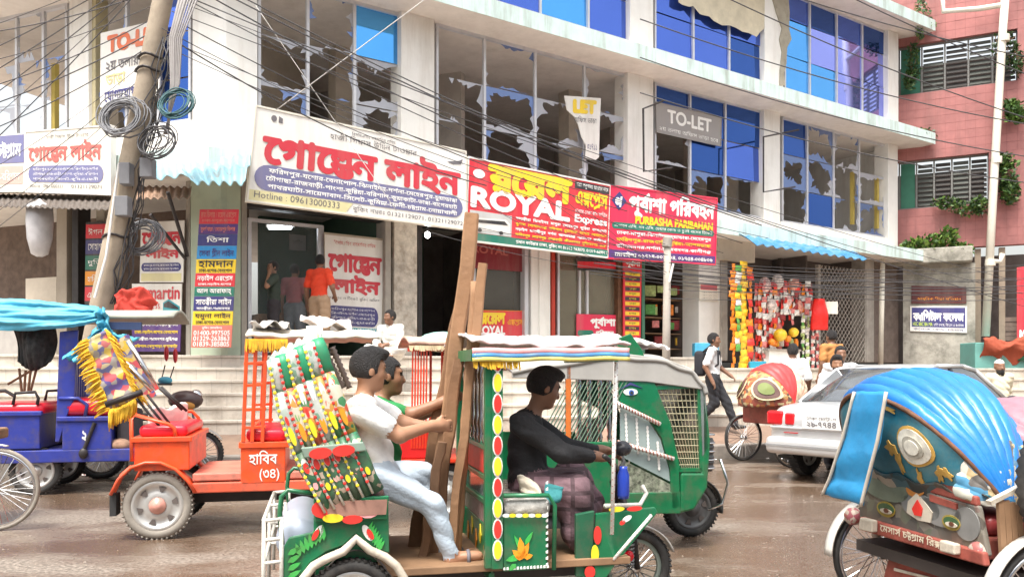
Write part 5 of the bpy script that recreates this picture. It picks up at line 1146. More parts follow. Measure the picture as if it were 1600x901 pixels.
MB().box(e(800,790).x, e(1060,790).x, .02, We-.02, .32, .36).build('floor', dark_metal, T)
MB().grid(lambda a, b: e(925+25*a, 700-45*a, .3)+Vector((0, b*.5, .03*math.sin(b*6))), 6, 4).build('inner_panel', M('inner_green_dark', (.02,.05,.035), .6), T, solid=.02)

# ----------------------------------------------------------------- orange battery rickshaw
O = Veh(245, 6.82, 13); q_ = O.px
T = O.thing('orange_rickshaw', 'orange open battery rickshaw with red seats and a yellow fringed roof', 'rickshaw'); Wo = 1.05
wheel(T, (0, .06, .275), .275, .10, rubber_pale, silver, 0, paint('hub_pink', (.62,.30,.24))); wheel(T, (0, Wo-.04, .275), .275, .10, rubber, silver, 0)
for y0 in (-.03, Wo-.14):
    ar = [q_(174,772), q_(186,748), q_(205,730), q_(228,722), q_(252,722), q_(275,732), q_(294,750), q_(306,768)]
    mb = MB(); mb.grid(lambda a, b: (lambda i: ar[i].lerp(ar[i+1], a*7-i)+Vector((0, y0+.17*b, .01*math.sin(math.pi*b))))(min(int(a*7), 6)), 21, 4); mb.build('fender', orange, T, smooth=True, solid=.012)
    MB().tube([p+Vector((0, y0, 0)) for p in ar], .014, 8).build('fender_lip', orange, T, smooth=True)
MB().tube([q_(178,768), q_(190,742), q_(206,728)], .016, 8).build('rear_bar', orange, T, smooth=True)
MB().box(q_(171,790).x, q_(181,790).x, .0, .16, q_(176,806).z, q_(176,772).z).build('mud_flap', M('flap_black', (.03,.03,.03), .7), T)
a, b = q_(209,690), q_(296,690)
MB().box(a.x, b.x, .0, Wo, q_(250,735).z, q_(250,684).z).build('rear_box', orange, T, bevel=.01)
MB().box(a.x-.02, b.x+.02, -.02, Wo+.02, q_(250,690).z, q_(250,682).z).build('seat_tray', orange, T, bevel=.006)
cushion(T, 'seat_cushion', a.x+.03, b.x-.02, .02, Wo-.02, q_(250,683).z, q_(250,664).z, vinyl_red)
for y in (0, Wo): MB().tube([q_(206,720)+Vector((0,y,0)), q_(205,655)+Vector((0,y,0)), q_(212,648)+Vector((0,y,0)), q_(262,662)+Vector((0,y,0)), q_(272,668)+Vector((0,y,0)), q_(276,690)+Vector((0,y,0))], .016, 8).build('arm_rail', orange, T, smooth=True)
MB().tube([q_(252,642,.9), q_(300,642,.9), q_(310,652,.9), q_(311,690,.9)], .016, 8).build('arm_rail', orange, T, smooth=True)
MB().grid(lambda u_, v_: q_(235+55*u_, 640+45*v_-8*u_, .4+.4*u_)+Vector((0,0,.02*math.sin(u_*9+v_*7))), 24, 18).crumple(.014, 9.).build('white_sack', M('sack_white', (.74,.72,.68), .8, bump=.3), T, smooth=True, solid=.05)
MB().box(q_(300,760).x, q_(600,760).x, .0, Wo, q_(380,768).z, q_(380,752).z).build('deck', paint('deck_orange', (.72,.12,.06)), T, bevel=.01)
MB().box(q_(300,760).x, q_(480,760).x, .02, Wo-.02, q_(380,750).z, q_(380,738).z).build('deck_pad', paint('deck_pink', (.62,.20,.14), .5), T, bevel=.01)
[MB().box(-.3, q_(600,760).x, y, y+.1, .26, .36).build('chassis_rail', dark_metal, T) for y in (.25, .7)]
a, b = q_(376,730), q_(446,730)
MB().box(a.x, b.x, .0, Wo, q_(410,756).z, q_(410,697).z).build('middle_box', orange, T, bevel=.01); MB().box(a.x-.015, b.x+.03, -.015, Wo+.01, q_(410,699).z, q_(410,690).z).build('seat_tray', orange, T, bevel=.005)
cushion(T, 'seat_cushion', a.x+.04, b.x+.0, .02, Wo-.02, q_(410,690).z, q_(410,670).z, vinyl_red)
bo = Board(Vector((a.x,-.001,q_(410,697).z)), Vector((b.x,-.001,q_(410,697).z)), Vector((b.x,-.001,q_(410,756).z)), Vector((a.x,-.001,q_(410,756).z))); bo.n = Vector((0,-1,0))
mb = MB(); bo.text(mb, 'হাবিব', .18, .10, .82, .48, .004, 24, .02); bo.text(mb, '(৩৪)', .42, .58, .86, .92, .004, 24, .02); mb.build('lettering', pwhite, T)
for u in (383, 397, 413):
    for y in (0., Wo): MB().bar(q_(u-3,690)+Vector((0,y,0)), q_(u+3,532)+Vector((0,y,0)), .035, .03).build('post', orange, T, bevel=.005)
for v in (568, 602, 640, 668):
    for y in (0., Wo): MB().bar(q_(381,v)+Vector((0,y-.004,0)), q_(416,v-2)+Vector((0,y-.004,0)), .025, .025).build('rung', orange, T, bevel=.004)
for v in (532, 668): MB().bar(q_(395,v), q_(395,v)+Vector((0,Wo,0)), .03, .03).build('cross_bar', orange, T)
x0, x1, zr = q_(384,528).x, q_(592,528).x, q_(480,530).z
rfm = M('roof_cream', (.66,.60,.50), .75, var=.2, dirt=.5, dcol=(.35,.28,.20))
mb = MB(); mb.grid(lambda a_, b_: Vector((x0+(x1-x0)*a_, -.03+(Wo+.06)*b_, zr+.02+.07*math.sin(math.pi*b_)+.004*math.sin(a_*40+b_*6)+.006*math.sin(a_*17))), 90, 24); mb.crumple(.008, 7.); mb.build('roof', rfm, T, smooth=True, solid=.025)
mb = MB(); mb.grid(lambda a_, b_: q_(388+62*a_, 522-8*math.sin(a_*3)*b_, .0)+Vector((0, .05+.6*b_, .08+.03*math.sin(a_*12+b_*5))), 36, 20); mb.crumple(.016, 9.); mb.build('roof_sheet', M('sheet_grey', (.46,.44,.42), .35, var=.2), T, smooth=True, solid=.004)
mb = MB(); mb.grid(lambda a_, b_: q_(470+80*a_, 512+10*a_, .3)+Vector((0, .4*b_, .05+.05*math.sin(math.pi*b_)+.03*math.sin(a_*11+b_*8))), 36, 20); mb.crumple(.02, 8.); mb.build('roof_sack', M('sack_pale', (.62,.56,.52), .8, var=.25, dirt=.5, dcol=(.5,.25,.25), dscale=8.), T, smooth=True, solid=.006)
fringe(T, [(x0,-.035,zr),(q_(450,530).x,-.035,zr)], .11, yellow_yarn, n=70); fringe(T, [(x0,-.035,zr),(x0,Wo,zr)], .11, yellow_yarn, n=60)
wheel(T, (q_(560,800).x, Wo/2, .25), .25, .09, rubber, silver, 0)
# its folded hood with yellow fringe, stays
hdm = art('hood_print', [(.55,.45,.18),(.12,.08,.25),(.60,.50,.30),(.50,.08,.10),(.10,.12,.30),(.60,.42,.05),(.30,.28,.26)], 22.)
hq = [q_(136,530,.1), q_(166,515,.1), q_(215,622,.1), q_(172,640,.1)]
mb = MB(); mb.grid(lambda a_, b_: hq[0].lerp(hq[1], a_).lerp(hq[3].lerp(hq[2], a_), b_)+Vector((.012*math.cos(b_*22), -.02-.02*math.sin(math.pi*a_)+.008*math.sin(b_*26), 0)), 8, 24); mb.build('folded_hood', hdm, T, smooth=True, solid=.03)
for y in (.12, .9): MB().prism([Vector((p.x, y, p.z)) for p in hq], (0, .03, 0)).build('hood_inner', hdm, T)
mb = MB(); mb.grid(lambda a_, b_: hq[0].lerp(hq[3], a_)+Vector((0,.85*b_,0)), 8, 6); mb.build('hood_back', hdm, T, solid=.02)
def yarn_edge(pts, out, seed):
    rg = random.Random(seed); mb = MB(); n = 70; pts = [Vector(p) for p in pts]; L_ = len(pts)-1
    for k in range(n):
        t = k/n*L_; i = min(int(t), L_-1); a = pts[i].lerp(pts[i+1], t-i); d = Vector(out)*rg.uniform(.7,1.2)+Vector((0, rg.uniform(-.05,.03), rg.uniform(-.03,.01)))
        mb.tube([a, a+d*.6+Vector((0,0,-.01)), a+d+Vector((0,0,-.03))], .011, 5, r1=.004)
    return mb.build('fringe', yellow_yarn, T, smooth=True, kind='stuff')
yarn_edge([hq[0]+Vector((.01,-.03,0)), hq[3]+Vector((.01,-.03,0))], (-.10,-.02,-.02), 1); yarn_edge([hq[3]+Vector((0,-.03,0)), hq[2]+Vector((0,-.03,0))], (.0,-.02,-.10), 2); yarn_edge([hq[1]+Vector((0,-.03,0)), hq[2]+Vector((0,-.03,0))], (.08,-.03,-.02), 3)
for u0, v0, u1, v1, r_, m, y in ((200,532,246,608,.022,chrome,.2),(190,560,238,610,.022,chrome,.1),(213,622,258,676,.011,dark_metal,.05),(222,620,264,672,.011,dark_metal,.1),(230,616,270,668,.011,dark_metal,.3),(243,600,285,640,.012,dark_metal,.4),(252,604,292,642,.012,dark_metal,.5),(165,632,222,612,.025,dark_metal,.0)):
    MB().tube([q_(u0,v0,y), q_(u1,v1,y)], r_, 8).build('hood_stay', m, T, smooth=True)

# ----------------------------------------------------------------- red rickshaw behind the timbers
T = thing('red_rickshaw', 'red railed battery rickshaw half hidden behind the timbers', 'rickshaw', O.o+Vector((2.5,.6,0)), O.yaw); O_M = Matrix.Translation(O.o) @ Matrix.Rotation(O.yaw, 4, 'Z'); INV[T.name] = None; T.location = O.o
def rr_(u, v, y=0.): return q_(u, v, y+.25)
red_p = paint('rail_red', (.66,.045,.015), .35)
for k in range(6): MB().bar(rr_(643+k*4.4,700), rr_(645+k*4.4,546), .014, .014).build('rail', red_p, T)
for u in (672, 690, 716): MB().bar(rr_(u,716,.25), rr_(u+1,548,.25), .022, .022).build('rail', red_p, T)
MB().bar(rr_(638,546), rr_(724,546,.2), .03, .03).build('top_rail', red_p, T); MB().bar(rr_(638,668), rr_(692,668), .025, .025).build('middle_rail', red_p, T)
MB().box(rr_(626,700).x, rr_(692,700).x, .25, 1.25, rr_(660,716).z, rr_(660,668).z).build('front_box', M('box_red', (.62,.02,.02), .35), T, bevel=.012)
MB().box(rr_(596,720).x, rr_(900,720).x, .23, 1.27, rr_(660,724).z, rr_(660,716.5).z).build('deck', red_p, T, bevel=.01)
cushion(T, 'green_cushion', rr_(628,660).x, rr_(652,660).x, .3, 1.2, rr_(640,658).z, rr_(640,646).z, green_l)
zq = rr_(680,540).z; xa, xb = rr_(638,540).x, rr_(900,540).x
mb = MB(); mb.grid(lambda a_, b_: Vector((xa+(xb-xa)*a_, .22+1.06*b_, zq+.02+.07*math.sin(math.pi*b_)+.004*math.sin(a_*30+b_*5))), 40, 10); mb.build('roof', M('roof_red_cream', (.55,.36,.28), .8, var=.4, scale=8., dirt=.6, dcol=(.45,.12,.06), dscale=8.), T, smooth=True, solid=.03)
MB().ell(rr_(692,534,.4), (.24,.2,.10)).build('roof_bag', M('bag_mint', (.30,.58,.50), .6, var=.2), T, smooth=True); MB().ell(rr_(716,536,.3), (.12,.16,.13)).build('roof_sack', S_WHITE, T, smooth=True)
fringe(T, [(xa,.215,zq),(rr_(740,540).x,.215,zq)], .05, M('pale_yarn', (.60,.48,.30), .9, var=.3), n=60)
wheel(T, (rr_(700,800).x, .32, .27), .27, .1, rubber, silver, 0); wheel(T, (rr_(700,800).x, 1.2, .27), .27, .1, rubber, silver, 0); wheel(T, (rr_(880,800).x, .75, .25), .25, .09, rubber, silver, 0)

# ----------------------------------------------------------------- blue battery rickshaw at the left
Bl = Veh(100, 9.3, 13); bl = Bl.px
T = Bl.thing('blue_rickshaw', 'blue open battery rickshaw under a sky blue tarpaulin at the left', 'rickshaw'); Wb = 1.1
def bx(name, u0, u1, v0, v1, m, y0=0., y1=Wb, bev=.012): return MB().box(bl(u0,v0).x, bl(u1,v0).x, y0, y1, bl((u0+u1)/2,v1).z, bl((u0+u1)/2,v0).z).build(name, m, T, bevel=bev)
bx('deck', -40, 262, 702, 722, blue_v); bx('seat_box', 97, 174, 657, 703, blue_v); bx('seat_box', -40, 62, 648, 702, blue_v)
a = bl(92,650); cushion(T, 'seat_cushion', a.x, bl(183,650).x, .0, Wb, bl(140,650).z, bl(140,622).z, vinyl_red); cushion(T, 'seat_cushion', bl(-45,650).x, bl(68,650).x, .0, Wb, bl(20,650).z, bl(20,630).z, vinyl_red)
bx('seat_rim', 88, 178, 650, 658, blue_v, -.02, Wb+.02); bx('seat_rim', -45, 66, 642, 650, blue_v, -.02, Wb+.02)
MB().prism([bl(86,690), bl(93,518), bl(122,515), bl(116,622), bl(104,650), bl(92,690)], (0,.04,0)).build('rear_panel', blue_v, T, bevel=.008); MB().prism([bl(86,690,Wb), bl(93,518,Wb), bl(122,515,Wb), bl(116,622,Wb), bl(92,690,Wb)], (0,.04,0)).build('rear_panel', blue_v, T, bevel=.008)
for k in range(1, 10): MB().bar(bl(93,530)+Vector((.05,.1*k,0)), bl(90,650)+Vector((.05,.1*k,0)), .02).build('back_slat', blue_v, T)
for y in (0, Wb): MB().tube([p+Vector((0,y,0)) for p in (bl(92,622), bl(122,622), bl(136,632), bl(133,650))], .02, 8).build('arm_rail', blue_v, T, smooth=True); MB().tube([p+Vector((0,y,0)) for p in (bl(20,632), bl(24,614), bl(55,612), bl(60,622), bl(58,632))], .018, 8).build('arm_rail', dark_metal, T, smooth=True)
rq = [bl(-45,500), bl(272,500)]
mb = MB(); mb.grid(lambda a_, b_: Vector((rq[0].x+(rq[1].x-rq[0].x)*a_, -.05+(Wb+.1)*b_, rq[0].z+(rq[1].z-rq[0].z)*a_+.10*math.sin(math.pi*b_)+.03)), 24, 10); mb.build('roof_board', M('roof_olive', (.36,.36,.30), .8, var=.2, scale=3., dirt=.5, dcol=(.22,.22,.17)), T, smooth=True, solid=.035)
bx('roof_rail', 165, 222, 503, 515, M('rail_dark_blue', (.03,.05,.12), .5), -.03, .02, .004)
tarp = M('tarp_sky_blue', (.09,.42,.58), .55, var=.18, scale=2., bump=.25, fine=12.); tarp_b = tarp
mb = MB(); mb.grid(lambda a_, b_: bl(-60+215*a_, 466+14*a_*a_+50*b_*(1-.55*a_**3), -.10+.22*(1-b_)*(1-.5*a_)-.05*math.sin(b_*math.pi)+.022*math.sin(b_*17-a_*5)+.012*math.sin(b_*31+a_*3)), 60, 40); mb.crumple(.014, 5.); mb.build('tarpaulin', tarp, T, smooth=True, solid=.01)
def flap(pts, seed):
    mb = MB(); pts = [bl(u, v, -.12) for u, v in pts]
    mb.grid(lambda a_, b_: pts[0].lerp(pts[1], a_).lerp(pts[3].lerp(pts[2], a_), b_)+Vector((0, .05*math.sin(a_*11+seed)+.04*math.sin(b_*13+seed*2), .015*math.sin(a_*17+b_*9))), 24, 24); mb.crumple(.02, 7.); return mb.build('tarpaulin_end', tarp, T, smooth=True, solid=.008)
flap([(145,486),(165,480),(176,520),(150,514)], 1); flap([(150,515),(172,515),(122,566),(97,560)], 2); flap([(152,512),(178,522),(218,528),(170,560)], 3); flap([(168,525),(190,530),(205,562),(180,556)], 4)
wheel(T, (bl(52,735).x, .1, .27), .27, .1, rubber, silver, 0); wheel(T, (bl(52,735).x, Wb-.05, .27), .27, .1, rubber, silver, 0); wheel(T, (bl(245,735).x, Wb/2, .27), .27, .1, rubber, silver, 0)
bk = M('black_net', (.035,.035,.035), .9, var=.5, scale=20., bump=.5)
mb = MB(); mb.grid(lambda a_, b_: bl(20+66*a_+(8-16*a_)*b_*b_, 512+66*b_-14*b_*(2*a_-1)**2, .15)+Vector((0,.12*math.cos(a_*6.28)*math.sin(b_*3.1)+.015*math.sin(a_*40),0)), 26, 14); mb.build('black_cover', bk, T, smooth=True, solid=.02)
for u0, v0, u1, v1 in ((30,575,34,612),(40,578,38,612),(48,578,44,612),(58,572,48,610),(12,600,55,575)): MB().tube([bl(u0,v0,.15), bl(u1,v1,.15)], .014, 6).build('stay_rod', rust, T)
MB().tube([bl(-30,612,.1), bl(8,610,.1), bl(22,618,.1)], .02, 8).build('arm_rail', dark_metal, T)
MB().tube([bl(148,660,-.01), bl(132,700,-.01), bl(126,712,-.01)], .022, 8).build('lock_lever', dark_metal, T); MB().ell(bl(130,708,-.02), (.05,.03,.06)).build('lever_boot', dark_metal, T, smooth=True)
bo = Board(bl(97,660)+Vector((0,-.002,0)), bl(174,660)+Vector((0,-.002,0)), bl(174,700)+Vector((0,-.002,0)), bl(97,700)+Vector((0,-.002,0))); bo.text(MB(), '২', .40, .30, .50, .75, .004, 20, .03).build('lettering', pwhite, T)
bx('dark_bag', 178, 205, 640, 700, M('bag_dark', (.04,.035,.04), .8, var=.4), .1, .7, .05); MB().ell(bl(188,695,.1), (.12,.1,.08)).build('tool_roll', M('roll_brown', (.30,.18,.12), .9, var=.5, scale=9.), T, smooth=True)

# ----------------------------------------------------------------- cycle rickshaw cut by the left edge
Cy = Veh(-8, 7.22, 13); T = Cy.thing('cycle_rickshaw', 'spoked wheel of a cycle rickshaw cut by the left edge', 'rickshaw')
wheel(T, (0,0,.36), .36, .045, rubber_pale, chrome, 36)
MB().grid(lambda a, b: Vector((.385*math.cos(R(75+110*a)), -.03+.06*b, .36+.385*math.sin(R(75+110*a)))), 16, 2).build('mudguard', pwhite, T, smooth=True, solid=.008)
MB().bar((0,.06,.36), (-.5,.06,.55), .04).bar((0,.06,.36), (-.1,.06,.8), .03).bar((-.1,.06,.8), (-.6,.06,.8), .03).build('frame', dark_metal, T); MB().box(-.9,-.15,.05,.8,.75,.85).build('seat_platform', wood, T, bevel=.02)
# ----------------------------------------------------------------- blue hooded cycle rickshaw at the right
F_ = Veh(1545, 3.86, 13); f = F_.px; rp = F_.rp
T = F_.thing('hooded_rickshaw', 'worn cycle rickshaw with bright blue hood and painted backboard at the right', 'rickshaw'); Wf = 1.0
hood_blue = M('hood_blue', (.018,.17,.50), .33, var=.18, scale=3., bump=.2, fine=14.); hood_teal = M('hood_teal', (.02,.17,.24), .5, var=.3, scale=5., dirt=.3, dcol=(.35,.28,.12), dscale=4.); rag = art('hood_worn', [(.03,.16,.30),(.45,.45,.38),(.04,.10,.16),(.40,.30,.16),(.06,.22,.36),(.10,.09,.08),(.50,.48,.42)], 16., .7, .6); lining = M('hood_white', (.74,.74,.71), .6, var=.1)
board_m = art('backboard_art', [(.15,.145,.13),(.10,.10,.09),(.20,.19,.16),(.13,.15,.11),(.17,.12,.10),(.08,.07,.06)], 14., .45, .6); rrust = M('board_red', (.30,.07,.05), .6, var=.4, scale=8., dirt=.5, dcol=(.12,.06,.04), dscale=6.)
pv = Vector((.14, 0, .86))
def arch_pt(al, ph, R_, w0=.02, w1=Wf+.18, pv_=pv): # arch of the hood: al tilt, ph 0..1 across
    t = math.pi*ph; c_ = math.cos(t); cs = math.copysign(abs(c_)**.95, c_); sn = max(math.sin(t), 0)**1.1
    y = (w0+w1)/2-cs*(w1-w0)/2; r_ = R_*sn; return pv_+Vector((math.cos(al)*r_, y-pv_.y, math.sin(al)*r_-(.15*(1-min(max(y, 0)/1.1, 1)) if pv_ is pv else 0)))
def hood_fan(par, a0, a1, R0, R1, m, name, nr=6, b0=0., b1=1., amp=.018, pv_=pv, w1=Wf+.18, solid=.012, dn=8):
    mb = MB(); mb.grid(lambda a, b: arch_pt(R(a0+(a1-a0)*a), b0+(b1-b0)*b, R0+(R1-R0)*a+amp*abs(math.sin(a*nr*math.pi)), .02, w1, pv_), nr*dn, 40); mb.crumple(.011, 11.); return mb.build(name, m, par, smooth=True, solid=solid)
hood_fan(T, 124, 66, .545, .575, hood_blue, 'hood_cover', 7, .0, 1., .034)
hood_fan(T, 66, 44, .56, .53, hood_blue, 'hood_front', 3, 0, 1, .012)
def pan(a, b, off=0.): # rear cloth: a 0 ragged bottom .. 1 rear arch, b 0 near .. 1 far
    t = arch_pt(R(124), .03+.94*b, .54); bo_ = Vector((.02, .03+1.07*b, .80-.10*math.sin(math.pi*b)+.02*math.sin(b*31)))
    q = bo_.lerp(t, a); return q+Vector((-.05*math.sin(math.pi*a)*math.sin(math.pi*b)-off+.006*math.sin(b*25+a*4), 0, 0))
MB().grid(lambda a, b: pan(a, b), 16, 30).build('hood_rear_panel', hood_teal, T, smooth=True, solid=.01)
MB().grid(lambda a, b: pan(.26*a, b, .014), 8, 30).build('hood_worn_hem', art('hem_worn', [(.02,.07,.09),(.03,.03,.03),(.05,.12,.15),(.40,.38,.32),(.03,.04,.04)], 14., .7, .5), T, smooth=True, solid=.006)
hood_fan(T, 165, 50, .40, .60, rag, 'hood_worn_side', 8, .0, .20, .03)
for al, rr in ((124,.555),(44,.54)): MB().tube([arch_pt(R(al), k/24, rr) for k in range(25)], .013, 6).build('hood_rib', rust, T, smooth=True)
# rear medallion and leaf ornament on the hood panel
def hp(a, b, off=.012): # point on the rear panel: a 0 rear edge..1 top edge, b across
    return pan(a, b, off)
def hpatch(name, ca, cb, ra, rb, m, off, n=22, fn=None):
    mb = MB(); mb.v.append(tuple(hp(ca, cb, off)))
    for k in range(n):
        t = 2*math.pi*k/n; s_ = fn(t) if fn else 1; mb.v.append(tuple(hp(ca+ra*s_*math.sin(t), cb+rb*s_*math.cos(t), off)))
    for k in range(n): mb.f.append([0, 1+k, 1+(k+1) % n]); mb.mi.append(0)
    return mb.build(name, m, T, solid=.006)
gold = M('gold_paint', (.50,.30,.07), .5, var=.3, scale=9.); plate = M('plate_white', (.62,.60,.52), .5, var=.35, scale=14., dirt=.4, dcol=(.40,.36,.28), dscale=9.)
hpatch('medallion', .68, .33, .22, .075, gold, .013); hpatch('medallion_face', .68, .33, .19, .065, plate, .02); hpatch('medallion_ring', .68, .33, .12, .042, M('plate_grey', (.38,.36,.30), .5, var=.4, scale=16.), .026); hpatch('medallion_heart', .68, .33, .08, .028, plate, .032)
for (ca, cb, ra, rb) in ((.42,.24,.16,.022),(.42,.42,.16,.022),(.32,.33,.14,.014),(.94,.46,.035,.06),(.52,.21,.09,.035),(.52,.45,.09,.035)): hpatch('gold_leaf', ca, cb, ra, rb, gold, .012, 18, lambda t: .75+.25*math.cos(5*t))
hpatch('medallion', .58, .84, .2, .05, gold, .013); hpatch('medallion_face', .58, .84, .17, .042, plate, .02)
# blue strap hanging down behind
st_ = [rp(1368,612,-.42), rp(1342,690,-.45), rp(1318,740,-.46), rp(1307,786,-.46)]; en_ = [rp(1388,618,-.42), rp(1372,700,-.45), rp(1352,745,-.46), rp(1338,790,-.46)]
def spl(pts, t): n = len(pts)-1; i = min(int(t*n), n-1); return pts[i].lerp(pts[i+1], t*n-i)
SA = [rp(1338,612,-.26), rp(1318,690,-.27), rp(1300,745,-.27), rp(1288,772,-.27)]; SB = [rp(1388,612,-.26), rp(1374,690,-.27), rp(1358,750,-.27), rp(1348,790,-.27)]
mb = MB(); mb.grid(lambda a, b: spl(SA, b).lerp(spl(SB, b), a)+Vector((-.006*math.sin(b*16)-.006*math.sin(a*6), 0, .003*math.sin(b*24+a*3))), 14, 40); mb.crumple(.006, 12.); sto = mb.build('hanging_strap', M('strap_blue', (.03,.25,.50), .35, var=.15, bump=.2, fine=14.), T, smooth=True, solid=.005)
for S_ in (SA, SB): MB().tube([spl(S_, k/16)+Vector((-.012,0,0)) for k in range(17)], .009, 6).build('strap_edge', M('strap_cord', (.55,.50,.42), .8), sto, smooth=True)
# backboard on the rear plane
def quad(name, c4, m, th=.03, x=0., lab=None): mb = MB().prism([rp(u, v, x) for u, v in c4], (-th, 0, 0)); return mb.build(name, m, T, bevel=.008, label=lab)
quad('backboard', [(1348,752),(1352,738),(1536,790),(1552,868),(1350,808)], board_m, .03)
quad('upper_board', [(1356,738),(1420,716),(1532,775),(1534,790)], rrust, .03)
quad('number_strip', [(1352,806),(1545,862),(1549,884),(1348,826)], rrust, .035, -.03)
quad('white_cap', [(1353,807),(1372,812),(1372,831),(1350,826)], cream, .04, -.066); quad('white_patch', [(1478,842),(1502,849),(1502,866),(1478,860)], cream, .04, -.066)
BQ = Board(rp(1374,811,-.067), rp(1476,841,-.067), rp(1476,862,-.067), rp(1374,832,-.067)); BQ.n = Vector((-1,0,0)); BQ.text(MB(), 'মেসার্স চট্টগ্রাম রিক্সা', .02, .12, .98, .88, .004, 18, .02).build('lettering', plain('ink_cream', (.66,.58,.44)), T)
for k, (u, v, ru, rv, m) in enumerate(((1385,762,36,20,M('paint_sage', (.17,.20,.15), .4, var=.3)),(1470,800,34,22,M('paint_grey', (.23,.23,.22), .35, metal=.2, var=.2)),(1512,818,20,26,M('paint_grey')),(1440,792,30,20,M('paint_bluegrey', (.20,.21,.21), .35, var=.2)))):
    mb = MB().prism([rp(u+ru*math.cos(t), v+rv*math.sin(t)+.28*ru*math.cos(t), -.03) for t in [2*math.pi*q/22 for q in range(22)]], (-.006,0,0)); mb.build('painted_medallion', m, T)
for (u, v) in ((1385,803-8),(1487,816)):
    for k, (ru, rv, m, x) in enumerate(((14,12,paint('eye_gold', (.36,.27,.05)),-.036),(12,8,paint('eye_green', (.05,.12,.05)),-.041),(9,4,cream,-.046),(3.5,3.5,M('eye_brown', (.12,.05,.03), .3),-.051))):
        dv = (0,-1,3,2)[k]; MB().prism([rp(u+ru*math.cos(t), v+dv+rv*math.sin(t)+.28*ru*math.cos(t), x) for t in [2*math.pi*q/18 for q in range(18)]], (-.005,0,0)).build('painted_eye', m, T)
MB().prism([rp(u, v, -.037) for u, v in ((1418,800),(1420,782),(1433,770),(1446,784),(1458,800),(1455,816),(1436,812))], (-.006,0,0)).build('painted_crest', cream, T); MB().prism([rp(u, v, -.044) for u, v in ((1426,794),(1434,780),(1442,794),(1440,806),(1430,804))], (-.006,0,0)).build('crest_red', pred, T)
MB().prism([rp(1433+15*math.cos(t), 762+14*math.sin(t), -.03) for t in [2*math.pi*q/18 for q in range(18)]], (-.01,0,0)).build('reflector', M('reflector_orange', (.55,.22,.05), .3), T)
MB().prism([rp(1455+d[0], 772+d[1], -.03) for d in ((0,0),(42,14),(42,24),(0,10))], (-.01,0,0)).build('red_plate', rrust, T)
for u, v in ((1331,806),(1528,862)): MB().lathe([(0,-.03),(.035,-.028),(.048,-.012),(.05,0),(.05,.03)], rp(u, v, -.03), (1,0,0), 18).build('lamp_bowl', art('bowl_art', [(.35,.10,.09),(.42,.34,.28),(.30,.08,.10),(.45,.38,.32)], 40.), T, smooth=True)
# seat, frame, springs, wheels
MB().box(.02, .62, .02, Wf-.02, .50, .60).build('seat_box', rrust, T, bevel=.01); cushion(T, 'seat_cushion', .04, .60, .04, Wf-.04, .60, .70, M('seat_maroon', (.22,.03,.03), .4))
MB().box(-.02, .9, .05, Wf-.05, .36, .42).build('under_board', M('under_dark', (.05,.04,.035), .7), T)
quad('bumper_board', [(1396,866),(1562,905),(1570,960),(1380,930)], rrust, .03, .06); quad('bumper_line', [(1404,874),(1560,912),(1560,917),(1404,879)], cream, .008, .026); quad('bumper_line', [(1398,886),(1556,926),(1556,931),(1398,891)], cream, .008, .026)
MB().tube([rp(1398,752,-.02), rp(1372,705,.05), rp(1376,690,.1)], .02, 8).build('hood_bracket', M('bracket_pink', (.50,.25,.24), .5, dirt=.4), T, smooth=True)
far = f(1335,900,Wf+.08); wheel(T, (.22, Wf+.08, .30), .30, .04, rubber, chrome, 32); wheel(T, (.22, -.10, .30), .30, .04, rubber, chrome, 32)
for y in (Wf+.08, -.10): MB().grid(lambda a, b: Vector((.22+.335*math.cos(R(55+125*a)), y-.035+.07*b, .30+.335*math.sin(R(55+125*a)))), 18, 3).build('mudguard', M('mudguard_white', (.62,.60,.55), .4, var=.2, dirt=.5), T, smooth=True, solid=.008)
MB().tube([Vector((.22,Wf+.03,.30)), Vector((.16,Wf+.02,.42)), Vector((.14,Wf-.02,.55))], .025, 8).build('axle_arm', M('arm_pale', (.45,.36,.30), .6), T, smooth=True)
for k in range(4): MB().bar(f(1562+k*9,778+k*3,-.05), f(1568+k*10,880,-.05), .018, .03).build('arm_slat', wood, T)
MB().bar(f(1545,785,-.05), f(1600,757,-.05), .03, .02).build('arm_top', cream, T)

# ----------------------------------------------------------------- neighbour rickshaw at the right edge
N_v = Veh(1640, 3.9, 13); n_ = N_v.px
T = N_v.thing('mauve_rickshaw', 'mauve hood and black ribbed tyre of a rickshaw cut by the right edge', 'rickshaw')
c0 = n_(1622,716,.1); pvn = Vector((c0.x+.22, 0, .78)); mauve = M('hood_mauve', (.30,.15,.18), .5, var=.2, bump=.2)
hood_fan(T, 150, 55, .40, .46, mauve, 'hood', 6, 0, 1, .02, pvn, .95); hood_fan(T, 190, 150, .30, .40, art('mauve_rear_art', [(.30,.15,.18),(.40,.30,.12),(.20,.08,.10),(.45,.36,.28)], 16.), 'hood_rear_panel', 1, 0, 1, 0, pvn, .95)
for y in (-.05, .98): wheel(T, (c0.x+.3, y, .34), .34, .045, rubber, chrome, 30)
MB().tube([(c0.x+.3,.45,.34),(c0.x+1.0,.45,.40),(c0.x+1.5,.45,.85)], .02, 8).build('frame', dark_metal, T, smooth=True); wheel(T, (c0.x+1.6, .45, .34), .34, .045, rubber, chrome, 30); MB().tube([(c0.x+1.6,.45,.34),(c0.x+1.45,.45,.95)], .02, 8).build('fork', dark_metal, T); MB().tube([(c0.x+1.45,.2,.97),(c0.x+1.45,.7,.97)], .015, 8).build('handlebar', chrome, T)
c1 = n_(1640,752,-.1)
mb = MB(); mb.tube([c1+Vector((.12*math.cos(t), 0, .22*math.sin(t))) for t in [2*math.pi*k/60 for k in range(60)]], [.04 if k % 2 else .052 for k in range(60)], 10, closed=True); mb.build('ribbed_tyre', rubber, T, smooth=True)
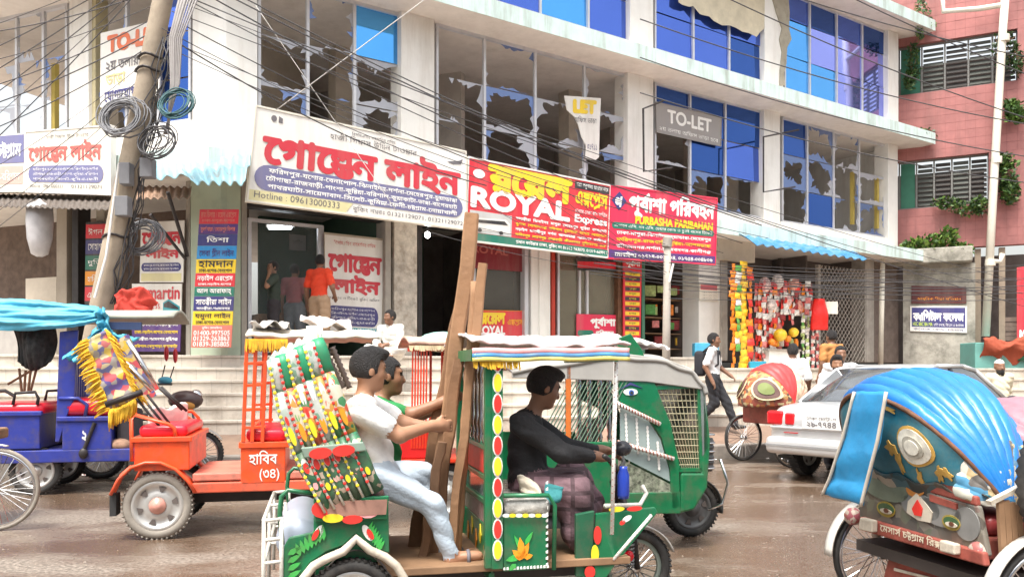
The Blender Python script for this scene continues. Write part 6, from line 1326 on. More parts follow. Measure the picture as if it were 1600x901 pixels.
MB().box(c0.x, c0.x+.6, .04, .9, .45, .62).build('seat_box', rrust, T, bevel=.02); cushion(T, 'seat_cushion', c0.x+.02, c0.x+.58, .06, .88, .62, .74, M('seat_maroon'))

# ----------------------------------------------------------------- silver saloon car
CarV = Veh(1390, 9.4, 37); T = CarV.thing('silver_car', 'silver saloon car seen from behind between the rickshaws', 'car')
carp = M('car_silver', (.66,.67,.67), .28, metal=.5, var=.03, coat=.5); carg = M('car_glass', (.24,.25,.26), .08, metal=.75)
CW = 1.68
def ring(x, w, zb, zm, zt, wt): # half section lower body
    h = w/2; c_ = CW/2
    return [(x, c_-h*.86, zb), (x, c_-h*.97, zb+.10), (x, c_-h, zm), (x, c_-wt/2*1.0, zt-.03), (x, c_-wt/2*.93, zt), (x, c_, zt+.012), (x, c_+wt/2*.93, zt), (x, c_+wt/2, zt-.03), (x, c_+h, zm), (x, c_+h*.97, zb+.10), (x, c_+h*.86, zb)]
secs = [ring(.0,1.46,.36,.60,.80,1.36), ring(.05,1.58,.30,.60,.90,1.44), ring(.14,1.64,.26,.60,.955,1.48), ring(.45,1.67,.24,.60,.985,1.50), ring(.95,1.68,.22,.60,1.0,1.52), ring(1.8,1.68,.20,.60,.98,1.54), ring(2.8,1.68,.20,.60,.95,1.53), ring(3.4,1.67,.22,.60,.93,1.48), ring(4.1,1.60,.24,.55,.80,1.40), ring(4.35,1.44,.30,.50,.66,1.25), ring(4.42,1.30,.36,.48,.58,1.15)]
mb = MB(); n = len(secs[0])
for s_ in secs: mb.v += s_
for i in range(len(secs)-1):
    for j in range(n-1): a = i*n+j; mb.f.append([a, a+n, a+n+1, a+1]); mb.mi.append(0)
mb.f.append(list(range(n))); mb.mi.append(0); mb.f.append(list(range((len(secs)-1)*n, len(secs)*n))[::-1]); mb.mi.append(0)
body = mb.build('body', carp, T, smooth=True); sm = body.modifiers.new('sub', 'SUBSURF'); sm.levels = 2; sm.render_levels = 2
c_ = CW/2
gh = [(.62,.985,1.40),(1.25,1.40,1.16),(1.6,1.45,1.14),(2.3,1.455,1.13),(2.65,1.40,1.14),(3.35,.94,1.38)]   # x, z, width of glasshouse line
mb = MB(); rows = []
for x, z, w_ in gh: rows.append([(x, c_-w_/2, z), (x, c_-w_/4, z+.012), (x, c_, z+.018), (x, c_+w_/4, z+.012), (x, c_+w_/2, z)])
for r_ in rows: mb.v += r_
for i in range(len(rows)-1):
    for j in range(4): a = i*5+j; mb.f.append([a, a+5, a+6, a+1]); mb.mi.append(0 if 1 <= i <= 3 else 1)
ro = mb.build('roof', [carp, carg], T, smooth=True, solid=.02)
for y, sg in ((0, 1), (1, -1)):
    yy = lambda w_: c_-sg*w_/2
    pts = [Vector((.62, yy(1.46), .97)), Vector((1.25, yy(1.17), 1.395)), Vector((1.6, yy(1.15), 1.445)), Vector((2.3, yy(1.14), 1.45)), Vector((2.65, yy(1.15), 1.395)), Vector((3.35, yy(1.46), .94))]
    mb = MB(); mb.add(pts, [tuple(range(6))]); mb.build('side_window', carg, T, solid=.01)
    for a, b in ((0,1),(1,2),(2,3),(3,4),(4,5)): MB().tube([pts[a]+Vector((0,-.01*sg,0)), pts[b]+Vector((0,-.01*sg,0))], .03, 8).build('window_pillar', carp, T, smooth=True)
    MB().tube([Vector((1.95, yy(1.5), .96)), Vector((1.95, yy(1.15), 1.45))], .025, 8).build('window_pillar', S_BLK, T)
    MB().ell((2.95, yy(1.86), 1.0), (.07,.09,.06)).build('mirror', S_BLK, T, smooth=True)
    for x in (1.2, 2.3): MB().bar((x, yy(1.70), .80), (x+.16, yy(1.70), .80), .02, .03).build('door_handle', carp, T)
    wy = .06 if sg > 0 else CW-.06
    wheel(T, (.78, wy+.02*sg, .30), .30, .18, rubber, silver, 0); wheel(T, (3.4, wy+.02*sg, .30), .30, .18, rubber, silver, 0)
lamp = M('lamp_red_car', (.55,.015,.02), .12, coat=.5)
for y0, y1 in ((.06, .34), (CW-.34, CW-.06)):
    o_ = (y0 < .2)
    MB().box(.0, .16, (.03 if o_ else CW-.27), (.27 if o_ else CW-.03), .70, .88).build('tail_light', lamp, T, bevel=.03); MB().box(-.012, .08, (.31 if o_ else CW-.44), (.44 if o_ else CW-.31), .71, .86).build('tail_light', lamp, T, bevel=.02)
MB().box(-.02, .05, .10, CW-.10, .66, .69).build('trunk_lip', carp, T, bevel=.01)
o = MB().box(-.05, .22, .03, CW-.03, .34, .56).build('bumper', carp, T, smooth=True); q = o.modifiers.new('bevel','BEVEL'); q.width = .07; q.segments = 4
MB().box(-.06, -.02, .06, CW-.06, .44, .465).build('bumper_strip', M('strip_grey', (.25,.25,.25), .5), T)
npz = MB().box(-.03, -.012, c_-.26, c_+.26, .68, .86).build('number_plate', plain('plate_pale', (.72,.72,.70)), T)
bo = Board(Vector((-.031,c_+.25,.85)), Vector((-.031,c_-.25,.85)), Vector((-.031,c_-.25,.69)), Vector((-.031,c_+.25,.69))); bo.n = Vector((-1,0,0)); mb = MB(); bo.text(mb, 'ঢাকা মেট্রো-গ', .1, .08, .9, .42, .003, 14); bo.text(mb, '২৯-৭৭৪৪', .1, .5, .9, .92, .003, 16, .02); mb.build('lettering', S_INK, T)
for y in (.4, 1.28): MB().bar((-.005, y-.1, .615), (-.005, y+.1, .615), .01).build('reflector', lamp, T)

# ----------------------------------------------------------------- red hooded cycle rickshaw beyond the car
H_ = Veh(1235, 12.0, 25); h_ = H_.px
T = H_.thing('red_hood_rickshaw', 'cycle rickshaw with red patterned hood beyond the silver car', 'rickshaw')
red_h = M('hood_red', (.62,.05,.05), .5, var=.15, scale=4.); orn = art('hood_ornament', [(.42,.12,.04),(.50,.40,.22),(.30,.06,.04),(.45,.25,.08),(.12,.07,.05)], 20.); hoodc = M('hood_patch_cream', (.62,.50,.36), .7, var=.5, scale=10., dirt=.5, dcol=(.5,.1,.06), dscale=8.)
pvh = Vector((.1, 0, .90))
hood_fan(T, 120, 70, .56, .60, red_h, 'hood_cover', 4, 0, 1, .02, pvh, .95); hood_fan(T, 185, 120, .50, .56, orn, 'hood_rear', 2, .0, 1, .01, pvh, .95); hood_fan(T, 70, 25, .60, .58, hoodc, 'hood_front', 4, 0, 1, .02, pvh, .95)
def hp2(al, b, off): return arch_pt(R(al), b, .54+off, -.02, .95, pvh)
for cb in (.30, .68):
    for rr, m, off in ((1., M('ring_cream', (.60,.48,.30), .6), .02), (.82, M('ring_dark', (.12,.06,.05), .6), .03), (.5, M('ring_green', (.16,.20,.05), .6), .04)):
        mb = MB(); mb.v.append(tuple(hp2(150, cb, off)))
        for k in range(20): t = 2*math.pi*k/20; mb.v.append(tuple(hp2(150+22*rr*math.sin(t), cb+.15*rr*math.cos(t), off)))
        for k in range(20): mb.f.append([0, 1+k, 1+(k+1) % 20]); mb.mi.append(0)
        mb.build('hood_medallion', m, T, solid=.008)
MB().box(-.1, .5, .02, .92, .6, .9).build('seat_box', rrust, T, bevel=.03)
wheel(T, (-.02, .98, .36), .36, .045, rubber, chrome, 30); wheel(T, (-.02, -.06, .36), .36, .045, rubber, chrome, 30); wheel(T, (1.3, .45, .36), .36, .045, rubber, chrome, 30)
MB().tube([(.1,.45,.5),(.8,.45,.45),(1.2,.45,.9)], .02, 6).tube([(1.3,.45,.36),(1.15,.45,1.0)], .02, 6).tube([(1.15,.2,1.02),(1.15,.7,1.02)], .016, 6).build('frame', dark_metal, T)

# ----------------------------------------------------------------- parked motorcycle behind the orange rickshaw
Mo = Veh(285, 10.75, 13); m_ = Mo.px
T = Mo.thing('motorcycle', 'parked motorcycle with red backed mirrors by the steps', 'motorcycle')
for u0, v0, u1, v1, uc, vc in ((252,594,258,570,260,552),(264,596,272,572,274,555)):
    MB().tube([m_(u0,v0), m_(u1,v1)], .008, 6).build('mirror_stem', dark_metal, T); MB().ell(m_(uc,vc), (.03,.05,.10)).build('mirror', M('mirror_red', (.55,.03,.04), .3), T, smooth=True)
MB().ell(m_(258,594), (.09,.08,.05)).build('blue_rag', tarp, T, smooth=True); MB().tube([m_(244,600,-.2), m_(268,600,0), m_(262,592,.5)], .014, 6).build('handlebar', dark_metal, T)
MB().ell(m_(290,625,.1), (.22,.14,.13)).build('fuel_tank', M('tank_brown', (.10,.06,.055), .3, var=.4), T, smooth=True); MB().ell(m_(306,620,.15), (.09,.09,.10)).build('headlamp', chrome, T, smooth=True); MB().ell(m_(292,634,.0), (.10,.08,.06)).build('wrapped_cloth', M('wrap_orange', (.55,.25,.05), .8), T, smooth=True)
hubm = m_(312,720,.2); hubm.z = .30; wheel(T, hubm, .30, .08, rubber, chrome, 24); MB().grid(lambda a, b: hubm+Vector((.33*math.cos(R(30+100*a)), -.06+.12*b, .33*math.sin(R(30+100*a)))), 12, 3).build('mudguard', chrome, T, smooth=True, solid=.008)
MB().tube([m_(300,630,.12), hubm+Vector((0,-.09,0))], .022, 8).build('fork', chrome, T); wheel(T, hubm-Vector((1.2,0,0)), .30, .09, rubber, chrome, 24); MB().box(hubm.x-1.0, hubm.x-.2, .1, .3, .35, .6).build('engine', dark_metal, T, bevel=.03); cushion(T, 'saddle', hubm.x-1.2, hubm.x-.5, .08, .32, .74, .84, S_BLK)

# ----------------------------------------------------------------- timbers held upright in the green rickshaw
plank = M('plank_wood', (.21,.11,.055), .8, var=.2, scale=3., bump=.3, fine=18., dirt=.4, dcol=(.26,.14,.07), dscale=3., streak=True); plank2 = M('plank_light', (.30,.165,.085), .8, var=.2, scale=3., bump=.3, fine=18., dirt=.35, dcol=(.33,.19,.10), dscale=3., streak=True)
def timber(label, a, b, w_, d_, m, n=14, seed=1, tw=.0):
    rg = random.Random(seed); mb = MB(); a = Vector(a); b = Vector(b); dr = (b-a).normalized(); s1_ = dr.cross(Vector((0,1,0))).normalized(); s2_ = dr.cross(s1_).normalized(); k0 = len(mb.v)
    for i in range(n+1):
        c = a.lerp(b, i/n)+s1_*.006*math.sin(i*1.3+seed); ww = w_*(1+rg.uniform(-.06,.06))*(.96 if i in (0,n) else 1); dd = d_*(1+rg.uniform(-.08,.08)); ch = .22
        for x, y in ((-1,-1+ch),(-1+ch,-1),(1-ch,-1),(1,-1+ch),(1,1-ch),(1-ch,1),(-1+ch,1),(-1,1-ch)): mb.v.append(tuple(c+s1_*x*ww/2+s2_*y*dd/2))
    for i in range(n):
        for j in range(8): a_ = i*8+j; b_ = i*8+(j+1) % 8; mb.f.append([a_, b_, b_+8, a_+8]); mb.mi.append(0)
    mb.f.append(list(range(8))[::-1]); mb.mi.append(0); mb.f.append(list(range(n*8, n*8+8))); mb.mi.append(0)
    o = mb.build('timber', m, smooth=False); return tag(o, label, 'timber', 'timbers carried in the green rickshaw')
timber('tallest pale timber, its square end above the red ROYAL board', P(668,915,4.72), P(739,334,4.72), .085, .07, plank2, seed=2)
timber('timber with a notched top leaning just right of the tallest one', P(700,888,4.58), P(756,412,4.58), .05, .06, plank2, seed=3)
timber('dark flat plank at the left of the timber bundle', P(640,905,4.80), P(722,480,4.80), .095, .05, plank, seed=4)
timber('brown plank in the middle of the timber bundle', P(672,900,4.64), P(716,560,4.64), .065, .05, plank, seed=5)
bp_ = MB(); bp_.tube([P(712,872,4.62).lerp(P(744,440,4.62), k/18) for k in range(19)], [.027 if k % 3 else .031 for k in range(19)], 12); tag(bp_.build('bamboo_pole', plank2, smooth=True), 'thick bamboo pole at the right side of the timber bundle', 'pole', 'timbers carried in the green rickshaw')
timber('short dark plank end near the passenger feet', P(655,905,4.55), P(690,690,4.55), .05, .05, M('plank_dark', (.20,.11,.06), .85, var=.25, bump=.3), seed=6)
# ================================================================= people
SK = M('skin', (.30,.15,.085), .5, var=.08, scale=9.); SK2 = M('skin_dark', (.23,.115,.068), .5, var=.08, scale=9.); SK3 = M('skin_light', (.38,.20,.12), .5, var=.08, scale=9.)
HAIR = M('hair_black', (.012,.010,.010), .55, var=.6, scale=60., bump=1., fine=150.); EYEM = M('eye_dark', (.02,.015,.012), .2); LIP = M('lips', (.26,.09,.07), .5); SHOE = M('sandal_grey', (.16,.15,.17), .6); SHOEB = M('shoe_dark', (.04,.035,.03), .5)
def v3(a): return np.array(a, float)
def nrm(a): return a/max(np.linalg.norm(a), 1e-9)
def stand(H=1.7, **ov):
    k = H/1.70
    J = dict(pelvis=(0,0,.93), chest=(.0,0,1.24), neck=(-.005,0,1.44), head=(.02,0,1.575), fwd=(1,0,0),
             shL=(0,.175,1.385), shR=(0,-.175,1.385), elL=(-.03,.24,1.10), elR=(-.03,-.24,1.10), wrL=(.05,.25,.86), wrR=(.05,-.25,.86),
             hipL=(0,.09,.90), hipR=(0,-.09,.90), knL=(.02,.11,.49), knR=(.02,-.11,.49), anL=(-.02,.11,.08), anR=(-.02,-.11,.08), toL=(.15,.13,.03), toR=(.15,-.13,.03))
    J.update(ov); return {a: (v3(b)*(k if a != 'fwd' else 1)) for a, b in J.items()}
def person(label, J, mats, h=.012, sleeve=.6, bottom='trousers', xf=None, hair='short', beard=False, hold=None, scale=1., extra=None, cat='person', cap=None, group=None, up=None):
    """mats: skin, shirt, bottom, shoe; labels 0 skin 1 shirt 2 bottom 3 shoe 4 eye 5 lip 6 hair"""
    S = SDF(h); k = scale
    pe, ch, nk, hd = J['pelvis'], J['chest'], J['neck'], J['head']; fw = nrm(v3(J['fwd'])); upv = nrm(up if up is not None else v3((0,0,1))); lf = nrm(np.cross(upv, fw)); fw = np.cross(lf, upv)
    tz = nrm(nk-pe); across = nrm(J['shL']-J['shR']); tx = nrm(np.cross(across, tz)); ax = [tx, across, tz]; L_ = np.linalg.norm(nk-pe)
    c = .011
    S.ell(pe+(ch-pe)*.95, ((.100+c)*k, (.150+c)*k, .19*k), 1, ax, .05); S.ell(pe+(ch-pe)*.45, ((.098+c)*k, (.140+c)*k, .19*k), 1, ax, .05)
    S.ell(pe+tz*.0, ((.105+c)*k, (.150+c)*k, .13*k), 2 if bottom != 'kurta' else 1, ax, .05)
    S.cone(J['shL'], J['shR'], .068*k, .068*k, 1, .06); S.cone(ch, nk-tz*.02, .085*k, .055*k, 1, .05)
    S.cone(nk-tz*.03, hd-upv*.06*k+fw*-.01, .050*k, .047*k, 0, .02)
    # head
    S.ell(hd+upv*.022*k-fw*.008*k, (.094*k, .075*k, .095*k), 0, [fw, lf, upv], .02); S.ell(hd+fw*.028*k-upv*.048*k, (.062*k, .054*k, .068*k), 0, [fw, lf, upv], .03); S.ell(hd+fw*.062*k-upv*.092*k, (.024*k, .030*k, .022*k), 0, [fw, lf, upv], .03)
    S.cone(hd+fw*.084*k+upv*.012*k, hd+fw*.104*k-upv*.028*k, .009*k, .0145*k, 0, .018); S.ell(hd+fw*.070*k+upv*.034*k, (.020*k, .050*k, .014*k), 0, [fw, lf, upv], .02)
    for s in (1, -1):
        S.ell(hd+lf*s*.077*k-fw*.008*k-upv*.004*k, (.020*k, .010*k, .032*k), 0, [fw, lf, upv], .008); S.ell(hd+fw*.045*k+lf*s*.038*k-upv*.022*k, (.030*k, .026*k, .026*k), 0, [fw, lf, upv], .03)
        if h < .011: S.ell(hd+fw*.080*k+lf*s*.030*k+upv*.012*k, (.010*k, .014*k, .008*k), 4, [fw, lf, upv], .003); S.ell(hd+fw*.086*k+lf*s*.032*k+upv*.034*k, (.010*k, .022*k, .005*k), 6, [fw, lf, upv], .003)
    if h < .011: S.ell(hd+fw*.084*k-upv*.060*k, (.012*k, .024*k, .009*k), 5, [fw, lf, upv], .006)
    if beard: S.ell(hd+fw*.040*k-upv*.085*k, (.060*k, .058*k, .055*k), 6, [fw, lf, upv], .015)
    # arms
    for s in 'LR':
        sh, el, wr = J['sh'+s], J['el'+s], J['wr'+s]
        S.cone(sh, el, .054*k, .043*k, 0, .02); S.cone(el, wr, .043*k, .029*k, 0, .02)
        if sleeve <= 1: S.cone(sh, sh+(el-sh)*sleeve, .066*k, .064*k, 1, .03)
        else: S.cone(sh, el, .064*k, .056*k, 1, .03); S.cone(el, el+(wr-el)*(sleeve-1), .056*k, .044*k, 1, .02)
        d = nrm(wr-el); hdir = J.get('hd'+s); d = nrm(hdir) if hdir is not None else d
        side_ = nrm(np.cross(d, v3((0,0,1)) if abs(d[2]) < .9 else v3((1,0,0)))); nrm_ = J.get('hn'+s); pn = nrm(np.cross(side_, d)) if nrm_ is None else nrm(nrm_-d*(nrm_ @ d)); side_ = nrm(np.cross(d, pn))
        S.cone(wr, wr+d*.04*k, .028*k, .030*k, 0, .02); S.ell(wr+d*.062*k, (.045*k, .040*k, .018*k), 0, [d, side_, pn], .015)
        for q, (o, ln) in enumerate(((.029,.060),(.010,.070),(-.010,.066),(-.028,.050))):   # four fingers, bent
            b0 = wr+d*.095*k+side_*o*k; b1 = b0+(d*.8-pn*.35)*ln*.55*k; b2 = b1+(d*.35-pn*.8)*ln*.55*k
            S.cone(b0, b1, .0095*k, .0088*k, 0, .006); S.cone(b1, b2, .0088*k, .0072*k, 0, .006)
        sg = 1 if (side_ @ v3((0,0,1))) > 0 else -1                       # thumb leaves the upper side of the palm
        t0 = wr+d*.035*k+side_*sg*.028*k; t1 = t0+(d*.6+side_*sg*.7-pn*.2)*.036*k; t2 = t1+(d*.9-pn*.3)*.030*k; S.cone(t0, t1, .013*k, .010*k, 0, .010); S.cone(t1, t2, .010*k, .008*k, 0, .006)
    # legs
    for s in 'LR':
        hp_, kn, an, to = J['hip'+s], J['kn'+s], J['an'+s], J['to'+s]
        if bottom in ('trousers', 'jeans'):
            f_ = .007 if bottom == 'jeans' else .022
            S.cone(hp_, kn, (.088+f_)*k, (.058+f_)*k, 2, .04); S.cone(kn, an+(kn-an)*.06, (.057+f_)*k, (.040+f_*1.1)*k, 2, .03); S.cone(kn, an, .05*k, .036*k, 0, .01)
        elif bottom in ('kurta',):
            S.cone(hp_, kn, .105*k, .085*k, 2, .05); S.cone(kn, an, .08*k, .062*k, 2, .04)
        elif bottom == 'lungi':
            S.cone(hp_, kn, .115*k, .10*k, 2, .07); S.cone(kn, an+(kn-an)*.30, .10*k, .085*k, 2, .06); S.cone(kn, an, .048*k, .034*k, 0, .01)
        m_ = nrm(to-an); S.cone(an, an-v3((0,0,.03*k)), .036*k, .036*k, 0, .02); S.cone(an-v3((0,0,.035*k)), to, .034*k, .026*k, 3 if mats[3] is not None else 0, .02); S.ell(an+(to-an)*.55, (.085*k, .040*k, .026*k), 3 if mats[3] is not None else 0, [m_, nrm(np.cross(v3((0,0,1)), m_)), v3((0,0,1))], .02)
    if bottom == 'kurta':
        mid = (J['knL']+J['knR'])/2; S.cone(pe, pe+(mid-pe)*.85, .150*k, .175*k, 1, .05)
        for s in 'LR': S.cone(J['hip'+s], J['hip'+s]+(J['kn'+s]-J['hip'+s])*.85, .115*k, .13*k, 1, .06)
    if bottom == 'lungi':
        S.cone((J['knL']+J['knR'])/2, (J['hipL']+J['hipR'])/2, .10*k, .12*k, 2, .07)
        a = J['knL']+(J['anL']-J['knL'])*.6; b = J['knR']+(J['anR']-J['knR'])*.6; S.cone(a, b, .09*k, .09*k, 2, .07); S.cone(J['knL'], J['knR'], .09*k, .09*k, 2, .07)
    if extra: extra(S)
    def fold(D, Lb, X, Y, Z):
        w_ = .007*(1-2*np.abs(np.sin(15*Z+6*X+3*np.sin(9*Y+5*Z))))*np.sin(11*X+13*Y+5*Z)+.004*(1-2*np.abs(np.sin(31*Z+17*X+8*Y)))
        return D+np.where((Lb == 1) | (Lb == 2), w_*k, 0).astype(np.float32)
    V, Fc, lab = S.mesh(fold)
    base = J['anL'] if J['anL'][2] < J['anR'][2] else J['anR']
    org = Vector(base) if xf is None else xf @ Vector(base)
    skin = mats[0]; ml = [skin, mats[1], mats[2], mats[3] or skin, EYEM, LIP, HAIR]
    t = thing('person', label, cat, tuple(org), 0, group); sdf_obj('body', V, Fc, lab, ml, t, xf)
    # hair
    hh = h*.7; HS = SDF(hh); grow = {'short': .010, 'full': .013, 'bald': .004}[hair]
    HS.ell(hd+upv*.026*k-fw*.012*k, ((.096+grow)*k, (.077+grow*.7)*k, (.096+grow*1.1)*k), 0, [fw, lf, upv], .01)
    if hair == 'full': HS.ell(hd+upv*.105*k+fw*.035*k, (.075*k, .062*k, .035*k), 0, [fw, lf, upv], .03)
    def cut(D, Lb, X, Y, Z):
        px, py, pz = X-hd[0], Y-hd[1], Z-hd[2]; f_ = (px*fw[0]+py*fw[1]+pz*fw[2])/k; u_ = (px*upv[0]+py*upv[1]+pz*upv[2])/k
        keep = np.minimum(np.maximum(f_-.030-.30*np.maximum(u_-.02, 0), -.050-u_+.9*np.maximum(f_+.01, 0)), .066-u_+0*f_) if cap is None else np.maximum(.060-u_, -1)
        tex = .0018*np.sin(90*X+60*Z)*np.sin(80*Y+50*Z)
        return np.maximum(D+tex*k, keep*k).astype(np.float32)
    V, Fc, lab = HS.mesh(cut)
    if len(Fc): sdf_obj('hair' if cap is None else 'cap', V, Fc, lab*0, [HAIR if cap is None else cap], t, xf)
    return t
def place(u, v_top, Y, H, yaw, base=None): # standing figure whose head top is seen at u, v_top
    z = EYE+(VH-v_top)*Y/FPX-H if base is None else base
    p = P(u, VH, Y); return Matrix.Translation((p.x, p.y, z)) @ Matrix.Rotation(R(yaw), 4, 'Z')
GM = Matrix.Translation(G.o) @ Matrix.Rotation(G.yaw, 4, 'Z')
def gj(**k): return {a: (v3(g(*b)) if a not in ('fwd','hdL','hdR','hnL','hnR') else v3(b)) for a, b in k.items()}
# --- passengers and driver of the green rickshaw
tee_w = cloth('tee_white', (.74,.74,.73)); jeans = cloth('jeans_pale', (.44,.52,.60)); tee_g = cloth('tee_green', (.02,.22,.06)); shirt_b = cloth('shirt_black', (.018,.018,.02))
J = gj(pelvis=(592,742,.30), chest=(574,672,.30), neck=(566,622,.30), head=(577,578,.30), fwd=(.93,.22,-.10), shR=(562,640,.12), shL=(572,634,.48), elR=(624,680,.10), elL=(634,662,.46), wrR=(676,664,.20), wrL=(672,666,.44),
       hipR=(594,748,.20), hipL=(594,744,.40), knR=(676,786,.15), knL=(662,738,.42), anR=(704,866,.16), anL=(690,862,.42), toR=(748,868,.15), toL=(738,862,.44), hdR=(.95,.22,-.05), hdL=(.95,-.1,.0), hnR=(.1,-1,0), hnL=(.1,1,0))
person('young man in white tee and pale jeans gripping the timbers', J, (SK3, tee_w, jeans, None), .0085, .62, 'jeans', GM, 'full', up=v3((.10,0,1)), scale=.92)
J2 = gj(pelvis=(604,742,.74), chest=(592,678,.74), neck=(590,628,.74), head=(606,588,.74), fwd=(.98,.05,-.05), shR=(588,640,.58), shL=(594,636,.90), elR=(640,648,.55), elL=(640,656,.88), wrR=(690,628,.50), wrL=(680,640,.80),
        hipR=(606,748,.66), hipL=(606,744,.84), knR=(668,748,.62), knL=(668,744,.84), anR=(672,842,.64), anL=(672,838,.84), toR=(706,846,.64), toL=(706,842,.84), hnR=(0,-1,0), hnL=(0,1,0))
person('man in green tee half hidden behind the white shirted passenger', J2, (SK, tee_g, cloth('trousers_dark', (.05,.045,.05)), SHOEB), .010, .62, 'jeans', GM, 'short', scale=.93)
lungi = cloth('lungi_mauve', (.17,.10,.115), var=.55, scale=3.); brickify(lungi, .11, .09, .012, .45)
def towel(S):
    for a, b in (((812,748,.20),(838,775,.12)),((838,775,.12),(842,800,.10))): S.cone(v3(g(*a)), v3(g(*b)), .035, .03, 5, .01)
J3 = gj(pelvis=(826,762,.40), chest=(822,695,.40), neck=(830,645,.40), head=(850,606,.38), fwd=(.90,.10,-.32), shR=(815,662,.22), shL=(826,658,.58), elR=(878,708,.16), elL=(884,700,.62), wrR=(930,712,.20), wrL=(940,702,.66),
        hipR=(832,768,.30), hipL=(832,766,.50), knR=(896,772,.20), knL=(894,748,.56), anR=(908,866,.20), anL=(930,800,.52), toR=(945,872,.2), toL=(958,790,.52), hdR=(.9,.2,-.2), hdL=(.9,0,-.2), hnR=(0,-.3,1), hnL=(0,.3,1))
person('driver in black shirt and mauve lungi holding the handlebar', J3, (SK2, shirt_b, lungi, None), .0085, 1.75, 'lungi', GM, 'full', up=v3((.30,0,.95)), scale=.93)
mb = MB(); mb.grid(lambda a, b: G_pt(a, b), 1, 1) if False else None
tw = thing('towel', 'white cotton towel tucked at the waist of the driver', 'towel', tuple(GM @ g(830,765,.2)))
mb = MB(); tp0 = [g(806,742,.24), g(826,744,.20), g(842,765,.165), g(848,796,.12)]; tp1 = [g(812,768,.24), g(826,775,.18), g(836,788,.14), g(836,800,.10)]
mb.grid(lambda a, b: GM @ (spl(tp0, a).lerp(spl(tp1, a), b)+Vector((0, -.035+.012*math.sin(b*11+a*5), .008*math.sin(a*14)))), 14, 8); mb.build('cloth', cloth('towel_cream', (.64,.58,.46)), tw, smooth=True, solid=.012)
mb = MB(); tp0 = [g(850,752,.16), g(878,760,.12)]; tp1 = [g(846,790,.12), g(872,782,.10)]
mb.grid(lambda a, b: GM @ (spl(tp0, a).lerp(spl(tp1, a), b)+Vector((0,-.035+.01*math.sin(b*7),0))), 8, 6); mb.build('teal_end', cloth('cloth_teal', (.03,.18,.19)), tw, smooth=True, solid=.012)
# --- people at the ticket office
man = dict(H=1.74)
red = cloth('polo_red', (.75,.06,.02)); khaki = cloth('khaki', (.36,.24,.15)); dgreen = cloth('tee_dark_green', (.05,.07,.055)); pinks = cloth('shirt_dusty_pink', (.36,.13,.14)); greyp = cloth('trousers_grey', (.16,.18,.20)); wht = cloth('shirt_white', (.78,.78,.77)); blackp = cloth('trousers_black', (.025,.025,.03)); offw = cloth('kurta_white', (.72,.70,.64)); creamk = cloth('kurta_cream', (.66,.58,.42)); brownk = cloth('shirt_brown', (.45,.20,.06))
person('man in bright orange red shirt standing at the ticket office door', stand(1.75, fwd=(.8,.5,-.1), elR=(-.02,-.27,1.12), wrR=(.16,-.2,1.0)), (SK2, red, khaki, SHOEB), .014, .7, 'trousers', place(499, 397, 14.55, 1.75, 70), 'short')
person('man in dark green tee holding a phone to his ear', stand(1.70, elL=(.14,.30,1.22), wrL=(.08,.13,1.50), hdL=(0,-.2,1.), fwd=(.9,.3,0)), (SK3, dgreen, cloth('trousers_dark'), SHOEB), .014, .7, 'trousers', place(428, 416, 14.75, 1.62, 200, 1.64), 'short')
person('man in dusty pink shirt with his back turned in the ticket office', stand(1.70), (SK2, pinks, greyp, SHOEB), .014, .7, 'trousers', place(460, 402, 15.2, 1.72, 80, 1.64), 'short')
Js = stand(1.62, pelvis=(0,0,.12), chest=(.06,0,.43), neck=(.08,0,.62), head=(.12,0,.755), shL=(.07,.175,.565), shR=(.07,-.175,.565), elL=(.17,.24,.31), elR=(.17,-.24,.31), wrL=(.34,.06,.27), wrR=(.34,-.06,.27), hipL=(.02,.09,.10), hipR=(.02,-.09,.10), knL=(.30,.32,.20), knR=(.30,-.32,.20), anL=(.40,-.06,.08), anR=(.36,.08,.08), toL=(.44,-.2,.06), toR=(.42,.2,.06), fwd=(.85,-.5,0))
person('man in white kurta sitting cross legged on the steps', Js, (SK2, offw, offw, None), .012, 1.7, 'trousers', place(614, 490, 13.95, .85, 250, 1.56), 'short')
# --- pavement and shop people
Jw = stand(1.68, knL=(.22,.09,.50), anL=(.36,.09,.12), toL=(.52,.09,.10), knR=(.04,-.09,.50), anR=(-.30,-.09,.14), toR=(-.16,-.09,.05), elR=(-.10,-.24,1.12), wrR=(.02,-.26,.88), elL=(.08,.24,1.12), wrL=(.26,.22,.98))
wk = person('walking man in white shirt and dark trousers with a black backpack', Jw, (SK2, wht, blackp, SHOEB), .013, .75, 'trousers', place(1114, 522, 14.1, 1.66, -20), 'short')
xw = place(1114, 522, 14.1, 1.66, -20)
bpk = thing('backpack', 'black backpack on the back of the walking man', 'backpack', tuple(xw @ Vector((-.2,0,1.0))))
o = MB().box(-.30,-.12,-.15,.15,.95,1.38).build('bag', cloth('bag_black', (.02,.02,.025)), bpk, smooth=True); o.data.transform(xw); q = o.modifiers.new('bevel','BEVEL'); q.width = .06; q.segments = 4
for y in (-.12, .12): o = MB().tube([(-.15,y,1.36),(-.02,y,1.47),(.10,y,1.36),(.10,y,1.15),(-.12,y,1.0)], .018, 6).build('strap', cloth('bag_black'), bpk, smooth=True); o.data.transform(xw)
person('man in brown shirt with his back turned at the snack shop', stand(1.68, elR=(.12,-.22,1.15), wrR=(.30,-.12,1.22)), (SK2, brownk, cloth('trousers_navy', (.03,.035,.07)), SHOEB), .014, .7, 'trousers', place(1300, 497, 14.75, 1.75, 110, .43), 'short')
person('man in white shirt standing beyond the silver car', stand(1.72), (SK2, wht, blackp, SHOEB), .013, .8, 'trousers', place(1313, 540, 12.4, 1.72, 262), 'short')
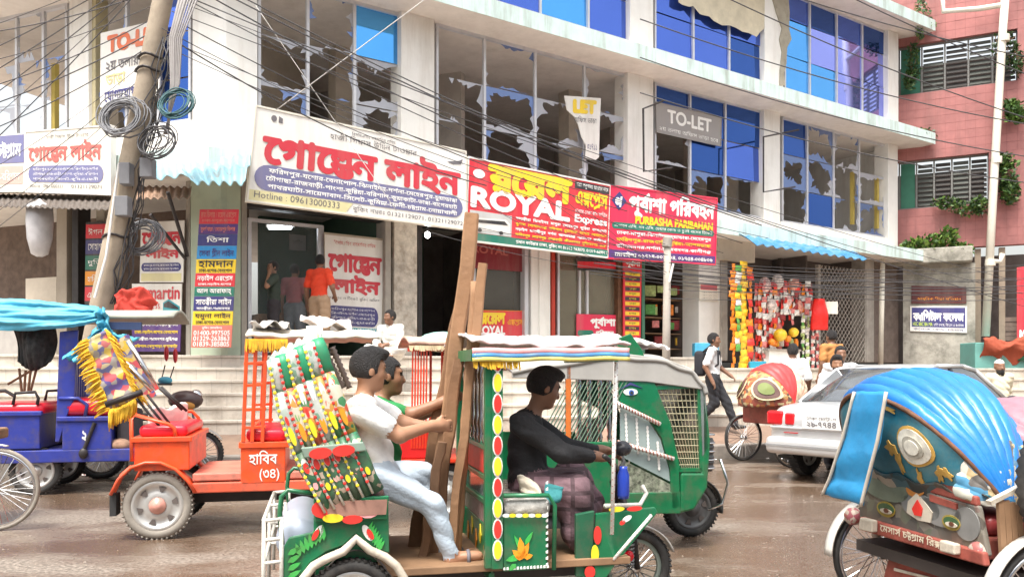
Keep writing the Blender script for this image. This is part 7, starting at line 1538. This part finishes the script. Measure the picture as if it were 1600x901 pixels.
scf = person('bearded man with dark hair in white standing in front of another man in white', stand(1.58, fwd=(1,.1,0)), (SK, wht, blackp, SHOEB), .012, .8, 'trousers', place(1307, 556, 11.6, 1.58, 255), 'full', beard=True)
person('man in white seen from behind beside the red hooded rickshaw', stand(1.6), (SK2, wht, blackp, SHOEB), .014, .8, 'trousers', place(1239, 539, 12.9, 1.58, 80), 'short')
person('old man in cream kurta and white cap standing at the right', stand(1.55, elL=(-.1,.2,1.12), elR=(-.1,-.2,1.12), wrL=(-.16,.05,.95), wrR=(-.16,-.05,.95)), (SK2, creamk, creamk, SHOEB), .013, 1.8, 'kurta', place(1561, 566, 13.9, 1.50, 265, .02), 'bald', beard=True, cap=cloth('cap_white', (.78,.77,.74)))

# --- sandals of the white shirted passenger
for lab_, an_, to_ in (('grey sandal on the near foot of the white shirted passenger', J['anR'], J['toR']), ('grey sandal on the far foot of the white shirted passenger', J['anL'], J['toL'])):
    a = GM @ Vector(an_); b = GM @ Vector(to_); d = (b-a); d.z = 0; d.normalize(); n_s = Vector((-d.y, d.x, 0)); zz = min(a.z-.075, b.z-.03)
    t = thing('sandal', lab_, 'sandal', tuple(a.lerp(b, .5)-Vector((0,0,.07))))
    pts = [a-d*.05, a-d*.03+n_s*.035, a+d*.08+n_s*.035, b+d*.0+n_s*.045, b+d*.04+n_s*.02, b+d*.045-n_s*.015, b-n_s*.042, a+d*.08-n_s*.036, a-d*.03-n_s*.035]
    MB().prism([Vector((p.x, p.y, a.z+(b.z-a.z)*max(0, min(1, (p-a).dot(d)/max((b-a).length, .01)))-.062+.03*max(0, min(1, (p-a).dot(d)/max((b-a).length, .01))))) for p in pts], (0,0,-.018)).build('sole', SHOE, t, bevel=.004)
    c = a.lerp(b, .62); MB().tube([c+n_s*.046-Vector((0,0,.03)), c+n_s*.03+Vector((0,0,.018)), c+Vector((0,0,.026)), c-n_s*.03+Vector((0,0,.018)), c-n_s*.046-Vector((0,0,.03))], .011, 6).build('strap', SHOE, t, smooth=True)
# ================================================================= snack shop goods
rs = random.Random(21)
foil = {k: M('packet_'+k, c, .3, var=.35, scale=16., bump=.4, fine=30.) for k, c in dict(orange=(.85,.24,.015), yellow=(.85,.50,.03), red=(.65,.03,.02), green=(.10,.32,.06), white=(.74,.70,.64), pink=(.72,.22,.20), lime=(.45,.55,.20), maroon=(.28,.02,.02)).items()}
def packet_mesh(w_, h_):
    mb = MB(); mb.grid(lambda a, b: Vector(((a-.5)*w_*(1-.10*math.sin(math.pi*b)), -.035*math.sin(math.pi*a)*math.sin(math.pi*b)-.004*math.sin(b*20), (b-.5)*h_)), 4, 6); mb.grid(lambda a, b: Vector(((.5-a)*w_*(1-.10*math.sin(math.pi*b)), .03*math.sin(math.pi*a)*math.sin(math.pi*b), (b-.5)*h_)), 4, 4); return mb
PK = {}
def strip_of(u, v0, v1, off, cols, label, w_=.2, h_=.17, group='hanging strips of snack packets'):
    p0 = FR.q(u, v0, off); p1 = FR.q(u, v1, off); t = thing('packet_strip', label, 'snack packets', tuple(p1), 0, group)
    n = max(2, int((p0.z-p1.z)/(h_*.92))); ang = math.atan2(FR.d.y, FR.d.x)
    MB().tube([p0+Vector((0,.01,0)), p1], .004, 4).build('string', S_INK, t)
    for k in range(n):
        c = cols[k % len(cols)] if rs.random() < .85 else rs.choice(cols); key = (c, w_, h_)
        if key not in PK:
            mb = packet_mesh(w_, h_); o = mb.build('packet', foil[c], t, smooth=True); PK[key] = o.data
        else: o = bpy.data.objects.new('packet', PK[key]); C.objects.link(o); attach(o, t)
        o.location = p0+(p1-p0)*((k+.5)/n)+Vector((rs.uniform(-.02,.02), rs.uniform(-.03,.02), 0)); o.rotation_euler = (rs.uniform(-.2,.2), rs.uniform(-.18,.18), ang+rs.uniform(-.5,.5))
    return t
cols_lab = ['strip of orange snack packets nearest the white pillar', 'strip of green and yellow snack packets second from the pillar', 'strip of bright yellow snack packets hanging longest', 'strip of orange and red snack packets at the doorway side']
for k, (u, c) in enumerate(((1146,['orange']),(1153,['green','yellow','white']),(1162,['yellow']),(1172,['orange','red']))): strip_of(u, 412+(0,3,-4,6)[k], 588+(0,-40,0,-8)[k], .75+.04*(k % 2), c, cols_lab[k], .24 if k == 2 else .2)
for k in range(16):
    u = 1183+k*5.6; v0 = 438+rs.uniform(-3,8); v1 = (572 if k < 7 else 505)+rs.uniform(-14,14)
    strip_of(u, v0, v1, .5+.06*(k % 3), [['red','pink','white'],['red','orange','white'],['white','pink'],['maroon','red','white']][k % 4], ('leftmost','second','third','fourth','fifth','sixth','seventh','eighth','ninth','tenth','eleventh','twelfth','thirteenth','fourteenth','fifteenth','rightmost')[k]+' strip of red, pink and white packets, counting from the yellow strips', .17, .15)
for k, (u, c) in enumerate(((1255,['lime','white','green']),(1262,['lime','white']),(1270,['white','pink'],),(1277,['white','pink','maroon']))): strip_of(u, 492+2*k, 592, .7, c, ('left strip of lime and white sachets right of the yellow balls','right strip of lime and white sachets right of the yellow balls','left strip of white and pink sachets beside the lattice gate','right strip of white and pink sachets beside the lattice gate')[k], .13, .10)
ball_m = M('ball_yellow', (.80,.50,.03), .35, var=.25, scale=8.)
for k, (u, v, r_) in enumerate(((1219,523,.17),(1240,519,.13),(1206,534,.09),(1231,529,.09))): 
    tag(MB().ell(FR.q(u, v, .75), (r_, r_, r_*.95), 16, 10).build('toy_ball', ball_m if k < 2 else foil['orange'], smooth=True), ('big yellow ball hanging in the snack shop','smaller yellow ball right of the big one','little orange ball left of the big yellow ball','little orange ball under the yellow balls')[k], 'ball')
cn = thing('shop_counter', 'white shop counter below the hanging balls', 'counter', FR.pt(FR.s_u(1222), ZF, .4)); mb = MB(); FR.ubox(mb, 1202, 1250, .9, FR.q(1225,548,.75).z, .2, .75); mb.build('body', S_WHITE, cn, bevel=.01); mb = MB(); FR.ubox(mb, 1200, 1252, FR.q(1225,548,.8).z, FR.q(1225,545,.8).z, .15, .8); mb.build('top', M('counter_top', (.35,.30,.26), .4), cn)
for k in range(6):
    c = FR.q(1206+k*7.5, 541, .55); tag(MB().lathe([(0,0),(.06,0),(.065,.02),(.065,.15),(.05,.17),(.05,.20),(0,.20)], c, (0,0,1), 12).build('jar', foil[('pink','yellow','white','red','lime','orange')[k]], smooth=True), ('pink','yellow','white','red','lime green','orange')[k]+' snack jar on the white shop counter', 'jar')
teal_p = M('tub_teal', (.02,.26,.38), .35)
for k, (u, v, w_) in enumerate(((1184,572,.40),(1178,590,.40),(1190,588,.35))):
    p = FR.q(u, v, 1.0); p.y -= .05; o = MB().box(p.x-w_/2, p.x+w_/2, p.y, p.y+.35, p.z-.14, p.z+.12).build('crate', teal_p, bevel=.02); tag(o, ('teal plastic crate on top below the packet strips','lower teal plastic crate left','lower teal plastic crate right')[k], 'crate')
p = FR.q(1280, 490, 1.0); o = MB().grid(lambda a, b: p+Vector(((a-.5)*.42*(.55+.45*math.sin(min(b*2.2,1.57))), -.10*math.sin(math.pi*a)+.02*math.sin(b*9), .38-.80*b)), 10, 12).build('red_bag', M('bag_red', (.72,.015,.01), .45, var=.15, bump=.3), smooth=True, solid=.06); tag(o, 'bright red cloth bag hanging above the man in brown', 'bag')
tag(MB().box(p.x+.18, p.x+.5, p.y+.05, p.y+.08, p.z+.0, p.z+.32).build('price_card', S_CREAM), 'small cream card beside the bright red bag', 'card')
for k, (u, v) in enumerate(((1195,445),(1215,440),(1240,446),(1228,470),(1205,478),(1246,480))):
    q = FR.q(u, v, .55); tag(MB().ell(q, (.16,.12,.2), 10, 8).build('plastic_bundle', M('bundle_clear_pink%d' % (k % 3), ((.66,.42,.38),(.70,.58,.52),(.60,.25,.18))[k % 3], .25, var=.6, scale=12., bump=.5), smooth=True), 'bundle of pinkish plastic packs stuffed among the hanging strips', 'packs', 'plastic packs in the snack shop')
# ----- lattice gate
lg = thing('lattice_gate', 'folding metal lattice gate right of the snack shop', 'gate', FR.pt(FR.s_u(1315), ZF, 0))
a0, a1 = FR.s_u(1278, .02), FR.s_u(1353, .02); zA, zB = 1.66, FR.q(1315, 418, .02).z; mb = MB(); n = 26; step = .17
for k in range(-30, 30):
    for sg in (1, -1):
        # clip the diagonal to the opening
        x0_ = a0+k*step; pts = []
        for t in (0, 1): pts.append((x0_+sg*0+t*(zB-zA)*.9*sg, zA+t*(zB-zA)))
        (xa, za), (xb, zb_) = pts
        def clip(x, z, x2, z2):
            if x < a0: r_ = (a0-x)/(x2-x) if x2 != x else 2; return (a0, z+(z2-z)*r_) if 0 <= r_ <= 1 else None
            if x > a1: r_ = (a1-x)/(x2-x) if x2 != x else 2; return (a1, z+(z2-z)*r_) if 0 <= r_ <= 1 else None
            return (x, z)
        A_, B_ = clip(xa, za, xb, zb_), clip(xb, zb_, xa, za)
        if A_ and B_ and abs(A_[0]-B_[0]) > .05: mb.bar(FR.pt(A_[0], A_[1], .02+.012*sg), FR.pt(B_[0], B_[1], .02+.012*sg), .022, .012)
mb.build('lattice', M('lattice_grey', (.42,.38,.33), .5, metal=.3), lg, kind='stuff')
for s_ in (a0, a1): m2 = MB(); FR.box(m2, s_-.05, s_+.05, zA, zB, -.03, .07); m2.build('post', conc, lg)
# ----- shop fittings
tube_m = M('tube_light', (.85,.93,1.), emit=9.)
t = thing('tube_light', 'lit fluorescent tube inside the ticket office', 'lamp', FR.q(437, 356, -1.2)); MB().tube([FR.q(420,356,-1.2), FR.q(455,356,-1.2)], .025, 8).build('tube', tube_m, t); MB().bar(FR.q(416,353,-1.25), FR.q(459,353,-1.25), .05).build('fitting', S_WHITE, t)
t = thing('light_bulb', 'bright bulb hanging under the big white board', 'lamp', FR.q(668, 367, .5)); MB().ell(FR.q(668,367,.5), (.055,.055,.06)).build('bulb', M('bulb_lit', (1,.97,.9), emit=12.), t, smooth=True); MB().tube([FR.q(668,362,.5), FR.q(669,350,.5)], .02, 8).build('holder', S_BLK, t)
MB().tube([FR.q(506,352,.4), FR.q(512,348,.4)], .03, 8)
def glassdoor(label, u0, u1, zt, m, off=-.05, bars=()):
    t = thing('shop_door', label, 'door', FR.pt(FR.s_u((u0+u1)/2), ZF, off)); a, b = FR.s_u(u0, off), FR.s_u(u1, off); mb = MB()
    FR.box(mb, a, a+.06, ZF, zt, off-.03, off+.03); FR.box(mb, b-.06, b, ZF, zt, off-.03, off+.03); FR.box(mb, a+.06, b-.06, zt-.06, zt, off-.03, off+.03); FR.box(mb, a+.06, b-.06, ZF, ZF+.08, off-.03, off+.03); mb.build('frame', alu, t)
    mb = MB(); FR.box(mb, a+.06, b-.06, ZF+.08, zt-.06, off-.006, off+.002); mb.build('pane', m, t)
    for u in bars: mb = MB(); s_ = FR.s_u(u, off); FR.box(mb, s_-.03, s_+.03, ZF+.08, zt-.06, off-.02, off+.05); mb.build('door_stile', alu, t)
dg = M('door_glass', (.16,.15,.13), .08, metal=.35, alpha=.55); glassdoor('glass shop front under the ROYAL board', 738, 822, FR.q(780,382,-.05).z, dg, -.16); glassdoor('glass door with aluminium stiles under the crimson board', 870, 968, FR.q(930,398,-.05).z, M('door_glass_tan', (.30,.27,.20), .08, metal=.3, alpha=.6), -.14, (904, 916))
glassdoor('open ticket office doorway frame with clear glass', 387, 505, FR.q(440,345,-.2).z, M('glass_clear', (.4,.45,.45), .05, alpha=.06), -.25, (498,))
for k in range(16):
    u = 1012+rs.uniform(0,72); v = 455+rs.choice((0,28,52,76))+rs.uniform(-3,3); p = FR.q(u, v, -.8); c = rs.choice(list(foil)); s_ = rs.uniform(.07,.14)
    tag(MB().box(p.x-s_, p.x+s_, p.y-.1, p.y+.1, p.z-s_, p.z+s_).build('shelf_box', foil[c], bevel=.01), 'small coloured box on the dim shelves behind the slim post', 'box', 'boxes on the dim shop shelves')
sh = thing('shop_shelf', 'dim shelving unit inside the shop behind the slim post', 'shelf', FR.pt(FR.s_u(1050), ZF, -1))
for v in (470, 498, 522, 545): mb = MB(); z = FR.q(1050, v, -.9).z; FR.ubox(mb, 1008, 1092, z-.02, z, -1.2, -.6); mb.build('board', wood, sh)
tb = FR.q(1103, 541, .9); tag(MB().box(tb.x-.28, tb.x+.28, tb.y-.1, tb.y+.2, tb.z-.22, tb.z+.08).build('plastic_crate', M('crate_sky', (.06,.32,.50), .4), bevel=.02), 'sky blue plastic crate beside the walking man', 'crate')
# benches / desks in the ticket office
t = thing('ticket_desk', 'dim wooden desk inside the ticket office', 'desk', FR.pt(FR.s_u(450), ZF, -2)); mb = MB(); FR.ubox(mb, 405, 470, ZF, ZF+.85, -2.4, -1.8); mb.build('body', wood, t, bevel=.02)
b, o = board('office_poster', 'dim framed notice on the green wall inside the ticket office', fq(FR, -3.15, (452,365), (478,368), (478,392), (452,390)), S_GREY, .02); line(b, o, 'নোটিশ', (.2,.3,.8,.6), S_INK, .006, 14)
# ----- things at the left
pg = M('plastic_grey_white', (.45,.44,.45), .35, var=.15, bump=.3, fine=10.); c = FL.q(62, 350, 1.2)
tag(MB().lathe([(.02,.42),(.05,.38),(.20,.30),(.21,.05),(.19,-.25),(.13,-.50),(.04,-.55)], c, (0,0,1), 16).build('wrapped_fan', pg, smooth=True), 'grey plastic wrapped bundle hanging under the rusty canopy', 'bundle')
c = P(212, 470, 10.6); o = MB().grid(lambda a, b: c+Vector(((a-.5)*.50+.04*math.sin(b*9), -.14*math.sin(math.pi*a)+.02*math.sin(a*15), .14-.34*b-.10*(2*a-1)**2+.02*math.sin(a*11+b*7))), 40, 24).crumple(.05, 7.).build('red_cloth', cloth('cloth_red', (.50,.045,.03)), smooth=True, solid=.02); tag(o, 'red cloth heaped on the roof of the blue rickshaw', 'cloth')
c = FP.q(1560, 560, 1.4); teal_box = M('cabinet_teal', (.14,.36,.32), .6, dirt=.5); kc = thing('kiosk', 'teal street kiosk with a red cloth on top at the right', 'kiosk', (c.x, c.y, .43))
MB().box(c.x-.65, c.x+1.3, c.y, c.y+.8, .43, c.z+.45).build('body', teal_box, kc, bevel=.02); MB().box(c.x-.65, c.x+1.3, c.y-.012, c.y-.002, .43, c.z-.75).build('lower_panel', M('panel_pale', (.5,.47,.42), .7, dirt=.4), kc)
mb = MB(); mb.grid(lambda a, b: Vector((c.x-.5+1.9*a, c.y-.1-.12*math.sin(b*5)+.03*math.sin(a*21), c.z+.52-.42*b-.22*math.sin(a*3.2)*b+.08*math.sin(a*13+b*5))), 52, 26); mb.crumple(.05, 4.5); tag(mb.build('red_cloth', cloth('cloth_brick', (.32,.065,.03)), smooth=True, solid=.02), 'brick red cloth draped over the teal kiosk', 'cloth')
mb = MB(); mb.grid(lambda a, b: Vector((c.x+.5+.9*a, c.y-.08-.05*math.sin(a*7), c.z+.28-.35*b+.03*math.sin(a*9))), 14, 8); tag(mb.build('green_cloth', cloth('cloth_dark_green', (.02,.10,.05)), smooth=True, solid=.02), 'dark green cloth hanging below the brick red one', 'cloth')
# ----- litter and grit along the gutter
for k in range(22):
    a = rs.uniform(-2, 14); o_ = rs.uniform(-.0, .5); q = kp(a, o_, .012); s_ = rs.uniform(.02,.06); mb = MB(); mb.grid(lambda x, y: q+Vector(((x-.5)*s_*2, (y-.5)*s_*1.4, .01+.02*math.sin(x*7+k)*math.sin(y*5))), 4, 4); tag(mb.build('litter', rs.choice((pwhite, foil['red'], foil['white'], S_CREAM, foil['lime'])), smooth=True, solid=.002), 'scrap of paper litter lying along the kerb', 'litter', 'litter along the kerb')
q = kp(.2, .25, .07); mb = MB(); mb.grid(lambda x, y: q+Vector(((x-.5)*.30, (y-.5)*.2, .12*math.sin(x*3.1)*math.sin(y*3.1)+.02*math.sin(x*17))), 10, 8); tag(mb.build('plastic_bag', pwhite, smooth=True, solid=.004), 'white plastic bag lying on the road at the left', 'bag')

gm = MB(); rg = random.Random(8)
for k in range(2600):
    if k < 900: q = kp(rg.uniform(-3, 16), abs(rg.gauss(0, .25))+.02, .004)
    else: Yg = rg.uniform(5.0, 10.5); q = Vector((rg.uniform(-.62,.62)*Yg, Yg, .002))
    r_ = rg.uniform(.003,.010) if rg.random() < .93 else rg.uniform(.010,.020); a = rg.uniform(0, 6.28)
    gm.add([q+Vector((r_*math.cos(a+t)*rg.uniform(.7,1.2), r_*math.sin(a+t)*rg.uniform(.7,1.2), 0)) for t in (0, 2.1, 4.2)]+[q+Vector((0,0,r_*.8))], [(0,1,3),(1,2,3),(2,0,3)])
tag(gm.build('grit', M('grit_stone', (.24,.20,.165), .9, var=.4)), kind='stuff')

# ================================================================= creepers and ledge plants
leafm = [M('leaf_a', (.045,.10,.02), .5, var=.4), M('leaf_b', (.09,.16,.03), .5, var=.4), M('leaf_c', (.025,.06,.015), .5, var=.4)]
def plant(label, F, spots, n, off, size, mats, name='creeper', hang=.0, seed=1, stems=8):
    rg = random.Random(seed); base = F.q(spots[0][0], spots[0][1], off); t = thing(name, label, 'plant', tuple(base)); mbs = MB()
    for _ in range(n):
        u, v, ru, rv = rg.choice(spots); r_ = math.sqrt(rg.random()); th = rg.uniform(0, 6.283); c = F.q(u+ru*r_*math.cos(th), v+rv*r_*math.sin(th), off+rg.uniform(-.02,.30)*(1-r_*.5))
        d = Vector((rg.uniform(-1,1), rg.uniform(-1,.2), rg.uniform(-.6,.9)-hang)).normalized(); s_ = size*rg.uniform(.5,1.3); x = d.orthogonal().normalized(); x.rotate(Matrix.Rotation(rg.uniform(0,6.28), 3, d)); mbs.m(rg.randrange(len(mats)))
        mbs.add([c, c+d*s_*.5+x*s_*.28, c+d*s_, c+d*s_*.5-x*s_*.28], [(0,1,2,3)])
    mbs.build('leaves', mats, t, kind='stuff')
    st_ = MB()
    for _ in range(stems):
        u, v, ru, rv = rg.choice(spots); st_.tube([F.q(u+rg.uniform(-ru,ru)*.6, v+rv*.7, off), F.q(u+rg.uniform(-ru,ru)*.8, v, off+.1), F.q(u+rg.uniform(-ru,ru), v-rv*.7, off+.12)], .010, 4)
    st_.build('stems', wood, t, kind='stuff')
plant('bright green weeds growing on the ledge above the mossy wall', FP, [(1425,384,16,8),(1450,380,22,12),(1480,374,14,18),(1500,390,18,8)], 900, .5, .16, [leafm[0], leafm[1], M('leaf_lime', (.16,.26,.04), .5, var=.3)], 'ledge_weeds', seed=1)
plant('dark creeper along the sill of the lower louvred window', FP, [(1480,318,24,10),(1510,326,26,12),(1530,322,18,14)], 700, .1, .13, leafm, seed=2)
plant('round dark bush growing right of the lower louvred window', FP, [(1572,270,17,30),(1576,300,14,22),(1565,255,12,14)], 900, .15, .15, leafm, 'wall_bush', seed=3)
plant('small fern tuft by the drain pipe on the pink wall', FP, [(1580,172,14,14),(1586,182,12,10)], 320, .2, .2, leafm[:2], 'wall_fern', seed=4)
plant('dark creeper on the left of the upper louvred window', FP, [(1426,100,10,34),(1420,125,8,16)], 420, .1, .13, [leafm[2], leafm[0]], seed=5)
plant('creeper over the right end of the upper louvred window', FP, [(1570,80,20,34),(1588,95,10,24)], 420, .1, .13, [leafm[2], leafm[0]], seed=6)
plant('mossy trailing plant hanging from the top slab end', FR, [(1440,18,14,18),(1455,40,14,10),(1437,45,5,18)], 420, .5, .12, leafm, 'hanging_plant', .6, 7)
plant('trailing plant hanging from the middle slab end', FR, [(1462,212,16,8),(1470,225,8,14),(1445,205,20,5)], 340, .5, .12, leafm, 'hanging_plant', .6, 8)
